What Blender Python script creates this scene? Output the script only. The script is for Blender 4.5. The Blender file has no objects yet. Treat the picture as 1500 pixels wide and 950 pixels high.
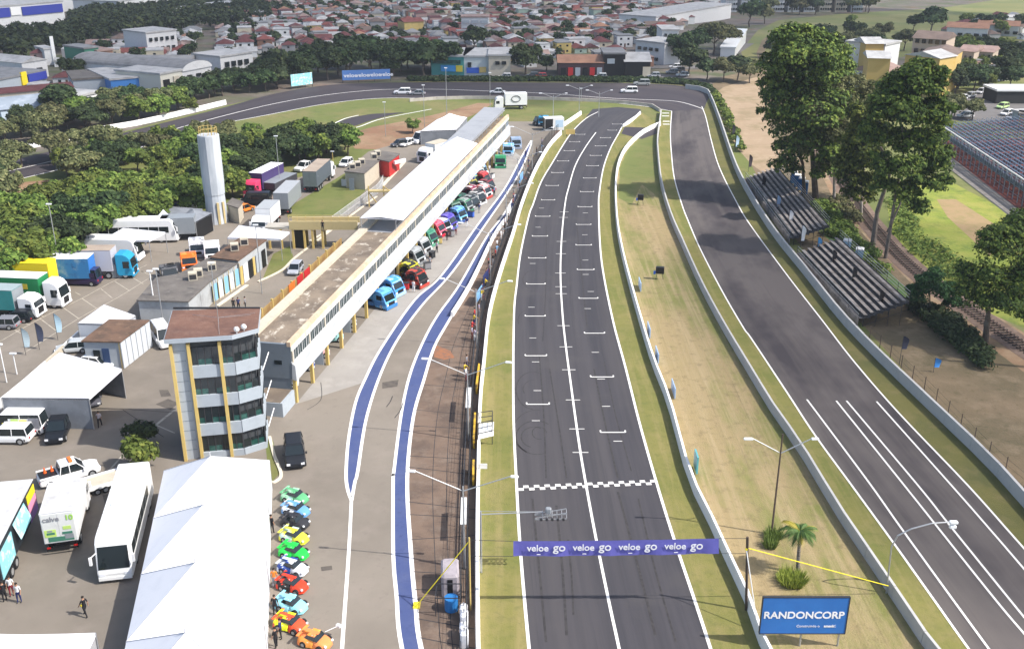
import bpy, math, random
import numpy as np
from mathutils import Vector, Matrix
S=bpy.context.scene
R=math.radians
random.seed(7)
# ---------------------------------------------------------------- camera, world, sun, exposure
F=1500.; H=48.; TH=math.atan(615/1500.)
cam_d=bpy.data.cameras.new('camera'); cam=bpy.data.objects.new('camera',cam_d); S.collection.objects.link(cam); S.camera=cam
cam.location=(0,0,H); cam.rotation_euler=(math.pi/2-TH,0,0)
cam_d.sensor_width=36; cam_d.sensor_fit='HORIZONTAL'; cam_d.lens=36.0*F/1500; cam_d.clip_start=1; cam_d.clip_end=20000
S.render.resolution_x=1024; S.render.resolution_y=648
sun_dir=Vector((0.95,-0.30,0)).normalized(); EL=R(47)
sun_vec=Vector((sun_dir.x*math.cos(EL),sun_dir.y*math.cos(EL),math.sin(EL)))
W=bpy.data.worlds.new('World'); S.world=W; W.use_nodes=True
nt=W.node_tree; bg=nt.nodes['Background']; sky=nt.nodes.new('ShaderNodeTexSky'); sky.sky_type='NISHITA'; sky.sun_disc=False
sky.sun_elevation=EL; sky.sun_rotation=math.atan2(sun_vec.x,sun_vec.y); sky.air_density=1.0; sky.dust_density=2.0
nt.links.new(sky.outputs[0],bg.inputs[0]); bg.inputs[1].default_value=0.135
sl=bpy.data.lights.new('sun','SUN'); sl.energy=3.9; sl.angle=R(0.53); sl.color=(1,.955,.89)
so=bpy.data.objects.new('sun',sl); S.collection.objects.link(so); so.rotation_euler=(-sun_vec).to_track_quat('-Z','Y').to_euler()
S.view_settings.view_transform='Standard'; S.view_settings.look='None'; S.view_settings.exposure=0.71; S.view_settings.gamma=1
# ---------------------------------------------------------------- ground model and pixel -> ground
def TZ(y): return 0. if y<=325 else -.035*(min(y,1100)-325)
_c,_s=math.cos(TH),math.sin(TH)
def G(px,py,z=0.):
    u=(px-750)/F; v=-(py-475)/F
    d=Vector((u,_c+v*_s,-_s+v*_c)); t=(H-z)/-d.z
    p=Vector((0,0,H))+d*t; return Vector((p.x,p.y,z))
def GT(px,py,dz=0.):
    u=(px-750)/F; v=-(py-475)/F; d=Vector((u,_c+v*_s,-_s+v*_c)); z=0.
    for i in range(30):
        t=(H-z-dz)/-d.z; z=z*.5+.5*TZ(d.y*t)
    return Vector((d.x*t,d.y*t,z+dz))
# ---------------------------------------------------------------- materials
MATS={}
def mat(name,col,rough=.85,layers=(),bump=0,bscale=4.,metal=0,spec=.3,coord='pos',emit=None):
    """layers: (colour, scale (float or 3), lo, hi, strength)"""
    if name in MATS: return MATS[name]
    m=bpy.data.materials.new(name); m.use_nodes=True; t=m.node_tree; N=t.nodes; L=t.links
    b=N['Principled BSDF']; b.inputs['Roughness'].default_value=rough; b.inputs['Metallic'].default_value=metal
    b.inputs['Specular IOR Level'].default_value=spec
    m.diffuse_color=(*col,1)
    b.inputs['Base Color'].default_value=(*col,1)
    if layers or bump:
        if coord=='pos': g=N.new('ShaderNodeNewGeometry').outputs['Position']
        elif coord=='uv': g=N.new('ShaderNodeTexCoord').outputs['UV']
        else: g=N.new('ShaderNodeTexCoord').outputs['Object']
        cur=None
        for i,(c2,sc,lo,hi,st) in enumerate(layers):
            mp=N.new('ShaderNodeMapping'); mp.inputs['Scale'].default_value=(sc,)*3 if not hasattr(sc,'__len__') else sc
            mp.inputs['Location'].default_value=(i*7.3,i*3.1,i*1.7); L.new(g,mp.inputs[0])
            n=N.new('ShaderNodeTexNoise'); n.inputs['Scale'].default_value=1; n.inputs['Detail'].default_value=5; n.inputs['Roughness'].default_value=.65; L.new(mp.outputs[0],n.inputs[0])
            mr=N.new('ShaderNodeMapRange'); mr.inputs[1].default_value=lo; mr.inputs[2].default_value=hi; mr.inputs[4].default_value=st; L.new(n.outputs[0],mr.inputs[0])
            mx=N.new('ShaderNodeMix'); mx.data_type='RGBA'; L.new(mr.outputs[0],mx.inputs[0])
            if cur: L.new(cur,mx.inputs[6])
            else: mx.inputs[6].default_value=(*col,1)
            mx.inputs[7].default_value=(*c2,1); cur=mx.outputs[2]
        if cur: L.new(cur,b.inputs['Base Color'])
        if bump:
            n=N.new('ShaderNodeTexNoise'); n.inputs['Scale'].default_value=bscale; n.inputs['Detail'].default_value=4; L.new(g,n.inputs[0])
            bp=N.new('ShaderNodeBump'); bp.inputs['Strength'].default_value=bump; bp.inputs['Distance'].default_value=.1; L.new(n.outputs[0],bp.inputs['Height']); L.new(bp.outputs[0],b.inputs['Normal'])
    MATS[name]=m; return m
def tone(c,k): return tuple(min(1,x*k) for x in c)
def paint(name,col,rough=.4,dirt=.35): return mat(name,col,rough,[(tone(col,.55),1.3,.5,.8,dirt),(tone(col,1.15),5,.55,.75,.3)],coord='obj')
def livery(name,c1,c2,rough=.35): return mat(name,c1,rough,[(c2,(.75,.9,1.1),.535,.55,1.),((.6,.6,.6),(2.2,1.6,2.6),.66,.68,.85),((.015,.015,.018),(1.7,1.3,2.0),.64,.66,.9)],coord='obj')
def plain(name,col,rough=.6): return mat(name,col,rough)
# ---------------------------------------------------------------- mesh helpers
COL=S.collection
class MB:
    def __init__(s): s.v=[];s.f=[];s.m=[];s.uv=[]
    def add(s,vs,fs,mi=0):
        o=len(s.v); s.v+= [tuple(p) for p in vs]; s.f+=[tuple(i+o for i in f) for f in fs]; s.m+= [mi]*len(fs); return s
    def box(s,x0,x1,y0,y1,z0,z1,mi=0,M=None):
        p=[(x0,y0,z0),(x1,y0,z0),(x1,y1,z0),(x0,y1,z0),(x0,y0,z1),(x1,y0,z1),(x1,y1,z1),(x0,y1,z1)]
        if M: p=[M@Vector(q) for q in p]
        return s.add(p,[(3,2,1,0),(4,5,6,7),(0,1,5,4),(1,2,6,5),(2,3,7,6),(3,0,4,7)],mi)
    def bev(s,x0,x1,y0,y1,z0,z1,b,mi=0):   # box with chamfered vertical edges and top
        q=[(x0+b,y0),(x1-b,y0),(x1,y0+b),(x1,y1-b),(x1-b,y1),(x0+b,y1),(x0,y1-b),(x0,y0+b)]
        cx,cy=(x0+x1)/2,(y0+y1)/2
        kx=1-b/max(.01,(x1-x0)/2)*.8; ky=1-b/max(.01,(y1-y0)/2)*.8
        vs=[(x,y,z0) for x,y in q]+[(x,y,z1-b*.8) for x,y in q]+[(cx+(x-cx)*kx,cy+(y-cy)*ky,z1) for x,y in q]
        fs=[]
        for k in range(2):
            for i in range(8): j=(i+1)%8; fs.append((k*8+i,k*8+j,k*8+8+j,k*8+8+i))
        fs.append(tuple(range(16,24))); fs.append(tuple(range(7,-1,-1)))
        return s.add(vs,fs,mi)
    def prism(s,poly,z0,z1,mi=0,top=None):
        n=len(poly); a=sum(poly[i][0]*poly[(i+1)%n][1]-poly[(i+1)%n][0]*poly[i][1] for i in range(n))
        if a<0: poly=poly[::-1]
        vs=[(p[0],p[1],z0) for p in poly]+[(p[0],p[1],z1) for p in poly]
        s.add(vs,[(i,(i+1)%n,n+(i+1)%n,n+i) for i in range(n)]+[tuple(range(n-1,-1,-1))],mi)
        s.add([(p[0],p[1],z1) for p in poly],[tuple(range(n))],mi if top is None else top); return s
    def sheet(s,poly,z,mi=0):
        n=len(poly); a=sum(poly[i][0]*poly[(i+1)%n][1]-poly[(i+1)%n][0]*poly[i][1] for i in range(n))
        if a<0: poly=poly[::-1]
        return s.add([(p[0],p[1],z) for p in poly],[tuple(range(n))],mi)
    def tube(s,p,q,r,n=6,r2=None,mi=0,cap=True):
        p=Vector(p);q=Vector(q); d=(q-p)
        if d.length<1e-6: return s
        d.normalize(); a=d.orthogonal().normalized(); b=d.cross(a); r2=r if r2 is None else r2
        vs=[p+(a*math.cos(2*math.pi*i/n)+b*math.sin(2*math.pi*i/n))*r for i in range(n)]+[q+(a*math.cos(2*math.pi*i/n)+b*math.sin(2*math.pi*i/n))*r2 for i in range(n)]
        fs=[(i,(i+1)%n,n+(i+1)%n,n+i) for i in range(n)]
        if cap: fs+=[tuple(range(n-1,-1,-1)),tuple(range(n,2*n))]
        return s.add(vs,fs,mi)
    def path(s,pts,r,n=6,mi=0):
        for a,b in zip(pts,pts[1:]): s.tube(a,b,r,n,mi=mi)
        return s
    def extr(s,prof,y0,y1,mi=0,y0t=None,y1t=None):  # side profile (x,z) extruded over y
        n=len(prof); a=sum(prof[i][0]*prof[(i+1)%n][1]-prof[(i+1)%n][0]*prof[i][1] for i in range(n))
        if a<0: prof=prof[::-1]
        vs=[(x,y0,z) for x,z in prof]+[(x,y1,z) for x,z in prof]
        return s.add(vs,[((i+1)%n,i,n+i,n+(i+1)%n) for i in range(n)]+[tuple(range(n)),tuple(range(2*n-1,n-1,-1))],mi)
    def ball(s,c,r,n=6,m=4,mi=0):
        r=(r,r,r) if not hasattr(r,'__len__') else r
        vs=[];fs=[]
        for j in range(m+1):
            t=math.pi*j/m
            for i in range(n): a=2*math.pi*i/n; vs.append((c[0]+r[0]*math.sin(t)*math.cos(a),c[1]+r[1]*math.sin(t)*math.sin(a),c[2]+r[2]*math.cos(t)))
        for j in range(m):
            for i in range(n): fs.append((j*n+i,(j+1)*n+i,(j+1)*n+(i+1)%n,j*n+(i+1)%n))
        return s.add(vs,fs,mi)
    def mesh(s,name,mats,smooth=False):
        me=bpy.data.meshes.new(name); me.from_pydata(s.v,[],s.f)
        for m in mats: me.materials.append(m)
        me.polygons.foreach_set('material_index',s.m)
        if s.uv:
            u=me.uv_layers.new(name='UVMap'); flat=[c for l in me.loops for c in s.uv[l.vertex_index]]; u.data.foreach_set('uv',flat)
        if smooth: me.polygons.foreach_set('use_smooth',[True]*len(me.polygons))
        me.update(); return me
    def build(s,name,mats,parent=None,loc=None,rz=None,smooth=False,bevel=0):
        if not hasattr(mats,'__len__'): mats=[mats]
        o=bpy.data.objects.new(name,s.mesh(name,mats,smooth)); COL.objects.link(o)
        if parent: o.parent=parent
        if loc is not None: o.location=loc
        if rz is not None: o.rotation_euler=(0,0,rz)
        if bevel:
            b=o.modifiers.new('bevel','BEVEL'); b.width=bevel; b.segments=2; b.limit_method='ANGLE'
        return o
def tag(o,label,cat,group=None,kind=None):
    if label: o['label']=label
    if cat: o['category']=cat
    if group: o['group']=group
    if kind: o['kind']=kind
    return o
def structure(o): o['kind']='structure'; return o
def thing(name,label,cat,loc=(0,0,0),rz=0,group=None):
    o=bpy.data.objects.new(name,None); COL.objects.link(o); o.location=loc; o.rotation_euler=(0,0,rz); o.empty_display_size=.3
    return tag(o,label,cat,group)
def dup(root,loc=None,rz=None,label=None,group=None,scale=None,swap=None):
    def cp(o,par):
        c=o.copy(); COL.objects.link(c)
        if par: c.parent=par; c.matrix_parent_inverse=o.matrix_parent_inverse.copy()
        if swap and c.type=='MESH':
            for i,sl_ in enumerate(c.material_slots):
                nm=sl_.material.name if sl_.material else ''
                if nm in swap: sl_.link='OBJECT'; sl_.material=swap[nm]
        for k in kids.get(o.name,()): cp(k,c)
        return c
    kids={}
    def walk(o):
        kids[o.name]=list(o.children)
        for k in o.children: walk(k)
    walk(root); r=cp(root,None)
    if loc is not None: r.location=loc
    if rz is not None: r.rotation_euler=(0,0,rz)
    if scale is not None: r.scale=scale if hasattr(scale,'__len__') else (scale,)*3
    if label: r['label']=label
    if group: r['group']=group
    return r
def kid(mesh,name,parent,loc=(0,0,0),rz=0,scale=None):
    o=bpy.data.objects.new(name,mesh); COL.objects.link(o); o.parent=parent; o.location=loc; o.rotation_euler=(0,0,rz)
    if scale: o.scale=scale
    return o
def text(s,size,m,name,parent,loc,rot,extr=.01,sx=1,bold=0,align='LEFT'):
    c=bpy.data.curves.new(name,'FONT'); c.body=s; c.size=size; c.extrude=extr; c.offset=bold; c.align_x=align
    t=bpy.data.objects.new(name+'_t',c); COL.objects.link(t); bpy.context.view_layer.update()
    me=bpy.data.meshes.new_from_object(t.evaluated_get(bpy.context.evaluated_depsgraph_get())); bpy.data.objects.remove(t)
    me.materials.clear(); me.materials.append(m); me.name=name
    o=bpy.data.objects.new(name,me); COL.objects.link(o); o.parent=parent; o.location=loc; o.rotation_euler=rot; o.scale=(sx,1,1); return o
def smooth_line(pts,n=8):
    P=[Vector(p) for p in pts]; out=[]
    for i in range(len(P)-1):
        p0=P[max(i-1,0)];p1=P[i];p2=P[i+1];p3=P[min(i+2,len(P)-1)]
        for k in range(n):
            t=k/n; out.append(.5*((2*p1)+(p2-p0)*t+(2*p0-5*p1+4*p2-p3)*t*t+(3*p1-p0-3*p2+p3)*t**3))
    out.append(P[-1]); return out
def line(px,n=6,z=0.): return [Vector((p.x,p.y,z)) for p in smooth_line([G(*p) for p in px],n)]
def resample(pts,n):
    d=[0.]
    for a,b in zip(pts,pts[1:]): d.append(d[-1]+(b-a).length)
    out=[];j=0
    for i in range(n):
        t=d[-1]*i/(n-1)
        while j<len(d)-2 and d[j+1]<t: j+=1
        k=(t-d[j])/max(1e-6,d[j+1]-d[j]); out.append(pts[j].lerp(pts[j+1],k))
    return out
def ribbon(mb,pts,w,z,mi=0,off=0.):
    """flat painted line of width w centred off metres to the left of the polyline"""
    n=len(pts); vs=[]
    for i,p in enumerate(pts):
        d=(pts[min(i+1,n-1)]-pts[max(i-1,0)]); d.z=0; d.normalize(); nrm=Vector((-d.y,d.x,0))
        for k in (off+w/2,off-w/2): q=p+nrm*k; vs.append((q.x,q.y,z))
    return mb.add(vs,[(2*i,2*i+1,2*i+3,2*i+2) for i in range(n-1)],mi)
def strip(mb,A,B,z,n=80,mi=0):
    """sheet between two polylines, with uv u across / v along in metres"""
    A=resample(A,n);B=resample(B,n); o=len(mb.v); d=0
    vs=[]
    for i in range(n):
        if i: d+=((A[i]+B[i])/2-(A[i-1]+B[i-1])/2).length
        w=(A[i]-B[i]).length
        for k in range(5):
            p=A[i].lerp(B[i],k/4); vs.append((p.x,p.y,z)); mb.uv.append((k/4*w,d))
    fs=[(i*5+k,(i+1)*5+k,(i+1)*5+k+1,i*5+k+1) for i in range(n-1) for k in range(4)]
    return mb.add(vs,fs,mi)
def wall_along(pts,w,z0,z1,mats,name,label,cat,seg=4.0,group=None,pname='wall_panel'):
    """free-standing wall cut into panels with open joints"""
    root=thing(name,label,cat,tuple(pts[0]),0,group)
    d=0
    tot=sum((b-a).length for a,b in zip(pts,pts[1:])); n=max(2,int(tot/seg)+1); Q=resample(pts,n)
    for i in range(n-1):
        a,b=Q[i],Q[i+1]; t=(b-a).normalized(); nr=Vector((-t.y,t.x,0)); a2=a+t*.02; b2=b-t*.02
        mb=MB(); h=z1+random.uniform(-.012,.012)
        prof=[(-w*.65,z0),(-w*.62,z0+.12),(-w*.4,h-.03),(-w*.36,h),(w*.36,h),(w*.4,h-.03),(w*.62,z0+.12),(w*.65,z0)]
        vs=[a2-pts[0]+nr*x+Vector((0,0,z)) for x,z in prof]+[b2-pts[0]+nr*x+Vector((0,0,z)) for x,z in prof]; m=len(prof)
        mb.add(vs,[(k,k+1,m+k+1,m+k) for k in range(m-1)]+[tuple(range(m-1,-1,-1)),tuple(range(m,2*m))],0)
        mb.build(pname,mats,root)
    return root

# ---------------------------------------------------------------- clouds high above, outside the view: the photograph shows their shade on the town and the right foreground
def cloud(name,gx,gy,rx,ry,alt,dens,seed):
    c=Vector((gx,gy,0))+sun_vec*(alt/sun_vec.z); q=random.Random(seed); m=bpy.data.materials.new(name+'_vapour'); m.use_nodes=True; t=m.node_tree; N=t.nodes; L=t.links; N.remove(N['Principled BSDF'])
    g=N.new('ShaderNodeTexCoord'); n=N.new('ShaderNodeTexNoise'); n.inputs['Scale'].default_value=.018; n.inputs['Detail'].default_value=4; L.new(g.outputs['Object'],n.inputs[0]); mr=N.new('ShaderNodeMapRange'); mr.inputs[1].default_value=.32; mr.inputs[2].default_value=.58; mr.inputs[3].default_value=dens*.35; mr.inputs[4].default_value=dens; L.new(n.outputs[0],mr.inputs[0])
    d=N.new('ShaderNodeBsdfDiffuse'); d.inputs[0].default_value=(.95,.95,.95,1); tl=N.new('ShaderNodeBsdfTranslucent'); tl.inputs[0].default_value=(.95,.95,.95,1); a=N.new('ShaderNodeMixShader'); L.new(d.outputs[0],a.inputs[1]); L.new(tl.outputs[0],a.inputs[2]); tp=N.new('ShaderNodeBsdfTransparent'); b=N.new('ShaderNodeMixShader'); L.new(mr.outputs[0],b.inputs[0]); L.new(tp.outputs[0],b.inputs[1]); L.new(a.outputs[0],b.inputs[2]); L.new(b.outputs[0],N['Material Output'].inputs[0])
    mb=MB(); mb.ball((0,0,0),(rx,ry,22),32,10)
    mb.v=[(x*(1+.12*math.sin(x*.05+y*.03+seed)),y*(1+.12*math.sin(x*.04+seed*2)),z*(1+.4*math.sin(x*.06+y*.07))) for x,y,z in mb.v]
    o=mb.build(name,m,loc=c,smooth=True); o['kind']='structure'; return o
cloud('cloud',-150,610,430,345,420,.47,1)
cloud('cloud',70,105,48,62,420,.30,2)
# ---------------------------------------------------------------- ground surfaces
PAD=mat('paddock_asphalt',(.225,.195,.160),.9,[((.160,.138,.113),.035,.42,.60,.8),((.27,.23,.195),.25,.5,.75,.5),((.16,.132,.112),(1.6),.56,.7,.35)],bump=.15,bscale=30)
PITC=mat('pit_concrete',(.31,.29,.265),.9,[((.22,.20,.18),.12,.45,.65,.6),((.40,.375,.345),.5,.5,.75,.5)],bump=.1,bscale=20)
TRK=mat('track_asphalt',(.054,.050,.056),.8,[((.036,.034,.040),(.9,.02,1),.40,.62,.9),((.078,.070,.070),(.35,.012,1),.45,.7,.6),((.030,.028,.032),(2.2,.03,1),.58,.72,.6),((.072,.066,.064),(.12,.12,1),.55,.66,.35)],coord='uv',spec=.35)
TRK2=mat('old_track_asphalt',(.098,.084,.080),.85,[((.036,.030,.034),(.05,.022,1),.45,.58,.92),((.13,.112,.10),(.35,.015,1),.45,.7,.6),((.05,.042,.044),(1.3,.02,1),.55,.7,.5)],coord='uv')
TRK3=mat('oval_asphalt',(.052,.044,.050),.85,[((.038,.032,.038),(.12,.02,1),.42,.62,.8),((.12,.098,.082),(.2,.01,1),.55,.75,.5)],coord='uv')
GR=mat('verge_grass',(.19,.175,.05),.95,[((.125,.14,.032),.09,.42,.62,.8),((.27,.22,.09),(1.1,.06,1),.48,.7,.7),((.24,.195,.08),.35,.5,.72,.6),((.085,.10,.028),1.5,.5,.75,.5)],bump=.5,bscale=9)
DRY=mat('dry_grass',(.285,.218,.108),.95,[((.155,.165,.042),(.13,.035,1),.44,.58,.9),((.35,.27,.15),(1.3,.035,1),.46,.66,.7),((.16,.13,.06),(1.7,.03,1),.56,.7,.5),((.30,.22,.12),.3,.5,.72,.6),((.13,.10,.05),1.1,.52,.75,.6)],bump=.6,bscale=7)
GRN=mat('green_grass',(.13,.15,.04),.95,[((.19,.165,.065),.07,.45,.62,.8),((.09,.115,.03),.5,.5,.7,.6)],bump=.5,bscale=8)
DIRT=mat('red_soil',(.22,.12,.07),.95,[((.30,.20,.12),.08,.42,.6,.8),((.15,.12,.06),.4,.5,.7,.7)],bump=.5,bscale=5)
DIRT2=mat('trackside_dirt',(.185,.135,.08),.95,[((.10,.085,.045),.07,.42,.6,.7),((.27,.20,.13),.3,.5,.7,.6),((.08,.07,.03),1.2,.55,.72,.6)],bump=.7,bscale=5)
PLAT=mat('platform_paving',(.17,.118,.086),.9,[((.085,.062,.05),.2,.45,.62,.7),((.21,.165,.13),.8,.5,.7,.5),((.06,.045,.04),(.5,3.,1),.6,.7,.6)],bump=.2,bscale=6)
BASE=mat('town_ground',(.12,.10,.085),.95,[((.075,.09,.035),.035,.45,.58,.9),((.2,.17,.145),.09,.5,.66,.7),((.17,.095,.06),.06,.55,.7,.7)])
WHT=mat('road_paint_white',(.78,.76,.72),.7,[((.45,.42,.38),2.5,.55,.75,.6)])
YELP=mat('road_paint_faded',(.42,.38,.31),.8,[((.2,.17,.14),2,.45,.7,.8)])
BLU=mat('road_paint_blue',(.058,.080,.195),.75,[((.09,.11,.21),.4,.45,.7,.6),((.03,.04,.11),2,.55,.75,.5)])
RUB=mat('tyre_rubber_mark',(.035,.032,.033),.85,[((.055,.05,.05),2,.4,.6,.9)])
WALLW=mat('wall_white_paint',(.80,.79,.77),.8,[((.55,.54,.53),.5,.55,.8,.5),((.45,.43,.41),2.2,.62,.8,.5)])
WALLG=mat('wall_grey_paint',(.45,.44,.42),.85,[((.33,.32,.31),.5,.5,.75,.6),((.30,.29,.28),2.2,.6,.8,.5)])
CONC=mat('raw_concrete',(.42,.39,.34),.9,[((.25,.22,.18),.7,.45,.7,.7)],bump=.2)

# terrain sheet: flat circuit, then falling gently towards the town
xs=[-1600,-900,-500,-300,-180,-100,0,100,180,300,500,900,1600]; ys=[-150,0,60,150,240,325,450,600,800,1100,1700,2600,4500]
mb=MB(); mb.add([(x,y,TZ(y)) for y in ys for x in xs],[(j*13+i,j*13+i+1,(j+1)*13+i+1,(j+1)*13+i) for j in range(12) for i in range(12)])
structure(mb.build('ground',BASE))
def area(name,px,m,k,pts=None):
    mb=MB(); P=pts or [G(*p) for p in px]; mb.sheet([(p[0],p[1]) for p in P],.004*k); return structure(mb.build(name,m))
# --- circuit grass base, everything inside the outer walls
area('infield_grass',[(-300,1400),(-900,260),(60,228),(160,198),(330,155),(430,132),(520,124),(620,119),(1000,121),(1050,136),(1190,200),(1800,330),(2400,1300)],GRN,1)
area('red_soil',[(505,199),(545,186),(600,176),(645,166),(700,151),(722,152),(695,168),(655,184),(640,200),(600,214),(560,219),(520,218)],DIRT,2)
area('red_soil',[(-80,290),(20,268),(90,262),(150,275),(110,296),(20,305),(-80,330)],DIRT,2)
area('dirt_verge',[(1033,130),(1062,146),(1090,220),(1130,300),(1180,370),(1250,460),(1340,560),(1470,690),(1560,790),(2300,1300),(2300,700),(1900,560),(1560,520),(1420,450),(1330,400),(1290,340),(1230,270),(1200,200),(1160,110),(1110,100),(1060,112)],DIRT2,2)
area('orange_soil',[(1045,138),(1060,128),(1110,112),(1140,118),(1120,150),(1130,190),(1150,240),(1130,262),(1100,240),(1078,215)],mat('pale_red_soil',(.33,.24,.155),.95,[((.22,.17,.09),.1,.45,.6,.8),((.42,.32,.22),.4,.5,.7,.6)]),3)
area('green_scrub',[(1185,300),(1215,300),(1290,385),(1345,440),(1420,500),(1450,520),(1440,540),(1395,505),(1330,440),(1275,398),(1200,340)],mat('scrub_grass',(.07,.13,.035),.95,[((.13,.13,.05),.3,.45,.65,.8)],bump=.6),3)
area('median_dry_grass',None,DRY,2,[G(*p) for p in [(967,182),(942,194),(918,218),(906,242),(902,268),(903,330),(913,379),(934,440),(956,532),(980,593),(1009,700),(1033,748),(1060,812),(1119,950),(1200,1200),(1500,1200),(1359,950),(1290,847),(1194,700),(1132,604),(1100,551),(1025,417),(983,321),(967,256),(964,215)]])
area('median_green_grass',[(967,184),(945,194),(921,218),(908,245),(906,290),(925,300),(940,270),(966,290),(968,256),(964,215)],GRN,3)
# --- paddock
area('paddock',[(-500,1300),(-500,460),(0,432),(60,424),(140,398),(170,372),(240,345),(300,325),(350,300),(375,285),(430,262),(520,238),(540,222),(600,205),(650,196),(700,185),(745,178),(790,178),(822,196),(805,215),(783,254),(751,347),(717,460),(703,593),(700,716),(699,800),(700,950),(705,1300)],PAD,3)
area('lawn',[(420,318),(500,316),(552,262),(552,258),(505,254),(425,302)],GRN,4)
area('lawn',[(385,408),(413,398),(430,378),(425,360),(400,372)],GRN,4)
def xyl(px,n=6,z=0): return line(px,n,z)
band1L=xyl([(515,733),(509,715),(507,690),(511,640),(521,589),(535,555),(559,509),(607,440),(647,403),(700,329),(740,275),(764,230),(778,206)])
band1R=xyl([(515,733),(520,705),(524,690),(537,611),(559,544),(585,493),(620,445),(663,403-5),(711,329),(748,275),(767,241),(780,206)])
band2L=xyl([(640,1150),(589,950),(581,873),(576,807),(576,700),(577,690),(588,605),(601,547),(620,500),(641,462),(673,417),(713,347),(735,318),(755,285)])
band2R=xyl([(665,1150),(615,950),(607,887),(600,807),(595,700),(604,611),(620,555),(635,508),(655,472),(687,417),(721,347),(743,318),(759,285)])
# concrete apron in front of the garages
mb=MB(); strip(mb,[G(*p) for p in [(433,592),(745,216)]],[G(*p) for p in[(533,560),(560,509),(607,440),(647,400),(700,329),(740,275),(764,230)]],.016,60); structure(mb.build('pit_apron',PITC))
mb=MB(); strip(mb,band1L[1:-1],band1R[1:-1],.018,140); structure(mb.build('blue_pit_line',BLU))
mb=MB(); strip(mb,band2L,band2R,.018,140); structure(mb.build('blue_pit_line',BLU))
mb=MB(); ribbon(mb,band1L,.3,.022); ribbon(mb,band1R,.3,.022); ribbon(mb,band2L,.3,.022); ribbon(mb,band2R,.34,.022,off=-.1)
ribbon(mb,xyl([(515,728),(511,807),(501,950),(485,1200)]),.28,.024)
structure(mb.build('pit_lane_white_lines',WHT))
# platform between pit wall and fence
plL=xyl([(670,1150),(618,950),(610,887),(603,807),(598,700),(607,611),(623,555),(638,508),(658,472),(690,417),(724,347),(746,318),(762,285),(790,235),(815,190)])
plR=xyl([(706,1150),(700,950),(699,800),(700,716),(703,593),(709,532),(717,460),(735,395),(751,347),(764,302),(783,254),(805,215),(822,190)])
mb=MB(); strip(mb,plL,plR,.02,160); structure(mb.build('pit_wall_platform',PLAT))
# --- verge left of the track, main straight, verges
wl=xyl([(708,1200),(700,950),(699,800),(700,716),(703,593),(709,532),(717,460),(735,395),(751,347),(764,302),(783,254),(805,215),(822,196),(849,168)])
tl=xyl([(800,1200),(775,950),(763,815),(757,716),(752,593),(753,460),(757,417),(763,369),(775,315),(781,299),(792,268),(807,242),(836,196),(858,174),(876,164)])
tr=xyl([(1120,1200),(1041,950),(1015,871),(987,788),(963,711),(937,620),(916,537),(898,470),(884,401),(879,358),(877,305),(878,282),(884,246),(894,218),(906,196),(915,181),(932,169),(938,163)])
tc=xyl([(960,1200),(907,950),(892,881),(873,788),(857,702),(847,641),(836,561),(829,508),(824,460),(821,400),(823,345),(828,297),(833,275),(843,242),(858,215),(873,194)])
mb=MB(); strip(mb,wl,tl,.012,120); structure(mb.build('grass_verge',GR))
mlw=xyl([(1250,1200),(1119,950),(1111,927),(1077,839),(1060,812),(1033,748),(1009,700),(980,593),(956,532),(934,458),(924,422),(913,379),(905,337),(902,297),(902,268),(906,242),(918,218),(942,194),(967,182)])
mb=MB(); strip(mb,tr,mlw,.012,120); structure(mb.build('grass_verge',GR))
mb=MB(); strip(mb,tl,tr,.02,150); structure(mb.build('main_straight',TRK))
area('track_link',[(876,164),(858,172),(868,160),(905,157),(938,160),(940,165),(920,178),(905,192)],TRK,4)
area('track_crossing',[(910,196),(915,186),(945,187),(962,186),(962,196),(940,204)],TRK3,4.5)
mb=MB(); 
for L_ in (tl,tr): ribbon(mb,L_,.24,.028)
ribbon(mb,tc,.22,.028)
# finish line chequers
f0=G(759,715);f1=G(961,706); n=26
dv=(f1-f0)/n; nv=Vector((-dv.y,dv.x,0)).normalized()*.42
for i in range(n):
    for k in (0,1):
        if (i+k)%2==0:
            a=f0+dv*i+nv*(k-1); b=a+dv; mb.add([(a.x,a.y,.032),(b.x,b.y,.032),(b.x+nv.x,b.y+nv.y,.032),(a.x+nv.x,a.y+nv.y,.032)],[(0,1,2,3)])
# grid boxes
def slot(cx,cy,wpx,foot=True,th=.16):
    a=G(cx-wpx/2,cy+1);b=G(cx+wpx/2,cy-1); y=(a.y+b.y)/2
    mb.sheet([(a.x,y-th/2),(b.x,y-th/2),(b.x,y+th/2),(a.x,y+th/2)],.028)
    if foot:
        for x in (a.x,b.x): mb.sheet([(x-.07,y),(x+.07,y),(x+.07,y+.42),(x-.07,y+.42)],.0285)
for c in [(788,592,33),(785,521,31),(784,463,29),(785,416,27),(787,378,25),(791,346,22),(795,317,21),(803,293,19),(809,272,18),(817,253,17),(825,236,16),(834,221,15),(842,208,14),(850,197,13),
          (898,633,36),(882,552,33),(871,488,29),(862,437,27),(858,395,24),(855,359,22),(855,329,21),(857,303,20),(860,281,19),(864,261,18),(868,243,17),(873,228,16),(880,214,15),(887,202,14),(897,191,12),(904,182,12)]: slot(*c)
rr=random.Random(3)
for (x,y) in [(786,616),(787,572),(785,530),(780,495),(778,388+62),(782,350+36),(790,333),(792,305),(906,646),(889,595),(870,516),(861,452),(864,427),(858,402),(857,381),(858,344),(857,312),(879,655-100)]:
    slot(x+rr.uniform(-2,2),y,11*(y+140)/700,False,.1)
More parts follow.
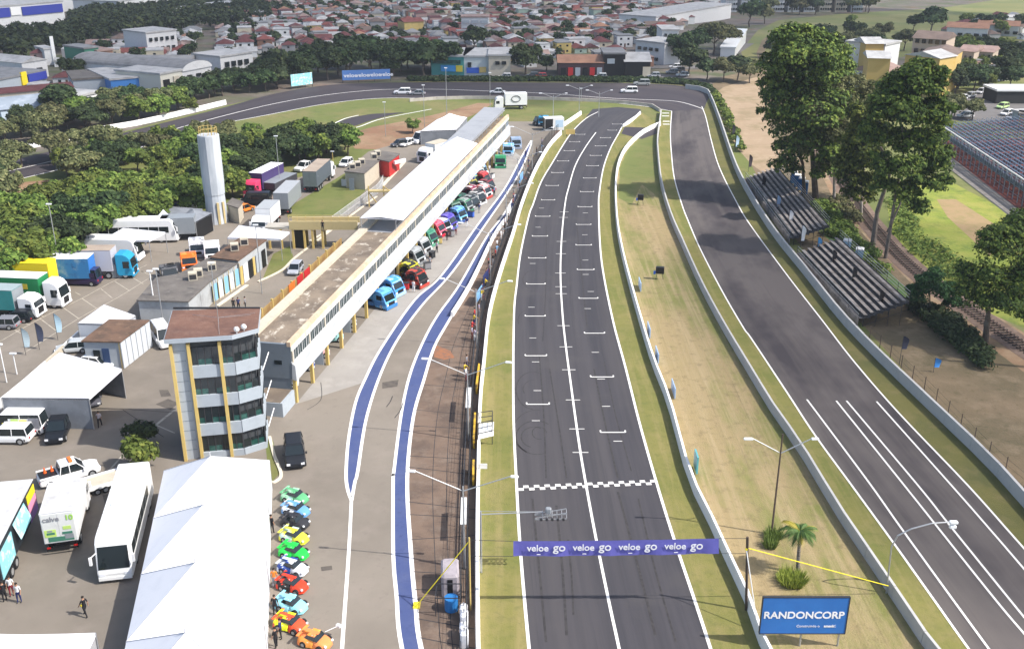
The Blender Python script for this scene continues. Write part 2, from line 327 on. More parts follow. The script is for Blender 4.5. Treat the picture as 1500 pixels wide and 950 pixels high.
for y in (473,505,540,583,630,660,433,418,396,374,356,322,308): 
    p=min(tc,key=lambda q:abs(G(800,y).y-q.y)); mb.sheet([(p.x-.75,p.y-.05),(p.x+.75,p.y-.05),(p.x+.75,p.y+.05),(p.x-.75,p.y+.05)],.0275)
structure(mb.build('track_markings',WHT))
# skid marks on the straight
mb=MB()
def arc(cx,cy,r,a0,a1,w=.12,asp=1.):
    c=G(cx,cy); pts=[Vector((c.x+r*math.cos(a),c.y+r*asp*math.sin(a),0)) for a in [a0+(a1-a0)*i/24 for i in range(25)]]; ribbon(mb,pts,w,.0255)
arc(782,571,1.9,1.2,4.6,.14,2.4); arc(784,570,1.3,1.6,3.6,.1,1.8); arc(786,640,2.0,.9,5.1,.14,1.7); arc(783,640,1.3,1.0,4.4,.12,1.6); arc(790,632,2.6,1.5,4.2,.1,1.8); arc(790,634,.7,0,5,.1,1.8)
arc(782,410,1.5,1.4,4.3,.1,2.6); arc(773,470,1.2,1.6,3.4,.1,3)
for (a,b,w) in [((800,940),(780,730),.18),((830,930),(815,740),.2),((960,930),(905,720),.2),((990,940),(935,730),.15),((800,700),(790,520),.15),((830,700),(805,540),.15),((905,700),(870,540),.18),((925,690),(885,530),.12),((795,500),(800,330),.12),((860,480),(845,330),.15),((840,900),(832,790),.15),((590,590),(578,612),.1),((575,580),(566,596),.1)]:
    ribbon(mb,line([a,((a[0]+b[0])/2+rr.uniform(-3,3),(a[1]+b[1])/2),b],8),w,.0265)
structure(mb.build('skid_marks',RUB))
# --- back straight
b2L=xyl([(1600,1200),(1419,950),(1370,881),(1306,791),(1247,710),(1193,636),(1153,575),(1100,495),(1089,480),(1057,425),(1025,363),(1007,321),(999,300),(988,262),(984,230),(982,195),(984,163)])
b2R=xyl([(1900,1250),(1700,1026),(1500,803),(1417,710),(1313,601),(1249,527),(1205,470),(1153,403),(1100,331),(1081,300),(1054,246),(1042,206),(1034,172),(1028,156)])
mrw=xyl([(1560,1200),(1359,950),(1330,908),(1290,847),(1237,769),(1201,710),(1169,657),(1132,604),(1100,551),(1057,478),(1025,417),(999,358),(983,321),(969,273),(964,230),(963,205),(966,182),(968,164),(955,156),(887,149),(780,145),(700,144),(600,148)])
orw=xyl([(2100,1400),(1750,1015),(1502,742),(1447,681),(1367,604),(1287,527),(1231,468),(1180,403),(1135,347),(1100,292),(1076,244),(1054,179),(1042,148),(1033,135),(1004,130)])
mb=MB(); strip(mb,mrw[:len(mrw)-5*6-6],b2L,.012,120); structure(mb.build('grass_verge',GR))
mb=MB(); strip(mb,b2R,orw[:-12],.012,120); structure(mb.build('grass_verge',mat('verge_grass_shade_in_colour',(.13,.12,.035),.95,[((.085,.09,.03),.12,.42,.62,.8),((.2,.155,.07),.35,.5,.72,.5)],bump=.5,bscale=9)))  # darker copy of the verge grass: the shade on this side is in its colour
mb=MB(); strip(mb,b2L,b2R,.02,150); structure(mb.build('back_straight',TRK2))
# oval turn
ovO=xyl([(1040,139),(1004,127),(960,123),(900,121.5),(800,121),(700,120.5),(640,120.5),(560,121.5),(480,125),(400,138),(330,157),(200,190),(60,225),(-100,262)])
ovM=xyl([(1031,160),(993,149),(940,146),(887,143.5),(800,137),(700,133),(640,131),(560,131.5),(480,139),(400,152.5),(300,177),(200,205),(60,240),(-100,275)])
ovI=xyl([(984,163),(967,160),(953,157),(887,150),(800,146),(700,145),(650,145),(560,144),(480,152),(400,167),(300,187),(200,218),(60,255),(-100,290)])
mb=MB(); strip(mb,ovO,ovM,.022,120); structure(mb.build('oval_outer_lane',TRK3))
mb=MB(); strip(mb,ovM,ovI,.022,120); structure(mb.build('oval_inner_lane',TRK3))
mb=MB(); ribbon(mb,ovM,.3,.032); ribbon(mb,ovI,.3,.032); ribbon(mb,b2L,.19,.034); ribbon(mb,b2R,.19,.034)
for Lp in ([(1130,510+75-0),(1181,585)],):pass
for Lp in ([(1182,585),(1268,700),(1317,769),(1382,859),(1447,948),(1500,1020)],[(1225,587),(1324,710),(1450,868),(1502,930),(1560,1000)],[(1240,587),(1344,710),(1391,769),(1502,906),(1560,975)],[(1284,588),(1393,710),(1450,775),(1500,833),(1600,950)]):
    ribbon(mb,line(Lp,6),.18,.034)
for c in ((975,166,12),(976,178,12)): 
    for dy in (0,7):
        a=G(c[0]-5,c[1]+dy*.6);b=G(c[0]+5,c[1]+dy*.6); mb.sheet([(a.x,a.y-.4),(b.x,a.y-.4),(b.x,a.y+.4),(a.x,a.y+.4)],.034)
structure(mb.build('back_straight_lines',WHT))
area('old_track_bend',[(488,181),(515,172),(545,167),(595,164.5),(572,169),(545,176),(522,184),(500,188)],TRK3,4)
mb=MB(); ribbon(mb,xyl([(500,190),(525,186),(560,174),(632,160)]),.4,.02); ribbon(mb,xyl([(486,183),(505,174),(525,169)]),.4,.02); structure(mb.build('old_track_kerb',WHT))
# parking bay lines in the paddock
mb=MB(); 
A0,A1=G(-20,540),G(222,385+14)
base=[G(0,505),G(60,473),G(120,444),(G(175,415)),G(215,398)]
ribbon(mb,line([(0,500),(60,466),(118,438),(160,415),(215,388)],4),.12,.02)
ribbon(mb,line([(35,517),(90,482),(130,458),(172,436),(222,405)],4),.12,.02)
for p,q in [((58,466),(82,484)),((92,450),(116,467)),((120,437),(142,452)),((148,423),(165,437)),((168,412),(190,426)),((188,403),(210,416)),((205,396),(222,404)),((20,482),(30,488)),((38,474),(44,476)),((57,460),(64,464)),((110,428),(118,432)),((200,392),(212,400))]:
    ribbon(mb,[G(*p),G(*q)],.13,.0205)
ribbon(mb,line([(225,625),(246,608),(256,600)],3),.3,.02); ribbon(mb,[G(228,622),G(256,634)],.15,.02)
ribbon(mb,line([(150,700),(190,655)],3),.2,.02)
structure(mb.build('paddock_lines',YELP))
# paving joints across the platform
mb=MB()
for py in (452,478,505,531,562,605,630,662,688,735,757,785,838,868,905,940):
    a=min(plL,key=lambda q:abs(q.y-G(600,py).y)); b=min(plR,key=lambda q:abs(q.y-G(690,py+6).y)); ribbon(mb,[a,b],.09,.0245)
for k in (.35,.55,.78):
    A=resample(plL,100);B=resample(plR,100); ribbon(mb,[A[i].lerp(B[i],k) for i in range(3,88)],.06,.0245)
structure(mb.build('paving_joints',RUB))
# faded orange patch painted on the paving
area('orange_paint_patch',[(636,514),(640,506),(660,514),(666,524),(650,527),(636,523)],mat('faded_orange_paint',(.28,.12,.06),.9,[((.15,.10,.08),2,.45,.65,.8)]),6.6)
# kerbs
def kerb(px,name='kerb',w=.22,h=.13,m=None,n=6):
    P=line(px,n); mb=MB(); nn=len(P)
    vs=[]
    for i,p in enumerate(P):
        d=(P[min(i+1,nn-1)]-P[max(i-1,0)]).normalized(); nr=Vector((-d.y,d.x,0))
        for k,z in ((-w/2,0),(-w/2,h),(w/2,h),(w/2,0)): q=p+nr*k; vs.append((q.x,q.y,z))
    mb.add(vs,[(4*i+k,4*i+k+1,4*i+k+5,4*i+k+4) for i in range(nn-1) for k in range(3)]); return structure(mb.build(name,m or CONC))
KW=mat('kerb_pale',(.62,.56,.45),.9,[((.4,.36,.3),1,.5,.7,.6)])
kerb([(302,448),(322,436),(360,411),(366,406)],m=KW,w=.5); kerb([(318,449),(362,418)],m=KW,w=.5,n=2)
kerb([(378,413),(413,396),(432,378),(475,345),(552,288)],m=KW,w=.35)
kerb([(446,358),(488,334)],m=KW,w=.3,n=2); kerb([(560,273),(592,238)],m=KW,w=.7,n=2)
kerb([(395,640),(402,668),(412,695),(403,706),(396,706)],m=KW,w=.3)
area('lawn',[(388,642),(400,645),(410,693),(400,704),(394,700)],GRN,4)

DPT=mat('dark_asphalt_patch',(.11,.095,.08),.9,[((.07,.06,.055),1.5,.45,.65,.8)])
for q in ([(233,571),(246,571),(251,580),(236,581)],[(262,590),(250,600),(228,592),(246,584)],[(150,725),(166,722),(172,735),(154,738)],[(560,560),(584,556),(582,566),(560,569)],[(470,830),(486,828),(487,834),(471,836)]): area('asphalt_patch',q,DPT,5.5)
mb=MB()
for P in ([(10,560+60),(120,598),(255,604)],[(180,600),(240,640)],[(450,600),(470,585),(470,560)]): ribbon(mb,line(P,8),.07,.0235)
structure(mb.build('asphalt_cracks',RUB))
# ---------------------------------------------------------------- materials for built things
YEL=paint('ochre_yellow_paint',(.56,.41,.14),.6); YELB=paint('pale_ochre_concrete',(.50,.40,.20),.8)
GRY=paint('light_blue_grey_render',(.36,.40,.44),.8,.3); DGRY=paint('blue_grey_wall',(.16,.19,.22),.8)
CRM=paint('cream_render',(.50,.45,.36),.8,.45); WRENDER=paint('white_render',(.60,.60,.60),.7,.5)
RUST=mat('rusty_brown_roofing',(.17,.09,.065),.9,[((.10,.055,.045),.3,.42,.65,.8),((.26,.16,.12),1.1,.5,.75,.5)],bump=.3)
ROOFC=mat('weathered_roof_slab',(.24,.19,.14),.9,[((.12,.095,.075),.35,.4,.62,.8),((.62,.56,.47),(.8,.5,1),.56,.68,.85),((.10,.08,.07),2.2,.58,.75,.5)],bump=.3)
ROOFG=mat('grey_fibre_cement_roof',(.15,.135,.12),.9,[((.09,.08,.075),.4,.42,.65,.8),((.27,.25,.23),.9,.55,.75,.5)],bump=.3)
ROOFB=mat('brown_felt_roof',(.15,.09,.06),.9,[((.08,.055,.04),.5,.42,.62,.8),((.27,.17,.11),1.5,.55,.75,.6)],bump=.4)
GLS=mat('dark_window_glass',(.012,.018,.02),.08,spec=.6); GLSG=mat('green_tinted_glass',(.012,.06,.05),.12,[((.05,.13,.11),1.2,.5,.6,.7)],spec=.6,coord='obj')
BLK=mat('black_plastic',(.012,.012,.013),.5); TYRE=mat('tyre_rubber',(.015,.015,.016),.85); METAL=mat('galvanised_steel',(.45,.46,.47),.45,metal=.6)
DST=mat('dark_steel',(.05,.05,.055),.55,metal=.3); WM=mat('white_metal_paint',(.75,.75,.74),.4)
CANV=mat('white_tent_fabric',(.74,.74,.77),.7,[((.64,.65,.69),.8,.5,.7,.5),((.50,.50,.50),.25,.6,.8,.5)]); CANG=mat('grey_tent_fabric',(.20,.215,.24),.8,[((.13,.14,.16),.5,.45,.65,.6),((.3,.32,.35),1.5,.6,.75,.4)])
SHT=mat('grey_metal_sheet',(.32,.33,.35),.6,[((.25,.26,.28),.3,.45,.65,.6)]); LAMP=mat('lamp_head_white',(.82,.84,.86),.4); WOODP=mat('wooden_pole',(.09,.065,.05),.9)
ORG=paint('orange_paint',(.60,.17,.03)); REDP=paint('red_paint',(.5,.03,.03)); BLUP=paint('blue_paint',(.03,.10,.45))
AL=mat('clear_lens',(.7,.72,.75),.1,spec=.8)

# ---------------------------------------------------------------- pit building
A=G(433,590);B=G(745,215); dvec=(B-A); PL=dvec.length; rzP=math.atan2(dvec.y,dvec.x)-math.pi/2
pb=thing('pit_building','long two storey pit garage building with yellow pillars and white fascia along the pit lane','pit building',A,rzP)
Wd=5.4
MB().box(-Wd,-3.4,0.05,PL,0,2.75).box(-3.4,-.35,0.05,.25,0,2.75).build('ground_floor_wall',DGRY,pb)
for k in range(1,13): MB().box(-3.39,-.4,k*9.55,k*9.55+.2,0,2.74).build('partition_wall',GRY,pb)
MB().box(-Wd-.02,-.05,0,PL+.1,2.75,6.35).build('upper_wall',[DGRY,WRENDER],pb)
MB().box(-1.9,-1.1,-.03,0.02,4.3,4.75).build('end_window',GLS,pb)
MB().box(-Wd+.1,-.42,.35,PL-.1,6.35,6.45).build('roof',ROOFC,pb)
mb=MB().box(-.42,.0,-.02,PL+.2,6.35,6.85); mb.build('parapet',mat('salmon_cream_coping',(.55,.40,.28),.85,[((.62,.52,.38),.4,.45,.62,.9),((.3,.22,.16),1.3,.6,.75,.6)],coord='obj'),pb)
MB().box(-Wd-.1,-Wd+1.0,-.02,PL+.2,6.35,6.8).build('parapet',CRM,pb)
MB().box(-.42,-Wd+1.0,.0,.3,6.35,6.6).build('end_parapet',DGRY,pb)
# fascia, window band, upper band
fas=MB(); fas.add([(0,-.05,4.55),(0,PL+.2,4.55),(.32,PL+.2,4.3),(.32,-.05,4.3),(.38,PL+.2,2.6),(.38,-.05,2.6),(-.1,-.05,2.7),(-.1,PL+.2,2.7)],[(0,3,2,1),(3,5,4,2),(5,6,7,4),(0,6,5,3),(1,2,4,7)])
fas.build('fascia',mat('fascia_pale_grey',(.44,.46,.48),.8,[((.32,.33,.33),(.4,.4,1.2),.5,.7,.6),((.52,.52,.52),(.25,.25,.6),.52,.6,.6)],coord='obj'),pb)
MB().box(-.05,.06,-.02,PL+.2,5.85,6.36).build('upper_band',mat('stained_cream_band',(.55,.54,.46),.85,[((.40,.34,.26),(.8,.8,.3),.5,.7,.7),((.45,.55,.52),.25,.5,.6,.6)],coord='obj'),pb)
bay=4.775; nb=int(PL/bay)
pil=MB().box(-.12,.22,-.17,.17,0,2.72).mesh('pillar',[YEL]); pil2=MB().box(0,.12,-.13,.13,4.55,5.85).mesh('window_post',[CRM])
win=MB().box(.0,.05,0,bay/4-.16,0,1.15).mesh('window',[mat('upper_window_glass',(.012,.03,.03),.3,spec=.3)]); fr=MB().box(-.02,.09,0,bay/4-.12,-.08,0).box(-.02,.09,0,bay/4-.12,1.15,1.2).box(-.02,.09,-.08,0,0,1.15).box(-.02,.07,.48,.53,0,1.15).mesh('window_frame',[WRENDER])
rail=MB().box(0,.06,0,.5,0,.25).mesh('garage_sign',[WM])
for i in range(nb+1):
    kid(pil,'pillar',pb,(0,.2+i*bay,0)); kid(pil2,'window_post',pb,(0,.2+i*bay,0))
    if i<nb:
        for k in range(4):
            w=kid(win,'window',pb,(.012,.5+i*bay+k*bay/4,4.7)); kid(fr,'window_frame',w,(0,0,0))
        kid(rail,'garage_sign',pb,(.35,2.2+i*bay,3.2))
MB().box(-.1,.06,-.02,PL+.2,4.5,4.68).build('sill_band',WRENDER,pb)
# light posts standing on the pit wall side of the facade
# walkway fence on the paddock side
wf=thing('walkway_fence','ochre walkway fence with orange and red banners along the back of the pit building','fence',A,rzP)
pm=MB().box(-.06,.06,.05,2.95,.0,1.5).mesh('fence_panel',[mat('ochre_fence_board',(.33,.22,.08),.85,[((.22,.12,.05),.8,.45,.65,.8)],coord='obj')]); po=MB().box(-.12,.12,-.1,.1,0,1.75).mesh('fence_post',[YEL])
for i in range(0,12):
    kid(pm,'fence_panel',wf,(-6.95,i*3.,4.9)); kid(po,'fence_post',wf,(-6.95,i*3.,4.9))
for k,(y,c) in enumerate([(19.5,REDP),(21.8,REDP),(16.8,ORG),(3,ORG)]):
    MB().box(-7.08,-7.03,y,y+1.9,5.2,6.3).box(-6.87,-6.82,y,y+1.9,5.3,6.55).build('banner',c,wf)
MB().box(-7.0,-Wd-.12,-.5,36,4.6,4.85).build('raised_walkway',CONC,wf)
# white membrane canopy on the roof
c1=thing('roof_canopy','long white membrane canopy over the roof terrace of the pit building','canopy',A,rzP)
y0,y1=39.4,88.5; zc=8.3; xr,xl=.75,-5.3; nB=8
mb=MB(); 
for i in range(nB):
    a=y0+(y1-y0)*i/nB; b=y0+(y1-y0)*(i+1)/nB; m_=(a+b)/2
    mb.add([(xr,a,zc),(xr,b,zc),(xl,b,zc),(xl,a,zc),(-2.3,a,zc+.25),(-2.3,b,zc+.25),(-2.3,m_,zc+(.75 if i<nB-1 else 1.7))],[(0,1,6),(1,5,6),(5,2,6),(2,3,6),(3,4,6),(4,0,6)])
mb.box(xl,xr,y0,y1,zc-.06,zc); mb.build('canopy_membrane',CANV,c1)
for i in range(17):
    y=y0+(y1-y0)*i/16
    for x in (xl+.15,-.25): MB().tube((x,y,6.45),(x,y,zc),.05,5).build('post',METAL,c1)
MB().box(-.28,-.2,y0,y1,7.35,7.41).box(-.28,-.2,y0,y1,7.0,7.04).build('rail',METAL,c1)
MB().box(-Wd+.9,-.6,y0-.2,y1,6.45,6.5).build('terrace_floor',SHT,c1)
c2=thing('roof_canopy','grey metal canopy roof at the far end of the pit building','canopy',A,rzP)
MB().box(-5.4,-.9,88.5,PL+.8,8.0,8.12).box(-5.4,-.9,88.5,PL+.8,7.6,7.66).build('canopy_sheet',SHT,c2)
for i in range(9):
    for x in (-5.2,-1.1): MB().tube((x,89+i*4.2,6.45),(x,89+i*4.2,8.0),.06,5).build('post',METAL,c2)
# orange terrace strip in front of the far canopy
MB().box(-.85,-.45,89,PL,6.451,6.5).build('terrace_edge',mat('ochre_terrace',(.42,.30,.12),.9,[((.5,.45,.2),.8,.5,.7,.6)],coord='obj'),pb)
# annex block and stair at the near end
ax=thing('stair_block','small grey concrete stair block against the near end of the pit building','stair block',A,rzP)
MB().box(-3.2,0,-3.3,-.05,0,1.55).build('landing_wall',GRY,ax)
for k in range(5): MB().box(-3.2-.32*(k+1),-3.2-.32*k,-2.8,-1.6,0,1.4-.27*k).build('step',CONC,ax)
MB().box(-3.1,-.25,-3.2,-.1,1.55,1.6).build('landing',ROOFC,ax)
MB().tube((-5.4,-1.2,0),(-5.4,-1.2,2.6),.06,6).tube((-4.6,-1.2,0),(-4.6,-1.2,2.6),.06,6).build('railing',WM,ax)

# ---------------------------------------------------------------- control tower
p1=Vector((-30.55,83.7,0)); p2=Vector((-25.2,84.75,0)); p3=Vector((-23.4,86.1,0)); p4=Vector((-24.3,90.6,0)); p5=Vector((-31.9,89.9,0))
ct=thing('control_tower','four storey grey control tower with yellow fins, green glass bands and rusty flat roof','control tower',p1,0)
q=[p-p1 for p in (p1,p2,p3,p4,p5)]
core=[q[0]+Vector((.1,.25,0)),q[1]+Vector((-.05,.3,0)),q[2]+Vector((-.35,.15,0)),q[3]+Vector((-.3,-.1,0)),q[4]+Vector((.1,-.1,0))]
HT=12.0
MB().prism([(p.x,p.y) for p in core],0,HT-.1).build('core_wall',mat('tower_inner_dark',(.05,.055,.06),.7),ct)
t12=(q[1]-q[0]).normalized(); n12=Vector((t12.y,-t12.x,0))
def band(a,b,z0,z1,out,mi,name,m,par=ct,th=.22):
    t=(b-a).normalized(); n=Vector((t.y,-t.x,0)); o=a+n*out; r=b+n*out
    mb=MB(); vs=[o,r,r-n*th,o-n*th]; mb.prism([(v.x,v.y) for v in vs],z0,z1); return mb.build(name,m,par)
fin_x=[0,1.45,4.15]; 
L12=(q[1]-q[0]).length
band(q[0],q[0]+t12*1.4,0,HT,-.06,0,'panel_wall',GRY,th=.3)
for k in range(1,12): band(q[0]+t12*.22,q[0]+t12*1.25,k*1.0,k*1.0+.03,-.04,0,'panel_joint',DGRY,th=.3)
fl=2.95
for i in range(4):
    z=HT-.75-fl*i
    band(q[0]+t12*1.6,q[1],z-fl,z-1.75,.10,0,'spandrel',GRY,th=.35)
    band(q[1]+(q[2]-q[1])*.02,q[2],z-fl,z-1.75,.06,0,'spandrel',GRY,th=.35)
    band(q[2]+Vector((0,.02,0)),q[3],z-fl,z-1.75,.04,0,'spandrel',GRY,th=.35)
    for (a,b,n) in ((q[0]+t12*1.65,q[1],6),(q[1],q[2],3),(q[2],q[3],4)):
        for j in range(n):
            aa=a.lerp(b,(j+.04)/n); bb=a.lerp(b,(j+.96)/n)
            w=band(aa,bb,z-1.7,z-.9,-.12,0,'window',GLS,th=.04); w2=band(aa,bb,z-1.74,z-1.2,-.105,0,'tinted_pane',GLSG if (i+j)%3 else GLS,w,th=.02)
        for j in range(n+1):
            aa=a.lerp(b,j/n); d_=(b-a).normalized()*.035; band(aa-d_,aa+d_,z-1.75,z,-.06,0,'mullion',DST,th=.06)
    band(q[0]+t12*1.65,q[1],z-.9,z-.02,-.1,0,'window_head',GLS,th=.05)
for k,x in enumerate((0,1.5,4.2)):
    a=q[0]+t12*(x-.02); band(a,a+t12*.27,0,HT-.25,.30,0,'fin',YEL,th=.55)
roofp=[q[0]+Vector((-.25,-.5,0)),q[1]+Vector((.2,-.55,0)),q[2]+Vector((.4,-.25,0)),q[3]+Vector((.35,.3,0)),q[4]+Vector((-.3,.3,0))]
MB().prism([(p.x,p.y) for p in roofp],HT,HT+.42).build('roof_slab',GRY,ct)
inn=[p*.985+Vector((.06,.06,0)) for p in roofp]; MB().prism([(p.x,p.y) for p in inn],HT+.42,HT+.47).build('roof_covering',RUST,ct)
MB().box(roofp[4].x,roofp[3].x,roofp[3].y-.3,roofp[3].y-.15,HT+.42,HT+.6).build('roof_kerb',DST,ct)
pv=Vector((3.6,3.4,HT+.47))
mb=MB().tube(pv,pv+Vector((0,0,1.9)),.03,5)
for e in ((-3,2,0),(2.5,1.9,0),(.8,-2.8,0),(2.8,2.4,0)): mb.tube(pv+Vector((0,0,.5)),pv+Vector(e),.015,3)
mb.build('antenna_mast',METAL,ct)
for k,(x,y) in enumerate(((5.9,.9),(6.4,1.5))): MB().ball((x,y,HT+.85),(.27,.16,.27),8,5).tube((x,y,HT+.47),(x,y,HT+.8),.05).build('satellite_dish',WM,ct)
for i in range(3): MB().tube(q[2]+Vector((.25,.3,HT-4-fl*i)),q[2]+Vector((.35,2.6,HT-3.2-fl*i)),.05).build('awning_rail',WM,ct)

# ---------------------------------------------------------------- roofed low buildings from their real corner points
def low_building(name,label,cat,corners,z,wallm,roofm,over=.25,group=None,slab=.16):
    """corners: ground plan (Vectors)"""
    o=corners[0]; c=sum(corners,Vector())/len(corners); th=thing(name,label,cat,(o.x,o.y,0),0,group)
    P=[p-o for p in corners]; cc=c-o
    MB().prism([(p.x-(p.x-cc.x)/max(.1,(p-cc).length)*over,p.y-(p.y-cc.y)/max(.1,(p-cc).length)*over) for p in P],0,z).build('wall',wallm,th)
    MB().prism([(p.x,p.y) for p in P],z,z+slab).build('roof',roofm,th)
    return th
def gz(pts,z):
    out=[G(a,b,z) for a,b in pts]
    return [Vector((p.x,p.y,0)) for p in out]
mk=[];zr=3.1
PGR=mat('pale_grey_render',(.40,.42,.43),.8,[((.25,.25,.25),.6,.5,.7,.6)])
sA=low_building('office_building','long single storey paddock office with stained grey roof and blue shopfront panels, behind the tower','building',gz([(200,441),(276,443),(309,412),(349,386),(309,377),(262,402),(228,408)],zr),zr,PGR,ROOFG)
sB=low_building('office_building','small paddock office with brown roof and two air conditioning boxes, beside the white canopy','building',gz([(308,378),(349,383),(391,352),(350,350)],zr+.4),zr+.4,PGR,ROOFB)
def ac(par,px,z):
    o=G(*px,z); l=o-par.location
    MB().box(-.55,.55,-.5,.5,0,1.0).build('air_conditioner',CRM,par,(l.x,l.y,z),.3)
    MB().box(-.42,.42,-.53,-.5,.15,.8).build('fan_grille',DST,par.children[-1] if 0 else par,(l.x,l.y,z),.3)
for p in ((283,409),(291,404),(311,395)): ac(sA,p,zr+.17)
for p in ((344,366),(358,358)): ac(sB,p,zr+.57)
# shopfront panels and posts on the right-hand face of the office
a=gz([(309,412)],zr)[0]; b=gz([(349,386)],zr)[0]; t=(b-a); L_=t.length; t.normalize(); n=Vector((t.y,-t.x,0))
for i in range(5):
    c0=a+t*(L_*i/5+.15)-n*.02; c1_=a+t*(L_*(i+.85)/5)-n*.02; off=a*0
    mbx=MB(); q0=c0-sA.location; q1=c1_-sA.location; mbx.prism([(q0.x,q0.y),(q1.x,q1.y),(q1.x+n.x*.06,q1.y+n.y*.06),(q0.x+n.x*.06,q0.y+n.y*.06)],.25,2.5); mbx.build('shopfront_panel',[mat('sky_blue_panel',(.22,.45,.62),.6),mat('pale_panel',(.6,.66,.7),.6)][i%2],sA)
for i in range(6):
    c0=a+t*(L_*i/5)+n*.12-sA.location; MB().tube((c0.x,c0.y,0),(c0.x,c0.y,zr),.06).build('post',YELB,sA)
a=gz([(349,383)],zr+.4)[0]; b=gz([(391,352)],zr+.4)[0]; t=(b-a); L_=t.length; t.normalize(); n=Vector((t.y,-t.x,0))
for i,(u0,u1,m_) in enumerate(((0.03,.1,YEL),(.12,.28,WRENDER),(.3,.42,BLK),(.45,.52,YEL),(.56,.72,GRY),(.78,.9,BLK))):
    q0=a+t*L_*u0-sB.location; q1=a+t*L_*u1-sB.location; MB().prism([(q0.x,q0.y),(q1.x,q1.y),(q1.x+n.x*.05,q1.y+n.y*.05),(q0.x+n.x*.05,q0.y+n.y*.05)],.02,2.6).build('door' if m_ is BLK else 'facade_panel',m_,sB)
# brown-roofed workshop and white tent beside it
wk=low_building('workshop_building','low workshop with mottled brown roof and white panelled side, next to the white tent','building',gz([(119,501),(176,502),(219,470),(160,469)],3.2),3.2,GRY,ROOFB)
a=gz([(176,502)],3.2)[0]; b=gz([(219,470)],3.2)[0]; t=(b-a); L_=t.length; t.normalize(); n=Vector((t.y,-t.x,0))
for i in range(6):
    q0=a+t*L_*(i/6+.01)-wk.location; q1=a+t*L_*((i+.94)/6)-wk.location; MB().prism([(q0.x,q0.y),(q1.x,q1.y),(q1.x-n.x*.12,q1.y-n.y*.12),(q0.x-n.x*.12,q0.y-n.y*.12)],.05,3.1).build('wall_panel',mat('light_steel_panel',(.50,.53,.56),.6),wk)
f=gz([(119,501),(176,502)],3.2); t=(f[1]-f[0]).normalized(); n=Vector((t.y,-t.x,0)); L_=(f[1]-f[0]).length
for u0,u1,m_,z0,z1 in ((.25,.42,GLS,0,2.2),(.48,.66,mat('dark_blue_door',(.03,.06,.14),.5),0,2.4),(.93,1.0,YELB,0,3.1)):
    q0=f[0]+t*L_*u0-wk.location; q1=f[0]+t*L_*u1-wk.location; MB().prism([(q0.x,q0.y),(q1.x,q1.y),(q1.x+n.x*.0,q1.y-.3),(q0.x,q0.y-.3)],z0+.02,z1).build('door',m_,wk,(0,.42,0))
def tent(name,label,corners,z0,z1,peaks=1,wallm=None,walls=(0,1,2,3),group=None,posts=True,fab=CANV,valance=.25,cat='tent',sag=.08):
    """corners in order: front-left, front-right, back-right, back-left (Vectors z=0)"""
    o=corners[0]; th=thing(name,label,cat,(o.x,o.y,0),0,group); P=[p-o for p in corners]
    up=Vector((0,0,1))
    mb=MB()
    for i in range(peaks):
        a=P[0].lerp(P[3],i/peaks); b=P[1].lerp(P[2],i/peaks); c=P[1].lerp(P[2],(i+1)/peaks); d=P[0].lerp(P[3],(i+1)/peaks); k=(a+b+c+d)/4+up*z1
        V=[a+up*z0,b+up*z0,c+up*z0,d+up*z0,k]
        # concave "witch hat" faces: edge midpoints sag slightly
        for (u,v) in ((0,1),(1,2),(2,3),(3,0)):
            m1=(V[u]+k)/2-up*sag*(z1-z0); m2=(V[v]+k)/2-up*sag*(z1-z0)
            mb.add([V[u],V[v],m2,k,m1],[(0,1,2,4),(4,2,3)])
            mb.add([V[u],V[v],V[v]-up*valance,V[u]-up*valance],[(0,1,2,3)])
    mb.build('tent_roof',fab,th)
    mb.__init__()
    for i in range(peaks):
        a=P[0].lerp(P[3],i/peaks); b=P[1].lerp(P[2],i/peaks); c=P[1].lerp(P[2],(i+1)/peaks); d=P[0].lerp(P[3],(i+1)/peaks); k=(a+b+c+d)/4+up*(z1+.02)
        if not sag:
            for q in (a,b,c,d): mb.tube(q+up*(z0+.02),k,.03,4)
            mb.tube(k-up*.1,k+up*.35,.05,5)
        mb.tube(a+up*(z0+.01),b+up*(z0+.01),.03,4).tube(c+up*(z0+.01),d+up*(z0+.01),.03,4)
    mb.build('seam',mat('tent_seam_grey',(.5,.5,.52),.7),th)
    for w in walls:
        if wallm: 
            u,v=P[w],P[(w+1)%4]; t=(v-u).normalized(); n=Vector((t.y,-t.x,0))*.03
            MB().prism([(u.x,u.y),(v.x,v.y),(v.x-n.x,v.y-n.y),(u.x-n.x,u.y-n.y)],.02,z0-.02).build('side_wall',wallm,th)
    if posts:
        for i in range(peaks+1):
            for e,f_ in ((0,3),(1,2)):
                p=P[e].lerp(P[f_],i/peaks); MB().tube((p.x,p.y,0),(p.x,p.y,z0),.06,6).build('post',METAL,th)
    return th
mL=[G(240,689,3),G(184,944,3)]; dir_=(mL[1]-mL[0]).normalized(); mR=G(396,673,3)
fl_=mL[0]+dir_*30; fl_.z=0; bl=Vector((mL[0].x,mL[0].y,0)); br=Vector((mR.x,mR.y,0)); wv=8.85
nrm=Vector((-dir_.y,dir_.x,0)); br=bl+nrm*wv if (nrm.x>0) else bl-nrm*wv
fr_=br+dir_*30; fr_.z=0
tent('marquee','large white marquee with pointed roof bays in front of the control tower',[fl_,fr_,br,bl],3.0,6.0,4,CANV,walls=(1,2,3),sag=.0)
tent('marquee','low white marquee cut by the bottom edge of the photo, left of the large marquee',[Vector((-45,49,0)),Vector((-27.5,49.5,0)),Vector((-27.9,55.6,0)),Vector((-45,54.4,0))],2.9,4.6,2,CANV,walls=(2,))
tl4=gz([(2,582),(130,583),(178,540),(87,516)],3.4)
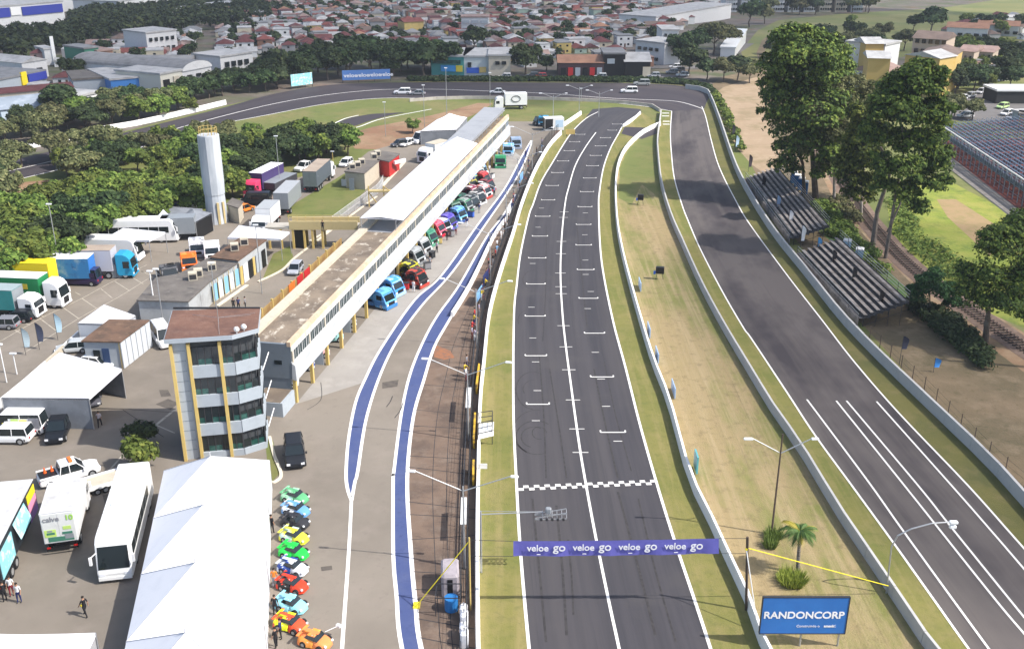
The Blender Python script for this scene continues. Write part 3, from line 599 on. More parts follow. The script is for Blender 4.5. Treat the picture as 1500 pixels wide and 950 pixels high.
tent('hospitality_tent','wide white tent with grey side curtains at the left edge, next to the black pickup',[tl4[0],tl4[1],tl4[2],tl4[3]],3.4,4.3,1,CANG,walls=(0,3,2))
t5=gz([(114,473),(176,475),(198,462),(152,446)],3.0)
tent('tent','small white tent with closed white walls behind the brown roofed workshop',[t5[0],t5[1],t5[2],t5[3]],3.0,3.8,1,mat('pale_grey_fabric',(.5,.52,.56),.8),walls=(0,1,2,3))
t6=gz([(333,348),(411,350),(424,340),(350,330)],3.3)
tent('canopy_tent','white pyramid canopy next to the paddock office and the yellow footbridge',[*t6],3.3,4.2,1,None,())
t7=gz([(152,350),(218,352),(242,340),(180,334)],3.2)
tent('canopy_tent','flat white canopy beside the motorhomes near the tree line',[*t7],3.2,3.9,1,None,())
t8=gz([(224,321),(256,322),(250,314),(232,313)],2.8); tent('canopy_tent','small white peaked canopy between the motorhomes and the water tower',[*t8],2.6,4.0,1,None,())
t9=gz([(616,192),(668,190),(684,172),(640,175)],3.0)
tent('marquee','white three peaked marquee behind the far end of the pit building',[*t9],3.0,4.6,3,CANG,(0,1))
t10=gz([(262,322),(286,325),(310,312),(280,305)],2.9); tent('tent','dark grey tent beside the foot of the water tower',[*t10],2.9,3.9,1,BLK,(1,),fab=CANG)
t11=gz([(205,308),(290,318),(296,306),(240,302)],2.6); tent('tent','low grey awning under the trees behind the motorhomes',[*t11],2.6,3.0,1,CANG,(0,),fab=CANG)

# ---------------------------------------------------------------- water tower
w0=G(319,325); wt=thing('water_tower','tall fluted white concrete water tower with yellow railing on top','water tower',w0)
mb=MB(); n=20; rings=[(1.8,0),(1.68,1.2),(1.6,3.5),(1.56,4.6),(1.64,4.8),(1.70,7),(1.70,14.2),(1.66,14.35)]
vs=[];fs=[]
for r,z in rings:
    for i in range(n): a=2*math.pi*i/n; k=r*(1 if i%2 else .965); vs.append((k*math.cos(a),k*math.sin(a),z))
for j in range(len(rings)-1):
    for i in range(n): fs.append((j*n+i,j*n+(i+1)%n,(j+1)*n+(i+1)%n,(j+1)*n+i))
fs.append(tuple(range((len(rings)-1)*n,len(rings)*n))); mb.add(vs,fs); mb.build('shaft',mat('tower_concrete_white',(.46,.49,.52),.8,[((.33,.36,.4),(.8,.8,.15),.45,.65,.7),((.6,.6,.6),(.6,.6,.1),.5,.7,.5)],coord='obj'),wt)
for a in (-1.1,-.55): MB().prism([(1.5*math.cos(a-.1),1.5*math.sin(a-.1)),(1.8*math.cos(a-.1),1.8*math.sin(a-.1)),(1.8*math.cos(a+.1),1.8*math.sin(a+.1)),(1.5*math.cos(a+.1),1.5*math.sin(a+.1))],.05,3.6).build('yellow_stripe',YELB,wt)
mb=MB()
for i in range(14):
    a=2*math.pi*i/14; x,y=1.4*math.cos(a),1.4*math.sin(a); mb.tube((x,y,14.35),(x,y,15.5),.035,4)
    b_=2*math.pi*(i+1)/14
    for z in (14.9,15.5): mb.tube((x,y,z),(1.4*math.cos(b_),1.4*math.sin(b_),z),.035,4)
mb.tube((.8,-.6,14.35),(.8,-.6,16),.05,4); mb.tube((.3,-.6,14.35),(.3,-.6,16),.05,4); mb.build('railing',YEL,wt)
low_building('pump_house','small cream pump house beside the foot of the water tower','building',gz([(331,300),(349,306),(357,296),(340,291)],2.6),2.6,CRM,ROOFG)
# ---------------------------------------------------------------- yellow footbridge over the paddock road
fb0=G(424,330,3.6); fb1=G(524,330,3.6)
fb=thing('footbridge','yellow concrete footbridge crossing the paddock road to the pit building','footbridge',(fb0.x,fb0.y,0))
d=Vector((fb1.x-fb0.x,fb1.y-fb0.y,0)); Lb=d.length; fb.rotation_euler=(0,0,math.atan2(d.y,d.x))
MB().box(0,Lb,-.35,-.05,3.0,4.3).box(0,Lb,2.0,2.25,3.3,4.3).build('side_beam',YELB,fb); MB().box(0,Lb,-.04,1.99,3.2,3.45).build('deck',CONC,fb)
for x in (.3,2.0,3.2,Lb*.46): MB().box(x,x+.3,-.3,.0,0,3.0).box(x,x+.3,1.7,2.0,0,3.18).build('pillar',YEL,fb)
MB().box(.6,2.0,.1,1.8,0,2.9).build('stair_core',BLK,fb)
for i in range(8): MB().tube((i*Lb/8,-.2,4.3),(i*Lb/8,-.2,5.2),.04,4).build('railing_post',YEL,fb)
MB().tube((0,-.2,5.2),(Lb,-.2,5.2),.04,4).tube((0,-.2,4.8),(Lb,-.2,4.8),.03,4).build('handrail',YEL,fb)
MB().box(-3.6,0,-.3,2.2,3.1,3.4).build('ramp',CONC,fb)
for x in (-3.3,-1.5): MB().box(x,x+.3,-.3,0,0,3.1).build('pillar',YEL,fb)
# second small gantry with yellow frame further back
g0=G(541,303); gt=thing('steel_gantry','small yellow frame gantry between the lawn fence and the pit building','gantry',g0)
MB().box(0,5.5,-.2,.9,2.6,2.85).build('beam',YELB,gt)
for x in (0,2.6,5.2): MB().tube((x,0,0),(x,0,3.7),.12,4).build('post',YEL,gt)
MB().tube((0,0,2.6),(1.6,.2,.2),.1,4).tube((2.6,0,3.6),(3.6,0,2.8),.08,4).build('brace',YEL,gt)
# paddock offices further back
o1=low_building('small_office','small cream block with dark flat roof beside the lawn','building',gz([(504,252),(534,255),(556,236),(523,236)],3.0),3.0,CRM,ROOFG); 
for p in ((524,244),(530,240),(516,247)): ac(o1,p,3.17)
a=gz([(534,255)],3)[0]-o1.location
MB().box(-2.9,-2.0,-.35,-.25,.02,2.2).box(-4.3,-3.4,-.35,-.25,.8,2.0).build('door',DGRY,o1,(a.x,a.y+.4,0))
o2=low_building('small_office','low dark roofed office with red shaded front behind the cream block','building',gz([(552,234),(570,238),(586,226),(560,222)],3.0),3.0,REDP,ROOFG)
ac(o2,(553,228),3.17); ac(o2,(548,232),3.17)
MB().box(-3.5,-.5,-.2,.2,2.2,2.8).build('white_awning',CANV,o2,(5.5,2.4,0),.9)
# garden fence panels (white translucent) by the lawn
lf=thing('mesh_fence','pale mesh fence along the lawn beside the paddock road','fence',G(480,338))
P=line([(480,338),(520,308),(552,285),(562,270)],4)
for p_,q_ in zip(P,P[1:]):
    t=(q_-p_); L_=t.length; t.normalize(); m4=Matrix.Translation(p_-P[0])@Matrix.Rotation(math.atan2(t.y,t.x),4,'Z')
    mb=MB(); mb.box(0,.05,-.03,.03,0,1.8,M=m4).box(0,L_,-.015,.015,1.76,1.8,M=m4).box(0,L_,-.015,.015,.9,.93,M=m4)
    for k in range(1,int(L_/.16)): mb.box(k*.16,k*.16+.03,-.01,.01,0,1.8,M=m4)
    mb.build('mesh_panel',WM,lf)
# ---------------------------------------------------------------- tractor-trailer loads of paddock walls: banner wall at left edge
bw=thing('banner_wall','white banner covered low wall with blue flags between the parking bays and the white tent','wall',G(0,600))
P=line([(0,605),(40,572),(95,522),(118,500)],2)
for i,(p_,q_) in enumerate(zip(P,P[1:])):
    t=(q_-p_); L_=t.length; t.normalize(); m4=Matrix.Translation(p_-P[0])@Matrix.Rotation(math.atan2(t.y,t.x),4,'Z')
    MB().box(0,L_-.06,-.1,.1,0,1.1,M=m4).build('wall_panel',[WALLW,CRM][i==3],bw)
# ---------------------------------------------------------------- vehicles
def loft(mb,st,mi=0,n=None):
    """stations (x, halfwidth, zbottom, ztop, top inset)"""
    vs=[];m=8
    for (x,w,zb,zt,ti) in st:
        zm=zb+(zt-zb)*.55
        for (y,z) in ((-w*.9,zb),(-w,zb+.12),(-w,zm),(-w+ti*.8,zt-.03),(w-ti*.8,zt-.03),(w,zm),(w,zb+.12),(w*.9,zb)): vs.append((x,y,z))
    fs=[(i*m+k,i*m+(k+1)%m,(i+1)*m+(k+1)%m,(i+1)*m+k) for i in range(len(st)-1) for k in range(m)]
    fs+= [tuple(range(m-1,-1,-1)),tuple(range((len(st)-1)*m,len(st)*m))]
    return mb.add(vs,fs,mi)
_wm={}
def wheel_mesh(r,w):
    k=(r,w)
    if k not in _wm:
        _wm[k]=(MB().tube((0,-w/2,0),(0,w/2,0),r,12).mesh('tyre',[TYRE]),MB().tube((0,-w/2-.012,0),(0,w/2+.012,0),r*.58,10).mesh('rim',[METAL]))
    return _wm[k]
def wheels(par,xs,y,r,w):
    a,b=wheel_mesh(r,w)
    for x in xs:
        for s in (-1,1): t=kid(a,'wheel',par,(x,s*y,r)); kid(b,'rim',t)
HLT=mat('headlight_glass',(.8,.82,.85),.15,spec=.8); TLT=mat('tail_light_red',(.4,.01,.01),.3)
def pose(front,rear):
    f=GT(*front); r=GT(*rear); d=f-r; return f,math.atan2(d.y,d.x)
def car(label,front,rear,col,kind='sedan',cat='car',group=None,name='parked_car',roofc=None,h=None,k=1.0):
    f,a=pose(front,rear) if h is None else (GT(*front),R(h))
    th=thing(name,label,cat,f,a,group)
    L,Wd,Hh,hood,trunk,zb={'sedan':(4.4,1.76,1.45,1.25,.75,.75),'hatch':(3.9,1.7,1.5,1.0,.15,.8),'suv':(4.7,1.9,1.75,1.25,.12,.98),'pickup':(5.2,1.9,1.8,1.3,1.7,1.0),'van':(5.4,2.0,2.35,.75,.05,1.15),'mini':(2.9,1.62,1.15,.85,.3,.66)}[kind]
    w=Wd/2; pm=col if not isinstance(col,tuple) else paint('car_paint_%d_%d_%d'%tuple(int(c*99) for c in col),col,.3,.12)
    mb=MB(); loft(mb,[(0,w*.72,.32,zb*.72,.1),(-.12,w*.9,.25,zb*.86,.1),(-.6,w,.22,zb*.97,.1),(-hood,w,.22,zb,.08),(-L+trunk+.2,w,.22,zb,.08),(-L+.5,w,.24,zb*1.0,.1),(-L+.1,w*.93,.28,zb*.97,.1),(-L,w*.85,.35,zb*.8,.1)])
    bo=mb.build('body',pm,th,smooth=False,bevel=.03)
    gl=MB(); rl=-L+trunk
    if kind=='pickup': rl=-L+1.75
    x0,x1,x2,x3=-hood+.05,-hood-.65,rl+(.45 if kind in('sedan','mini') else .18),rl-.02
    wt=w*.78; zt=Hh-.07
    gl.add([(x0,-w*.92,zb),(x0,w*.92,zb),(x3,w*.92,zb),(x3,-w*.92,zb),(x1,-wt,zt),(x1,wt,zt),(x2,wt,zt),(x2,-wt,zt)],[(0,1,5,4),(1,2,6,5),(2,3,7,6),(3,0,4,7)])
    gl.build('window',GLS,th)
    MB().add([(x1+.05,-wt-.02,zt-.02),(x1+.05,wt+.02,zt-.02),(x2-.05,wt+.02,zt-.02),(x2-.05,-wt-.02,zt-.02),(x1-.15,-wt+.08,Hh),(x1-.15,wt-.08,Hh),(x2+.1,wt-.08,Hh),(x2+.1,-wt+.08,Hh)],[(0,1,5,4),(1,2,6,5),(2,3,7,6),(3,0,4,7),(4,5,6,7)]).build('roof',roofc or pm,th)
    mb=MB()
    for s in (-1,1):
        for (xa,za,xb,zb_) in ((x0,zb,x1,zt),((x1+x2)/2,zb,(x1+x2)/2,zt),(x3,zb,x2,zt)):
            mb.tube((xa,s*w*.925,za),(xb,s*(wt+.01),zb_),.045,4)
    mb.build('window_pillar',pm,th)
    wheels(th,(-.82 if kind!='mini' else -.5,-L+.85 if kind!='mini' else -L+.5),w-.1,.33 if kind in('sedan','hatch','mini') else .37,.22)
    for s in (-1,1):
        MB().box(-.1,.005,s*w*.68-.16,s*w*.68+.16,zb*.58,zb*.76).build('headlight',HLT,th)
        MB().box(-L-.01,-L+.06,s*w*.68-.13,s*w*.68+.13,zb*.6,zb*.8).build('tail_light',TLT,th)
        MB().box(-hood-.2,-hood-.02,s*(w+.09)-.08,s*(w+.09)+.08,zb-.02,zb+.14).build('wing_mirror',pm,th)
    if kind=='pickup':
        MB().box(-L+.12,-L+1.6,-w*.82,w*.82,zb-.02,zb+.03).build('load_bed',BLK,th)
        for s in (-1,1): MB().box(-L+.05,-L+1.65,s*w*.93-.06,s*w*.93+.06,zb,zb+.12).build('bed_side',pm,th)
    if kind=='van': MB().box(-2.2,-L+.3,w*.93,w*.93+.02,1.25,1.9).build('side_panel',pm,th)
    if k!=1: th.scale=(k,k,k)
    return th
def cab(par,x0,W_,Hc,colm,L=2.2,lean=.25,fair=True):
    """cab-over tractor cab with front at x0, going back"""
    w=W_/2; c=thing_part('cab',par)
    prof=[(x0,.45),(x0+.03,1.25),(x0-.05,1.5),(x0-lean,Hc*.80),(x0-lean-.35,Hc*.93),(x0-lean-.9,Hc),(x0-L,Hc),(x0-L,.9),(x0-L+.2,.45)]
    b=MB().extr(prof,-w,w).build('cab_body',colm,par,bevel=.07)
    MB().add([(x0+.0,-w*.88,1.55),(x0+.0,w*.88,1.55),(x0-lean+.03,w*.84,Hc*.78),(x0-lean+.03,-w*.84,Hc*.78)],[(0,1,2,3)]).build('windscreen',GLS,b)
    for s in (-1,1):
        MB().box(x0-1.25,x0-.35,s*(w+.008)-.008,s*(w+.008)+.008,1.55,Hc*.72).build('side_window',GLS,b)
        MB().box(x0-.32,x0-.1,s*(w+.16)-.1,s*(w+.16)+.1,1.5,2.15).build('wing_mirror',colm,b)
        MB().box(x0-.02,x0+.045,s*w*.74-.2,s*w*.74+.2,.62,.86).build('headlight',HLT,b)
    MB().box(x0-.01,x0+.04,-w*.5,w*.5,.55,1.4).build('grille',BLK,b)
    MB().box(x0-.15,x0+.08,-w*.98,w*.98,.32,.52).build('bumper',colm,b)
    return b
def thing_part(*a): return None
def truck(label,front,rear,L,cabm,sidem,roofm,hb=3.9,W_=2.5,hc=None,cat='truck',h=None,name='semi_truck',hascab=True,zf=1.15,rearm=None,gap=.5,group=None,frontm=None):
    f,a=pose(front,rear) if h is None else (GT(*front),R(h))
    th=thing(name,label,cat,f,a,group); w=W_/2; cl=0
    if hascab: cab(th,0,W_*.98,hc or 3.1,cabm); cl=2.2+gap
    mb=MB(); x0,x1=-cl,-L
    mb.box(x1,x0,-w,w,zf,hb-.04); bx=mb.build('cargo_box',sidem,th)
    MB().box(x1-.02,x0+.02,-w-.02,w+.02,hb-.04,hb).build('roof',roofm,bx)
    MB().box(x0+.004,x0+.03,-w+.05,w-.05,zf+.05,hb-.1).build('front_panel',frontm or sidem,bx)
    for s in (-1,1): MB().box(x1-.035,x1-.006,min(s*.02,s*(w-.06)),max(s*.02,s*(w-.06)),zf+.06,hb-.12).build('rear_door',rearm or sidem,bx)
    MB().box(x1+.2,-.6,-.45,.45,.7,zf).box(x1,x1+.08,-w*.95,w*.95,.45,.62).build('chassis',BLK,th)
    for s in (-1,1): MB().box(x1-.03,x1+.02,s*w*.8-.14,s*w*.8+.14,.66,.8).build('tail_light',TLT,th)
    xs_=[-1.1] if hascab else []
    if L>9: xs_+=[-3.4] if hascab else []; xs_+=[x1+1.2,x1+2.4,x1+3.6]
    else: xs_+=[x1+1.4]
    wheels(th,xs_,w-.22,.5,.35)
    return th
def bus(label,front,rear,L,m,W_=2.55,Hh=3.6,h=None,stripe=None,name='coach',glass=True,cat='bus'):
    f,a=pose(front,rear) if h is None else (GT(*front),R(h))
    th=thing(name,label,cat,f,a); w=W_/2
    prof=[(0,.45),(.06,.9),(-.02,1.35),(-.5,Hh-.35),(-.95,Hh-.05),(-1.4,Hh),(-L+.4,Hh),(-L+.08,Hh-.2),(-L,Hh-.6),(-L,.5),(-L+.2,.4),(-.2,.35)]
    b=MB().extr(prof,-w,w).build('body',m,th,bevel=.12)
    MB().add([(.02,-w*.9,1.3),(.02,w*.9,1.3),(-.42,w*.86,Hh-.55),(-.42,-w*.86,Hh-.55)],[(0,1,2,3)]).build('windscreen',GLS,th)
    for s in (-1,1):
        if glass:
            for i in range(int((L-2.2)/1.5)): MB().box(-1.1-i*1.5-1.42,-1.1-i*1.5,s*(w+.005)-.006,s*(w+.005)+.006,1.65,2.6).build('side_window',GLS,th)
        if stripe: MB().box(-L+.4,-.9,s*(w+.006)-.008,s*(w+.006)+.008,1.0,1.5).build('stripe',stripe,th)
        MB().box(-.05,.07,s*w*.72-.22,s*w*.72+.22,.72,.98).build('headlight',HLT,th)
        MB().tube((-.25,s*w*.9,2.7),(.25,s*(w+.28),2.55),.04,5).box(.12,.3,s*(w+.26)-.1,s*(w+.26)+.1,1.95,2.6).build('wing_mirror',WM,th)
    MB().box(-.02,.1,-w*.95,w*.95,.36,.62).build('bumper',m,th)
    MB().box(-L*.5-.9,-L*.5+.9,-.75,.75,Hh-.02,Hh+.12).build('roof_hatch',m,th); MB().box(-L*.78-.4,-L*.78+.4,-.4,.4,Hh-.02,Hh+.07).build('roof_hatch',m,th)
    for xx in (-L*.2,-L*.35,-L*.65,-L*.9): MB().box(xx,xx+.04,-w*.96,w*.96,Hh-.01,Hh+.012).build('roof_seam',METAL,th)
    wheels(th,(-2.4,-L+3.4,-L+2.1),w-.2,.5,.32)
    return th
WP=paint('white_vehicle_paint',(.78,.78,.78),.35,.15); SIL=paint('silver_vehicle_paint',(.42,.44,.46),.35,.15); NAVY=paint('navy_paint',(.02,.03,.10),.3,.2); BLKP=paint('black_vehicle_paint',(.012,.014,.018),.25,.1)
TEAL=paint('teal_trailer_paint',(.03,.22,.22)); GRNP=paint('green_trailer_paint',(.02,.20,.07)); SKY=paint('bright_teal_blue_paint',(.02,.28,.48)); YELV=mat('bright_yellow_tarp',(.82,.62,.02),.5); GREYB=paint('grey_trailer_paint',(.24,.26,.28)); ORGP=paint('orange_vehicle_paint',(.75,.13,.01)); PINKP=paint('pink_red_paint',(.65,.05,.13)); PURP=paint('dark_purple_paint',(.06,.04,.13)); TAN=mat('dusty_tan_roof',(.36,.29,.23),.8,[((.25,.2,.16),.5,.45,.65,.6)])
ROOFW=mat('dirty_white_vehicle_roof',(.55,.55,.55),.6,[((.33,.32,.31),.7,.45,.7,.7),((.10,.09,.09),1.1,.66,.72,.6)],coord='obj')
# --- lower left
bus('long white coach with dark windscreen parked beside the large marquee',(171,853),(205,725),12.6,mat('coach_white',(.80,.80,.78),.35,[((.62,.62,.6),.3,.5,.7,.5)],coord='obj'),h=None)
WD=paint('soiled_white_doors',(.62,.62,.60),.5,.4)
bt=truck('dirty white box truck with green and grey lettering on its rear doors, beside the coach',(112,738),(87,838),7.6,WP,WP,ROOFW,hb=3.9,rearm=WD,name='box_truck')
bt_rear=-7.6-.06
GT1=plain('lettering_grey',(.22,.22,.24)); GT2=plain('lettering_green',(.30,.55,.08)); GT3=plain('print_dark_green',(.05,.18,.12)); GT4=plain('print_lime',(.45,.62,.15))
rot=(math.pi/2,0,-math.pi/2)
bxp=[c for c in bt.children if c.name.startswith('cargo_box')][0]
text('calve',.62,GT1,'lettering',bxp,(bt_rear,1.1,3.15),rot,bold=.01); text('10',.62,GT2,'lettering',bxp,(bt_rear,-.55,3.15),rot,bold=.02)
mb=MB(); mb.box(bt_rear,bt_rear+.02,.25,1.1,1.75,2.4).box(bt_rear,bt_rear+.02,-.9,-.3,2.3,2.6); mb.build('green_print',GT4,bxp)
mb=MB(); mb.box(bt_rear,bt_rear+.02,-1.0,.9,1.3,1.7).box(bt_rear-.01,bt_rear+.01,-.95,-.2,1.9,2.1).box(bt_rear-.01,bt_rear+.01,.35,.95,1.95,2.15); mb.build('dark_print',GT3,bxp)
MB().box(bt_rear-.005,bt_rear+.01,.5,.9,2.2,2.35).box(bt_rear-.005,bt_rear+.01,-1.0,-.35,1.45,1.85).build('grey_print',GREYB,bxp)
bl_=truck('black sided exhibition truck with stacked yellow, pink and purple signs, cut by the left edge',(37,762),(-30,900),10.5,WP,mat('black_body_side',(.02,.025,.03),.5),ROOFW,hb=3.9,hascab=False,name='exhibition_truck')
b0=[c for c in bl_.children if c.name.startswith('cargo_box')][0]
for i,(c,z) in enumerate((((.75,.6,.02),2.85),((.75,.3,.45),2.0),((.28,.16,.42),1.2))): MB().box(-2.4,-.25,-1.31,-1.262,z,z+.75).build('sign_panel',plain('panel_col_%d'%i,c),b0)
MB().add([(-6.4,-1.28,3.6),(-3.2,-1.28,3.6),(-3.2,-1.7,2.2),(-6.4,-1.7,2.2)],[(0,1,2,3)]).box(-10.3,-7,-1.31,-1.265,1.3,3.4).build('awning_panel',mat('pale_blue_print',(.25,.55,.6),.6,[((.7,.75,.75),1.3,.5,.6,.8)],coord='obj'),b0)
# white pickup with beacon and flat trailer
pk=car('white pickup with amber roof beacon and red cones, beside a flatbed trailer',(146,688),(103,700),(.75,.75,.75),'pickup','pickup'); 
MB().box(-2.5,-2.2,-.5,.5,1.8,1.95).build('light_bar',ORG,pk)
for x in (-3.9,-4.5): MB().tube((x,.3,1.05),(x,.3,1.6),.16,8,.03).build('cone',plain('cone_orange',(.8,.12,.02)),pk)
tr=thing('flatbed_trailer','empty car trailer with pale wooden ramps, behind the white pickup','trailer',G(97,728),R(195+20))
MB().box(-5.2,0,-1.0,1.0,.55,.7).build('deck',CRM,tr)
for s in (-1,1): MB().box(-5.2,0,s*1.05-.1,s*1.05+.1,.5,.82).build('side_rail',WM,tr)
MB().box(.0,1.5,-.06,.06,.5,.58).build('drawbar',METAL,tr); wheels(tr,(-2.4,-3.1),1.15,.3,.2)
MB().box(-5.25,-5.15,-.95,.95,.7,1.1).build('tailboard',REDP,tr)
car('black pickup parked with its nose to the camera beside the grey sided tent',(80,653),(93,623),(.012,.014,.018),'pickup','pickup')
vn=car('white panel van with coloured cartoonless graffiti print on its side, beside the tent'.replace('cartoonless ',''),(-10,632),(63,630),(.78,.78,.78),'van','van',name='panel_van',h=180)
VN2=MB()
for (x0,x1,z0,z1,m_) in ((-3.2,-2.5,1.2,1.9,GT4),(-2.9,-2.3,1.0,1.4,ORG),(-4.0,-3.3,1.3,1.8,YELV),(-5.2,-4.2,.9,2.0,GT1),(-3.6,-3.2,.9,1.2,GT2),(-2.2,-1.6,1.1,1.5,YELV)): MB().box(x0,x1,.985,1.03,z0,z1).build('side_print',m_,vn)
car('white off road car at the left edge in front of the panel van',(-22,645),(30,648),(.74,.74,.74),'suv','car',h=180)
# paddock trucks, left
truck('articulated truck with white rounded cab and teal trailer at the left edge',(62,463),(0,452),15,WP,TEAL,paint('grey_green_roof',(.3,.36,.36)),hb=3.8,h=-6,hc=2.8,frontm=GREYB)
tg=truck('articulated truck with tall white cab and green trailer carrying a yellow name plate',(99,448),(0,430),15.5,WP,GRNP,mat('pale_trailer_roof',(.7,.72,.72),.6),hb=4.1,h=-6,hc=3.6)
MB().box(-6.2,-4.2,-1.28,-1.262,2.6,3.3).build('name_plate',paint('gold_plate',(.6,.45,.05)),tg)
truck('yellow tarpaulin trailer behind the green trailer at the left edge',(83,424),(0,420),12,WP,YELV,YELV,hb=4.1,h=-4,hascab=False,name='yellow_trailer',cat='trailer')
tb=truck('blue curtain sided trailer with white roof in front of the long grey trailer',(139,415),(50,415),8.6,WP,mat('blue_print_side',(.03,.16,.36),.5,[((.25,.35,.40),.5,.5,.66,.8),((.02,.05,.15),.9,.55,.7,.7)],coord='obj'),mat('clean_white_roof',(.8,.8,.8),.5),hb=4.0,h=2,hascab=False,name='curtain_trailer',cat='trailer',frontm=paint('mid_blue_front',(.03,.17,.5)))
text('VIMEX',1.0,WHT,'lettering',tb,(-7.4,-1.262,2.1),(math.pi/2,0,0),bold=.02)
truck('long articulated truck with bright teal cab and grey white trailer',(200,404),(50,404),17,SKY,mat('pale_grey_side',(.45,.45,.5),.6,[((.03,.08,.35),.16,.56,.6,.8)],coord='obj'),TAN,hb=4.2,h=2,hc=3.5)
cb=thing('equipment_crate','grey panelled equipment crate beside the teal cab','crate',G(157,408),R(3))
for k in range(2): MB().box(k*1.45,k*1.45+1.4,0,1.2,.1,2.0).build('crate_panel',GREYB,cb)
MB().box(0,2.9,0.1,1.1,0,.1).build('skid',BLK,cb)
bus('white motorhome with rounded nose parked behind the teal cab truck',(208,382),(98,374),13,WP,h=-4,name='motorhome',cat='motorhome',glass=False)
bus('white coach with curved rear and dark side window under the trees',(263,352),(155,348),13,WP,h=4,name='motorhome',cat='motorhome',Hh=3.7)
truck('grey box trailer with dark blue open end near the water tower',(289,349),(262,352),5,WP,GREYB,GREYB,hb=3.7,hascab=False,name='grey_trailer',cat='trailer',h=8,rearm=NAVY)
bus('blue and white coach partly hidden behind the water tower',(312,303),(248,312),12,WP,stripe=BLUP,name='coach',h=14)
car('dark purple people carrier with decals parked in front of the blue trailer',(92,415),(150,414),(.03,.02,.06),'van','van',h=176,name='people_carrier',roofc=NAVY)
car('black hatchback at the left edge beside the teal truck',(4,470),(34,470),(.015,.018,.02),'hatch',h=180)
car('white van with its side door open between the workshop and the control tower',(247,512),(224,478),(.76,.76,.76),'van','van',k=.95)
car('silver car parked between the white tent and the workshop',(82,517),(116,514),(.42,.44,.45),'hatch')
car('white car roof showing behind the wide white tent',(166,540),(135,536),(.76,.76,.76),'hatch',k=.95)
car('dark sedan in the shade under the edge of the wide white tent',(138,598),(136,580),(.10,.10,.12),'hatch',k=.9)
car('grey car half cut by the left edge in front of the black hatchback',(-18,480),(4,478),(.2,.2,.22),'hatch',h=180)
# orange/white racing tractor cabs near office
def race_truck(label,front,h,c1,c2,group='racing trucks in the pit lane',L=5.2,Hh=2.7,acc=None,tail=True):
    th=thing('racing_truck',label,'racing truck',GT(*front),R(h),group); w=1.22
    m1=livery('race_%d_%d_%d_%d'%(*tuple(int(x*99) for x in c1),int(c2[0]*99)),c1,c2); m2=paint('race_%d_%d_%d'%tuple(int(x*99) for x in c2),c2,.3,.2)
    prof=[(0,.2),(.03,1.0),(-.15,1.25),(-.55,2.1),(-.8,Hh-.15),(-1.3,Hh),(-2.3,Hh-.05),(-2.35,.75),(-2.0,.25)]
    b=MB().extr(prof,-w,w).build('cab_body',m1,th,bevel=.07)
    MB().add([(-.13,-w*.86,1.3),(-.13,w*.86,1.3),(-.54,w*.82,2.12),(-.54,-w*.82,2.12)],[(0,1,2,3)]).build('windscreen',GLS,b)
    MB().box(-.75,-.6,-w*.9,w*.9,2.15,2.32).build('sun_visor',m2,b)
    MB().box(-.12,.1,-w*1.02,w*1.02,.12,.55).build('front_spoiler',m2,b)
    MB().box(-.03,.05,-w*.55,w*.55,.62,1.1).build('grille',BLK,b)
    for s in (-1,1):
        MB().box(-1.75,-.8,s*(w+.01)-.01,s*(w+.01)+.01,1.4,2.1).build('side_window',GLS,b)
        MB().box(-.04,.06,s*w*.76-.17,s*w*.76+.17,.66,.9).build('headlight',HLT,b)
        MB().box(-L+.3,-2.4,s*w*.9-.12,s*w*.9+.12,.35,.85).build('side_skirt',m2,th)
        MB().extr([(-L+.2,1.0),(-L+.5,1.25),(-L+1.5,1.25),(-L+1.8,1.0)],s*.95-.27,s*.95+.27).build('mudguard',m1,th)
    MB().box(-L,-2.35,-.42,.42,.45,.75).build('chassis',BLK,th); MB().box(-3.0,-2.45,-.8,.8,.7,1.5).build('engine_cover',m2,th)
    if tail: MB().extr([(-2.36,1.2),(-2.36,2.5),(-2.9,2.1),(-3.1,1.3)],-w*.9,w*.9).build('air_fairing',m1,th)
    if acc: MB().box(-2.2,-.2,-w-.025,-w-.012,.75,1.25).build('side_stripe',paint('stripe_%d_%d_%d'%tuple(int(x*99) for x in acc),acc),b)
    wheels(th,(-.95,-L+.95),w-.2,.48,.38); th.scale=(.9,.9,.9)
    return th
race_truck('orange racing truck cab parked behind the paddock office',(279,398),-70,(.75,.13,.01),(.7,.25,.05),None)
race_truck('black racing truck with its bonnet open in front of the orange one',(252,415),-60,(.02,.02,.02),(.15,.15,.16),None,Hh=2.3)
race_truck('white racing truck with dark windows behind the paddock office',(312,383),-75,(.75,.75,.75),(.6,.6,.62),None,Hh=3.0)
race_truck('white racing truck with open side beyond the orange truck',(290,378),-75,(.72,.72,.74),(.3,.3,.32),None,Hh=3.0)
# back road trucks
truck('black and purple articulated truck with pink red cab and white roof under the trees',(366,292),(412,268),11,PINKP,PURP,mat('clean_white_roof',(.8,.8,.8),.5),hb=4.1,hc=3.2)
car('black van in front of the pink cab truck',(352,300),(384,297),(.015,.015,.018),'van','van',h=180)
truck('dark grey trailer with empty skeletal frame behind the pink cab truck',(395,287),(430,270),8,WP,paint('dark_frame',(.06,.06,.07)),GREYB,hb=2.4,hascab=False,name='frame_trailer',cat='trailer',zf=1.2)
truck('dark grey articulated truck with tan roof and white lettering facing away up the paddock road',(482,258),(442,295),12.5,WP,mat('slate_side',(.09,.11,.13),.5,[((.5,.5,.5),.5,.62,.68,.9)],coord='obj'),TAN,hb=4.0,hc=3.2,rearm=paint('grey_green_rear',(.16,.19,.19)))
truck('grey box truck between the white truck and the dark grey articulated truck',(432,296),(406,324),8.5,WP,GREYB,paint('light_grey_roof',(.36,.37,.38)),hb=3.9,hascab=False,name='grey_box_truck')
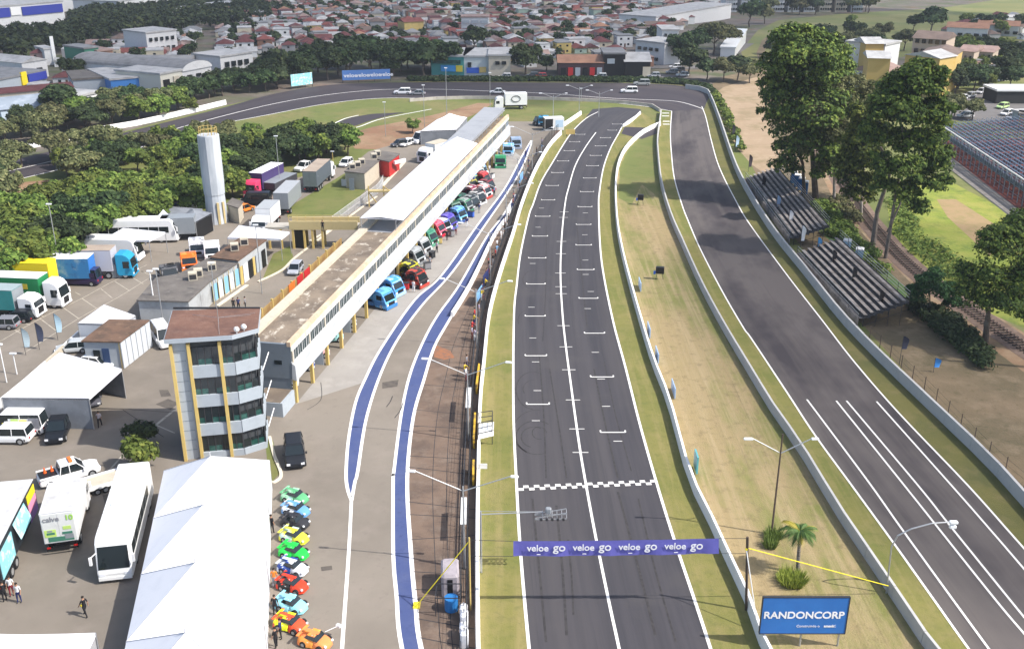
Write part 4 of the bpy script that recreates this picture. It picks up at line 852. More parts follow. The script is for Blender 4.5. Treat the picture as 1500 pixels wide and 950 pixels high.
truck('white box truck with its white cab toward the canopy, at the end of the queue',(380,345),(400,325),8,WP,WP,paint('light_grey_roof',(.36,.37,.38)),hb=3.6,hc=2.7,name='white_box_truck')
car('small orange and white utility cart near the pump house',(370,306),(352,312),(.7,.2,.03),'hatch','cart')
car('white pickup under the trees above the articulated trucks',(435,253),(450,248),(.72,.72,.72),'pickup','pickup')
car('dark estate car beside the white pickup under the trees',(452,250),(466,244),(.05,.06,.08),'hatch')
car('white car on the paddock road next to the small cream office',(501,246),(512,240),(.75,.75,.75),'hatch')
car('grey sedan on the paddock road behind the pit building',(428,405),(440,390),(.36,.38,.42),'hatch',k=.95)
truck('white and teal truck parked tail on near the white roof canopy',(618,240),(632,215),7.5,WP,mat('white_teal_side',(.7,.72,.72),.5,[((.05,.35,.35),(.5,.5,.2),.56,.6,.6)],coord='obj'),CRM,hb=3.6,hc=3.0,name='white_teal_truck',h=235)
truck('white truck trailer with a ring logo beyond the far end of the pit building',(724,160),(767,160),8.2,WP,mat('clean_white_side',(.8,.8,.8),.5),mat('clean_white_roof',(.8,.8,.8),.5),hb=4.0,h=187)
lt=[o for o in COL.objects if o.name=='semi_truck.004'] 
def ring(par,x,y,z,r):
    mb=MB(); pts=[Vector((x+r*1.5*math.cos(a),y,z+r*math.sin(a))) for a in [i*math.pi/8 for i in range(17)]]; mb.path(pts,.09,4); mb.build('ring_logo',BLK,par)
for o in list(COL.objects):
    if o.get('label','').startswith('white truck trailer with a ring'): ring(o,-5.4,1.3,2.7,.75)
car('white tanker body beside the three peaked marquee',(606,212),(622,208),(.75,.75,.75),'van','tanker',k=1.05)
car('white hatchback beside the tanker body',(588,216),(600,212),(.7,.7,.7),'hatch'); car('dark car beside the white hatchback on the far paddock road',(574,216),(587,214),(.06,.06,.07),'hatch')
# far track vehicles
car('white car driving on the oval outer lane',(909,136),(922,136),(.78,.78,.78),'suv',h=180)
car('white sedan parked on the oval grass edge near the far hedge',(577,138),(597,138),(.7,.7,.72),'suv'); car('grey car behind the white sedan on the oval',(600,139),(611,139),(.25,.25,.27),'sedan')
car('grey off road car at the edge of the oval beside the white car',(928,125),(945,126),(.3,.31,.3),'suv',h=180)
car('white car on the inner lane behind the white trailer truck',(717,137),(729,138),(.7,.7,.7),'sedan',h=180)
# pit lane
car('black sports utility car parked in the pit exit near the tower',(434,689),(431,657),(.015,.017,.022),'suv')
RT=[('light blue and white',(574,452),(.12,.38,.72),(.05,.2,.5)),('blue and pale blue',(587,434),(.05,.25,.62),(.35,.55,.8)),
('black with yellow roof flash',(612,410),(.02,.02,.02),(.6,.55,.03)),('black and red with race number',(622,421),(.03,.02,.02),(.45,.05,.03)),
('pale grey',(618,388),(.30,.32,.33),(.2,.21,.22)),('silver grey',(628,373),(.36,.38,.39),(.26,.27,.28)),('dark green and mint',(638,360),(.03,.16,.10),(.1,.3,.2)),
('pink and red',(650,347),(.7,.12,.18),(.6,.02,.05)),('violet and blue',(666,336),(.06,.04,.3),(.15,.12,.5)),('sky blue and navy',(680,326),(.15,.4,.7),(.03,.07,.25)),
('black and green',(684,306),(.02,.05,.04),(.03,.15,.1)),('black and silver',(699,307),(.02,.025,.03),(.25,.27,.28)),('maroon and white',(700,293),(.2,.03,.06),(.6,.6,.6)),
('white and red',(717,291),(.6,.6,.62),(.5,.05,.04)),('blue and yellow',(703,273),(.04,.2,.5),(.5,.55,.05)),('red',(716,272),(.5,.05,.05),(.2,.02,.02)),
('white and light blue',(712,260),(.6,.65,.7),(.1,.3,.6)),('magenta',(711,247),(.35,.05,.2),(.5,.5,.5))]
for i,(d_,p,a_,b_) in enumerate(RT):
    race_truck(d_+' racing truck parked in front of the pit garages',p,-28+((i*37)%9-4),a_,b_,acc=b_)
race_truck('green racing truck standing alone facing the camera in the pit lane',(733,247),-90,(.03,.22,.09),(.05,.3,.15)); race_truck('light blue racing truck facing the camera beyond the green one',(744,229),-95,(.15,.4,.7),(.6,.65,.7)); race_truck('blue grey racing truck farthest up the pit lane',(757,219),-80,(.2,.28,.4),(.3,.35,.45))
for i,(d_,p,a_,b_) in enumerate([('black and orange',(598,406),(.02,.02,.02),(.6,.2,.04)),('white and blue',(657,343),(.55,.56,.6),(.05,.1,.35)),('dark green',(672,316),(.02,.07,.04),(.2,.3,.25)),('silver and green',(690,311),(.25,.28,.28),(.03,.2,.1)),('black and white',(708,300),(.03,.03,.035),(.5,.5,.5)),('navy and yellow',(696,281),(.03,.04,.15),(.5,.45,.05)),('black and maroon',(722,281),(.03,.03,.03),(.3,.03,.05)),('pale blue and white, small',(707,264),(.3,.45,.6),(.6,.6,.6))]):
    race_truck(d_+' racing truck wedged between others in front of the garages',p,-35+((i*53)%20-10),a_,b_,Hh=2.5,acc=b_)
CW=paint('cart_grey',(.2,.2,.21))
for i,(x,y,c_,n_) in enumerate(((594,424,REDP,'red'),(626,394,CW,'grey'),(633,378,BLKP,'black'),(645,356,YEL,'yellow'),(661,346,CW,'second grey'),(690,318,BLUP,'blue'),(675,322,BLKP,'second black'),(712,283,REDP,'second red'),(721,262,WM,'white'),(700,286,GRNP,'green'),(559,452,CW,'near grey'),(736,226,WM,'far white'))):
    o=thing('tool_cart','%s tool cart among the racing trucks'%n_,'tool cart',G(x,y),R(i*31)); MB().bev(-.5,.5,-.3,.3,.15,1.0,.05).build('cabinet',c_,o); MB().box(-.55,.55,-.35,.35,1.0,1.05).box(.55,.75,-.03,.03,.9,.95).build('top_tray',DST,o)
    for q in ((-.4,-.25),(.4,-.25),(-.4,.25),(.4,.25)): MB().tube((q[0],q[1]-.03,.08),(q[0],q[1]+.03,.08),.08,8).build('caster',TYRE,o)
# tyre stacks and kit between trucks
tys=[(604,418,3),(600,412,4),(608,420,2),(678,300,4),(674,304,3),(669,310,4),(690,302,3),(660,320,3),(664,318,4),(640,352,2),(730,240,3)]
tm=MB().tube((0,0,0),(0,0,.3),.5,12).mesh('tyre',[TYRE]); rm=MB().tube((0,0,.02),(0,0,.31),.27,10).mesh('rim',[METAL])
for i,(x,y,nn) in enumerate(tys):
    near={0:'black and red truck',1:'black cluster of trucks',2:'black truck nose',3:'black and green truck',4:'garage door behind the dark green trucks',5:'sky blue truck',6:'maroon truck',7:'violet truck',8:'garage pillar near the violet truck',9:'dark green truck',10:'lone green truck'}[i]
    st=thing('tyre_stack','stack of %d black racing tyres beside the %s'%(nn,near),'tyre stack',G(x,y),0,'tyre stacks in the pit lane')
    for k in range(nn): t_=kid(tm,'tyre',st,(0,0,k*.31)); kid(rm,'rim',t_)
for i,((x,y),c,lab,kd) in enumerate((((443,566),(.7,.7,.7),'white race car just inside the first garage','hatch'),((466,541),(.04,.08,.3),'blue race car inside the second garage','mini'),((488,522),(.7,.4,.4),'pale pink race car inside the third garage','mini'),((508,499),(.3,.55,.55),'mint green race car inside the fourth garage','mini'),((527,478),(.2,.2,.22),'grey race car inside the fifth garage','mini'))):
    c_=car(lab,(x,y),(0,0),c,kd,'race car',name='race_car',h=10,group='race cars inside the garages'); c_.location+=Vector((-.4,.3,0))
# --- bubble coupes along the marquee
BUB=[((450,737),(.35,.62,.42),(.10,.35,.16),'mint green and white'),((452,756),(.75,.78,.8),(.12,.3,.6),'white, light blue and red'),((451,774),(.02,.02,.025),(.03,.03,.035),'black'),((450,796),(.45,.6,.55),(.7,.68,.05),'white green and yellow'),((450,819),(.02,.62,.08),(.02,.5,.06),'bright green'),((449,842),(.02,.06,.28),(.6,.65,.7),'dark blue with white stripes'),((449,867),(.02,.02,.02),(.75,.05,.02),'black and red'),((448,897),(.30,.66,.80),(.25,.6,.75),'pale blue'),((447,925),(.78,.85,.02),(.7,.08,.03),'fluorescent yellow with red nose'),((484,950),(.85,.33,.06),(.8,.25,.08),'orange with wing mirror pole')]
def bubble(label,front,c1,c2):
    th=thing('race_coupe',label,'race car',G(*front),R(-24),'race cars parked along the marquee')
    m1=livery('bub_%d_%d_%d_%d'%(*tuple(int(x*99) for x in c1),int(c2[0]*99)),c1,c2); m2=paint('bub_%d_%d_%d'%tuple(int(x*99) for x in c2),c2,.3,.2)
    mb=MB(); L=2.75
    for k,(lo,hi,mm,nm) in enumerate(((0,6,m2,'nose'),(5,12,m1,'rear_body'))):
        mb=MB(); vs=[];m=12
        xs_=[-L*j/11 for j in range(12)]
        W_=[.42,.66,.78,.82,.80,.76,.76,.80,.86,.88,.86,.8]; Z=[.42,.58,.68,.74,.78,.80,.80,.80,.84,.86,.82,.72]
        seg=list(range(lo,min(hi,12)))
        for j in seg:
            for i in range(m+1):
                a=math.pi*i/m; y=-W_[j]*math.cos(a)*(1 if abs(math.cos(a))<.9 else .98); z=.16+(Z[j]-.16)*min(1,math.sin(a)*1.35)
                vs.append((xs_[j],y,z))
        n_=len(seg); fs=[(a_*(m+1)+i,a_*(m+1)+i+1,(a_+1)*(m+1)+i+1,(a_+1)*(m+1)+i) for a_ in range(n_-1) for i in range(m)]
        fs+=[tuple(range(m,-1,-1)),tuple(range((n_-1)*(m+1),n_*(m+1)))]
        mb.add(vs,fs); b=mb.build(nm,mm,th,smooth=True)
        if k==0: body=b
    MB().add([(-.85,-.62,.78),(-.85,.62,.78),(-2.15,.6,.82),(-2.15,-.6,.82),(-1.2,-.5,1.14),(-1.2,.5,1.14),(-1.85,.48,1.14),(-1.85,-.48,1.14)],[(0,1,5,4),(1,2,6,5),(2,3,7,6),(3,0,4,7)]).build('window',GLS,th)
    MB().add([(-1.15,-.52,1.12),(-1.15,.52,1.12),(-1.9,.5,1.12),(-1.9,-.5,1.12),(-1.25,-.42,1.19),(-1.25,.42,1.19),(-1.8,.4,1.19),(-1.8,-.4,1.19)],[(0,1,5,4),(1,2,6,5),(2,3,7,6),(3,0,4,7),(4,5,6,7)]).build('roof',m1,th)
    MB().box(-L-.05,-L+.2,-.8,.8,.95,1.0).box(-L+.02,-L+.1,-.5,-.45,.7,.95).box(-L+.02,-L+.1,.45,.5,.7,.95).build('rear_wing',m1,th)
    for s in (-1,1): MB().ball((-.12,s*.5,.5),(.12,.13,.1),8,5).build('headlight',HLT,th)
    MB().box(-2.5,-1.0,-.17,.17,1.19,1.2).build('roof_stripe',m2,th)
    wheels(th,(-.62,-L+.58),.76,.29,.2); th.scale=(.84,.84,.9)
    return th
for (p,a_,b_,d_) in BUB: th=bubble(d_+' race coupe in the row beside the white marquee',p,a_,b_)
MB().tube((-.9,.7,.9),(-.2,1.5,1.1),.03,5).box(-.35,.05,1.45,1.75,1.0,1.2).build('wing_mirror',WM,th)
# mixer truck, blue, on the hill by the pit entry
race_truck('blue bodied tank truck by the far pit entry with dark cab',(795,186),-100,(.05,.3,.5),(.02,.02,.03),None)
race_truck('small black tractor beside the blue tank truck',(783,184),-160,(.02,.02,.02),(.05,.05,.05),None,Hh=1.8)
cw=thing('cargo_container','white container with open black end beside the far pit wall','container',G(812,190),R(10)); MB().box(-2.5,2.,-1.2,1.2,.1,2.9).build('box',WM,cw); MB().box(-2.53,-2.5,-1.1,1.1,.3,2.8).box(-2.4,-.6,-1.23,-1.2,.3,2.7).build('open_end',BLK,cw)
MB().box(.0,1.8,-1.23,-1.2,.8,2.4).build('blue_logo_panel',plain('pale_logo_panel',(.45,.6,.75)),cw)
yb_=thing('warning_board','yellow board leaning on the far pit wall','board',G(829,200)); MB().box(0,2.0,-.05,.05,.5,1.6).build('panel',YEL,yb_); MB().box(.1,.2,-.02,.02,0,.5).box(1.8,1.9,-.02,.02,0,.5).build('leg',DST,yb_)
# ---------------------------------------------------------------- walls and fences along the track
wa=wall_along(line([(708,1200),(700,950),(699,800),(700,716),(703,593),(709,532),(717,460),(735,395),(751,347),(764,302),(783,254),(805,215),(822,197)],3),.28,0,.95,WALLW,'pit_straight_wall','white concrete wall between the pit wall platform and the grass verge of the main straight','wall',seg=5)
wall_along(line([(823,187),(838,177),(851,168)],2),.28,0,.95,WALLW,'pit_entry_wall','short white concrete wall at the far end of the main straight','wall',seg=4)
wall_along(line([(912,186),(922,181),(932,172),(938,167)],2),.26,0,.6,WALLW,'corner_wall','short low white wall on the inside of the far bend of the main straight','wall',seg=3)
wall_along(line([(1250,1200),(1119,950),(1111,927),(1077,839),(1060,812),(1033,748),(1009,700),(980,593),(956,532),(934,458),(924,422),(913,379),(905,337),(902,297),(902,268),(906,242),(918,218),(942,196),(967,184)],3),.3,0,1.0,WALLW,'median_wall','white concrete wall on the right of the main straight','wall',seg=5)
wall_along(line([(1560,1200),(1359,950),(1330,908),(1290,847),(1237,769),(1201,710),(1169,657),(1132,604),(1100,551),(1057,478),(1025,417),(999,358),(983,321),(969,273),(964,230),(963,205),(966,182),(968,166)],3),.3,0,1.05,WALLG,'median_wall','pale grey concrete wall on the left of the back straight','wall',seg=5)
wall_along(line([(967,164),(955,156.5),(887,150),(780,146),(700,145),(640,146),(600,149)],3),.4,0,.8,CONC,'oval_inner_wall','low grey concrete wall along the inside of the oval bend','wall',seg=7)
wall_along(line([(2100,1400),(1750,1015),(1502,742),(1447,681),(1367,604),(1287,527),(1231,468),(1180,403),(1135,347),(1100,292),(1076,244),(1054,179),(1042,148),(1033,135),(1004,130)],3),.36,0,1.25,WALLG,'outer_wall','long grey concrete wall on the outside of the back straight','wall',seg=5)
wall_along(line([(331,153),(290,163),(210,182),(152,192)],3),.35,0,1.2,WALLW,'oval_outer_wall','bright white wall of the oval bend left of the water tower','wall',seg=7)
wall_along(line([(120,201),(80,210),(45,217),(-40,234)],3),.35,0,1.1,WALLW,'oval_outer_wall','white wall of the oval partly behind trees at the left','wall',seg=7)
# pit lane low wall (white) beside the right blue band
wall_along(line([(662,464),(690,418),(723,349),(742,322)],3),.3,0,.7,WALLW,'pit_lane_wall','low white wall along the blue pit lane line','wall',seg=5)
wl_w=line([(708,1200),(700,950),(699,800),(700,716),(703,593),(709,532),(717,460),(735,395),(751,347),(764,302),(783,254),(805,215),(822,197)],6)
def offs(P,d): 
    n=len(P); out=[]
    for i,p in enumerate(P):
        t=(P[min(i+1,n-1)]-P[max(i-1,0)]).normalized(); out.append(p+Vector((-t.y,t.x,0))*d)
    return out
FP=resample(offs(wl_w,.75),110); 
if FP[20].x>wl_w[30].x+5: pass
fe=thing('debris_fence','dark wire fence on steel posts behind the white wall of the main straight','fence',FP[0])
ph=MB().tube((0,0,0),(0,0,2.3),.045,5).mesh('post',[DST])
for p in FP: kid(ph,'post',fe,tuple(p-FP[0]))
mb=MB()
for z in (.05,.5,.9,1.3,1.7,2.0,2.28):
    for a_,b_ in zip(FP,FP[1:]): mb.tube(a_-FP[0]+Vector((0,0,z)),b_-FP[0]+Vector((0,0,z)),.014,3,cap=False)
for a_,b_ in zip(FP,FP[1:]):
    for k in range(1,7): p=a_.lerp(b_,k/7)-FP[0]; mb.tube(p,p+Vector((0,0,2.28)),.008,3,cap=False)
wo=mb.build('wire_mesh',DST,fe); wo['kind']='stuff'
def along(py,off=.0):
    y=G(700,py).y; p=min(wl_w,key=lambda q:abs(q.y-y)); q=min(offs(wl_w,off),key=lambda q:abs(q.y-y)); return Vector((q.x,y,0))
# dark guard base, kit on the platform
gb=thing('platform_barrier','dark low steel barrier running along the platform edge behind the fence','barrier',FP[0])
Q=resample(offs(wl_w,1.25),60)
for a_,b_ in zip(Q[:44],Q[1:45]): MB().tube(a_-FP[0]+Vector((0,0,.55)),b_-FP[0]+Vector((0,0,.55)),.07,4).tube(a_-FP[0],a_-FP[0]+Vector((0,0,.6)),.05,4).tube(a_-FP[0]+Vector((0,0,.25)),b_-FP[0]+Vector((0,0,.25)),.05,4).build('barrier_rail',DST,gb)
for i,(py0,py1,lab) in enumerate(((578,547,'yellow padded fence section farthest up the pit wall'),(658,620,'yellow padded fence section beside the starter platform'),(712,690,'yellow padded fence section level with the double lamp post'))):
    a_=along(py0,.42);b_=along(py1,.42); t=(b_-a_).normalized(); o=thing('safety_pad',lab,'safety pad',a_,math.atan2(t.y,t.x),'yellow pads on the pit wall fence'); L_=(b_-a_).length
    MB().box(0,L_,-.09,.09,.1,1.25).build('pad',mat('pad_yellow',(.62,.38,.03),.7,[((.12,.09,.05),1.1,.5,.62,.8)]),o); MB().box(0,L_,-.1,.1,.6,.66).box(0,L_,-.1,.1,1.0,1.05).build('strap',DST,o)
for i,(py0,py1,lab) in enumerate(((622,592,'narrow white awning strip on the pit wall beyond the starter platform'),(797,757,'narrow white awning strip on the pit wall near the start light arm'))):
    a_=along(py0,1.1);b_=along(py1,1.1); t=(b_-a_).normalized(); L_=(b_-a_).length; o=thing('awning_strip',lab,'awning',a_,math.atan2(t.y,t.x)); MB().box(0,L_,-.24,.24,1.9,1.96).build('awning_sheet',WM,o); MB().tube((.1,0,0),(.1,0,1.9),.04,5).tube((L_-.1,0,0),(L_-.1,0,1.9),.04,5).build('post',DST,o)
k0=along(872,1.9); kk=thing('timing_kiosk','grey covered timing stand on the pit wall platform','kiosk',k0,R(4)); MB().bev(-.75,.6,-.2,2.2,0,1.9,.18).build('tarpaulin_cover',mat('grey_purple_tarp',(.36,.32,.34),.8,[((.22,.2,.22),1.2,.45,.65,.8)],coord='obj'),kk); MB().box(-.3,.1,-.22,-.2,.2,1.6).build('door_flap',BLK,kk)
k1=along(893,1.9); dr=thing('blue_drum','blue plastic drum in a dark frame on the pit wall platform','drum',k1); MB().tube((0,0,.1),(0,0,1.15),.5,14).build('drum',plain('drum_blue',(.02,.16,.42)),dr); mb=MB()
for x in (-1.1,.7):
    for y in (-.7,1.0): mb.tube((x,y,0),(x,y,1.6),.04,4)
for (a_,b_) in (((-1.1,-.7),(.7,-.7)),((-1.1,1.),(.7,1.)),((-1.1,-.7),(-1.1,1.)),((.7,-.7),(.7,1.))): mb.tube((*a_,1.6),(*b_,1.6),.04,4)
mb.build('frame',DST,dr)
for i,(py,h) in enumerate(((905,1.1),(918,1.3),(932,1.1),(944,1.2))): 
    b=thing('covered_bollard','%s white plastic wrapped post at the near end of the pit wall'%['first','second','third','nearest'][i],'bollard',along(py,.95),0,'white wrapped posts on the pit wall'); MB().bev(-.28,.28,-.4,.4,0,h,.12).build('wrap',CANV,b); MB().tube((0,0,h),(0,0,h+.3),.06,6).build('cap',METAL,b)
# starter platform with white board
sp=thing('starter_platform','steel frame starter platform with white board reaching over the wall to the grass','platform',along(655,0))
mb=MB()
for (x,y) in ((0,0),(1.3,.6),(0,2.2),(1.3,2.6)): mb.tube((x,y,0),(x,y,2.6),.05,4)
for (x,y,x1_,y1_) in ((0,0,1.3,.6),(1.3,.6,1.3,2.6),(1.3,2.6,0,2.2)):
    for z in (1.5,2.05,2.6): mb.tube((x,y,z),(x1_,y1_,z),.04,4)
mb.build('frame',DST,sp); MB().add([(0,0,1.45),(1.45,.7,1.45),(1.45,.5,1.0),(0,-.2,1.0),(0,0.04,1.5),(1.45,.74,1.5),(1.45,2.4,1.5),(0,2.0,1.5)],[(0,1,2,3),(4,5,6,7)]).build('white_board',WM,sp)
so_=thing('small_sign','small white sign board on the fence in front of the double lamp post','sign',along(700,0)); MB().box(.05,.85,-.03,.03,1.0,1.5).build('sign_face',WM,so_); MB().tube((.1,0,0),(.1,0,1.5),.04,5).build('post',DST,so_)
# start light arm
sb=along(838,.3); pz=None
def RY(px,py,Y):
    u=(px-750)/F; v=-(py-475)/F; d=Vector((u,_c+v*_s,-_s+v*_c)); t=Y/d.y; return Vector((0,0,H))+d*t
sg=thing('start_light_arm','long grey cantilever arm with triangular start light truss over the straight','gantry',sb)
e0=RY(704,753,sb.y)-sb; e1=RY(795,749,sb.y)-sb; e2=RY(830,747,sb.y)-sb; 
mb=MB().tube((e0.x,0,0),(e0.x,0,e0.z+.3),.08,8).tube(e0,e1,.045,6).tube(e0+Vector((0,0,.3)),e1,.02,4); mb.build('arm',METAL,sg)
mb=MB(); a0=e1+Vector((-.2,-.3,-.1)); 
for dy in (-.3,.3):
    for dz in (0,.5): mb.tube(e1+Vector((-.6,dy,-.5+dz*.2)),e2+Vector((0,dy,-.55+dz)),.04,4)
for k in range(6): p=e1.lerp(e2,k/5); mb.tube(p+Vector((0,-.3,-.5)),p+Vector((0,.3,-.1)),.03,4).tube(p+Vector((0,.3,-.5)),p+Vector((0,-.3,-.1)),.03,4)
mb.build('truss_head',METAL,sg); MB().bev(e1.x+.2,e1.x+.65,-.2,.2,e1.z-.05,e1.z+.35,.08).build('light_box',GREYB,sg)
for k in range(5): MB().bev(e1.x-.2+k*.42,e1.x-.02+k*.42,-.42,-.3,e1.z-.55,e1.z-.33,.04).build('start_light',DST,sg)
# ---------------------------------------------------------------- lamp posts
def vlamp(label,base,h,span=4.2,rise=1.6,hj=None,ang=0,m=METAL,col=METAL,single=False,group=None,k=1.):
    o=thing('street_lamp',label,'lamp post',base,R(ang),group); hj=hj or h-.3
    MB().tube((0,0,0),(0,0,h),.09*k,7,.06*k).build('pole',col,o)
    for s in ((1,) if single else (-1,1)):
        e=Vector((s*span,0,hj+rise)); 
        a_=MB().tube((0,0,hj),e,.045*k,5).build('arm',m,o); MB().bev(min(e.x,e.x+s*.75),max(e.x,e.x+s*.6),-.12,.12,e.z-.06,e.z+.08,.05).build('lamp_head',LAMP,a_)
    return o
FQ=offs(wl_w,1.0)
for i,(py,lab) in enumerate(((1130,'nearest'),(832,'second'),(645,'third'),(510,'fourth'),(415,'fifth'),(345,'sixth'),(292,'seventh'),(250,'eighth'))):
    p=along(py,1.0); vlamp('%s double armed lamp post from the near end of the pit wall'%lab,p,7.4,3.6,1.5,7.0,-6,group='double lamp posts on the pit wall')
vlamp('double armed lamp on a wooden pole in the dry grass median',G(1130,782),9.3,2.3,1.3,7.6,0,m=METAL,col=WOODP)
for i,(x,y,h,lab) in enumerate(((848,170,7,'double lamp near the far bend of the main straight'),(810,187,7.5,'double lamp by the white container at the pit entry'),(877,171,6,'thin lamp mast beside the far bend'))): vlamp(lab,G(x,y),h,2.6,1.0,h-.6)
# curved arm lamp at the right wall
cl=thing('street_lamp','single lamp post with long curved arm leaning over the back straight','lamp post',G(1298,868))
pts=[Vector((0,0,0))]; 
cl_y=cl.location.y
for (x,y) in ((1306,800),(1315,784),(1335,774),(1365,766),(1391,764)): pts.append(RY(x,y,cl_y)-cl.location)
MB().path(pts,.055,6).build('pole',METAL,cl); e=pts[-1]; a_=MB().bev(e.x,e.x+.6,-.15,.15,e.z-.1,e.z+.08,.05).build('lamp_head',LAMP,cl); MB().bev(e.x+.05,e.x+.55,-.12,.12,e.z-.5,e.z-.3,.04).tube(e,e+Vector((.2,0,-.5)),.03).build('sensor_box',LAMP,cl)
# poles of the paddock
for i,(x,y,ytop,lab) in enumerate(((229,468,398,'white concrete light pole in front of the paddock office'),(240,480,395,'thin steel pole beside the paddock office'),(90,405,300,'thin lamp pole rising from the trees behind the trailers'),(411,280,200,'slim lamp mast near the pink cab truck'),(318,462,385,'thin mast next to the long office'),(384,430,330,'thin wire pole in the paddock road'),(10,560,505,'white flag pole by the banner wall'),(25,548,518,'short white flag pole by the banner wall'),(565,200,150,'slim mast in the infield left of the red soil'),(622,190,125,'slim mast behind the white marquee'),(655,190,100,'tall slim mast behind the white marquee'),(718,165,107,'tall slim mast beside the white trailer truck'),(488,240,222,'yellow post beside the paddock road'),(851,300-150,130,'thin pole near the oval inner wall'))):
    g=G(x,y); z=3
    for zz in np.arange(1,20,.1):
        pr=g+Vector((0,0,zz)); d=pr-Vector((0,0,H)); ff=d.y*_c-d.z*_s; vv=d.y*_s+d.z*_c
        if 475-F*vv/ff<=ytop: z=zz;break
    o=thing('light_pole',lab,'pole',g); MB().tube((0,0,0),(0,0,z),.13 if i==0 else .07,6,.06).build('pole',[WM,METAL][i not in(0,6,7)] if i!=12 else YEL,o); MB().box(-.35,.35,-.1,.1,z-.05,z+.1).build('lamp_head',LAMP,o)
# ---------------------------------------------------------------- banner across the straight
bp=G(1093,893); bY=bp.y
bn=thing('track_banner','long violet blue banner with repeated white lettering hung across the main straight','banner',(0,bY,0))
tl_,tr_,bl2,br2=[RY(*q,bY)-Vector((0,bY,0)) for q in ((752,792),(1053,788),(752,814),(1053,810))]
n=36; vs=[]
for i in range(n+1):
    t=i/n; sag=-.05*math.sin(math.pi*t); wav=.03*math.sin(t*23)+.02*math.sin(t*51)
    for k in range(4):
        f_=k/3; p=tl_.lerp(tr_,t)*(1-f_)+bl2.lerp(br2,t)*f_; vs.append((p.x,p.y+wav*(.3+f_),p.z+sag))
mb=MB(); mb.add(vs,[(i*4+k,i*4+k+1,i*4+k+5,i*4+k+4) for i in range(n) for k in range(3)]); mb.build('banner_sheet',mat('banner_violet_blue',(.14,.135,.47),.6,[((.11,.105,.40),.8,.45,.7,.6)]),bn)
BW=plain('banner_white_lettering',(.82,.82,.85)); sh=(tl_-bl2).length
for i,px in enumerate((772,839,906,973)):
    p=RY(px,805.5-i*1.0,bY)-Vector((0,bY,0)); text('veloe',.74,BW,'lettering',bn,(p.x,-.09,p.z),(math.pi/2,0,R(0)),.008,.96,.012)
    q=RY(px+38,805.5-i*1.0,bY)-Vector((0,bY,0)); text('go',.92,BW,'lettering',bn,(q.x,-.09,q.z),(math.pi/2,0,0),.008,1.0,.012)
    c=RY(px+17,810.5-i,bY)-Vector((0,bY,0)); MB().tube((c.x-.14,-.09,c.z),(c.x+.14,-.09,c.z),.022,4).build('underline',BW,bn)
lp=along(893,.5); MB().tube((lp.x,0,0),(lp.x,0,tl_.z+.3),.07,6).build('pole',YEL,bn)
rp=RY(1095,786,bY); MB().tube((bp.x,0,0),(rp.x,0,rp.z),.10,6).build('pole',WOODP,bn)
mb=MB(); 
for a_,b_ in ((Vector((lp.x,0,tl_.z+.1)),tl_),(Vector((lp.x,0,bl2.z)),bl2),(tr_,Vector((rp.x,0,tr_.z))),(br2,Vector((rp.x,0,br2.z)))): mb.tube(a_,b_,.018,4)
mb.build('rope',DST,bn)
YC=plain('yellow_strap',(.80,.66,.03))
yc=thing('guy_strap','yellow strap from the banner pole down to the grey median wall','strap',(rp.x,bY,0)); e=G(1299,872)-yc.location; MB().tube((0,0,rp.z-.9),(e.x,e.y,.9),.035,5).build('strap',YC,yc); MB().tube((0,0,rp.z-1),(.0,-.1,rp.z-1),.1,5).build('knot',YC,yc)
wc=thing('guy_rope','pale rope from the banner pole to the wall beside the blue billboard','rope',(rp.x,bY,0)); e=G(1110,925)-wc.location; MB().tube((0,0,rp.z-1),(e.x,e.y,.2),.04,5).build('rope',WM,wc); MB().tube((e.x,e.y,0),(e.x,e.y,.3),.06,5).build('peg',DST,wc)
yc=thing('guy_strap','yellow strap from the banner pole down to the pit lane paving','strap',(lp.x,bY,0)); e=G(608,890)-yc.location; MB().tube((0,0,tl_.z),(e.x,e.y,.05),.04,5).build('strap',YC,yc); MB().box(e.x-.15,e.x+.35,e.y-.1,e.y+.6,0,.12).build('weight',YC,yc)
# ---------------------------------------------------------------- billboard
sY=G(1174,947).y; sbb=thing('billboard','blue rectangular billboard with white company lettering in the dry grass','billboard',(0,sY,0))
c=[RY(*q,sY)-Vector((0,sY,0)) for q in ((1114,926),(1238,927),(1243,874),(1117,874))]
x0=(c[0].x+c[3].x)/2;x1=(c[1].x+c[2].x)/2;z0=c[0].z;z1=c[2].z; bb=MB().box(x0,x1,-.06,.06,z0,z1).build('panel',mat('billboard_blue',(.028,.15,.47),.45,[((.035,.19,.55),.4,.45,.7,.6)]),sbb)
mb=MB().box(x0-.05,x1+.05,-.09,.09,z1,z1+.06).box(x0-.05,x1+.05,-.09,.09,z0-.06,z0).box(x0-.06,x0,-.09,.09,z0,z1).box(x1,x1+.06,-.09,.09,z0,z1).build('frame',DST,sbb)
for x in (x0+.3,(x0+x1)/2,x1-.3): MB().tube((x,.12,0),(x,.12,z1),.07,6).build('leg',METAL,sbb)
wbb=x1-x0; text('RANDONCORP',.78,BW,'lettering',bb,(x0+.12,-.075,z0+(z1-z0)*.43),(math.pi/2,0,0),.008,1.01,.02)
text('Construindo o',.27,BW,'lettering',bb,(x0+wbb*.42,-.075,z0+(z1-z0)*.18),(math.pi/2,0,0),.006,1.,.0); text('amanhã',.27,BW,'lettering',bb,(x0+wbb*.745,-.075,z0+(z1-z0)*.18),(math.pi/2,0,0),.006,1.,.012)
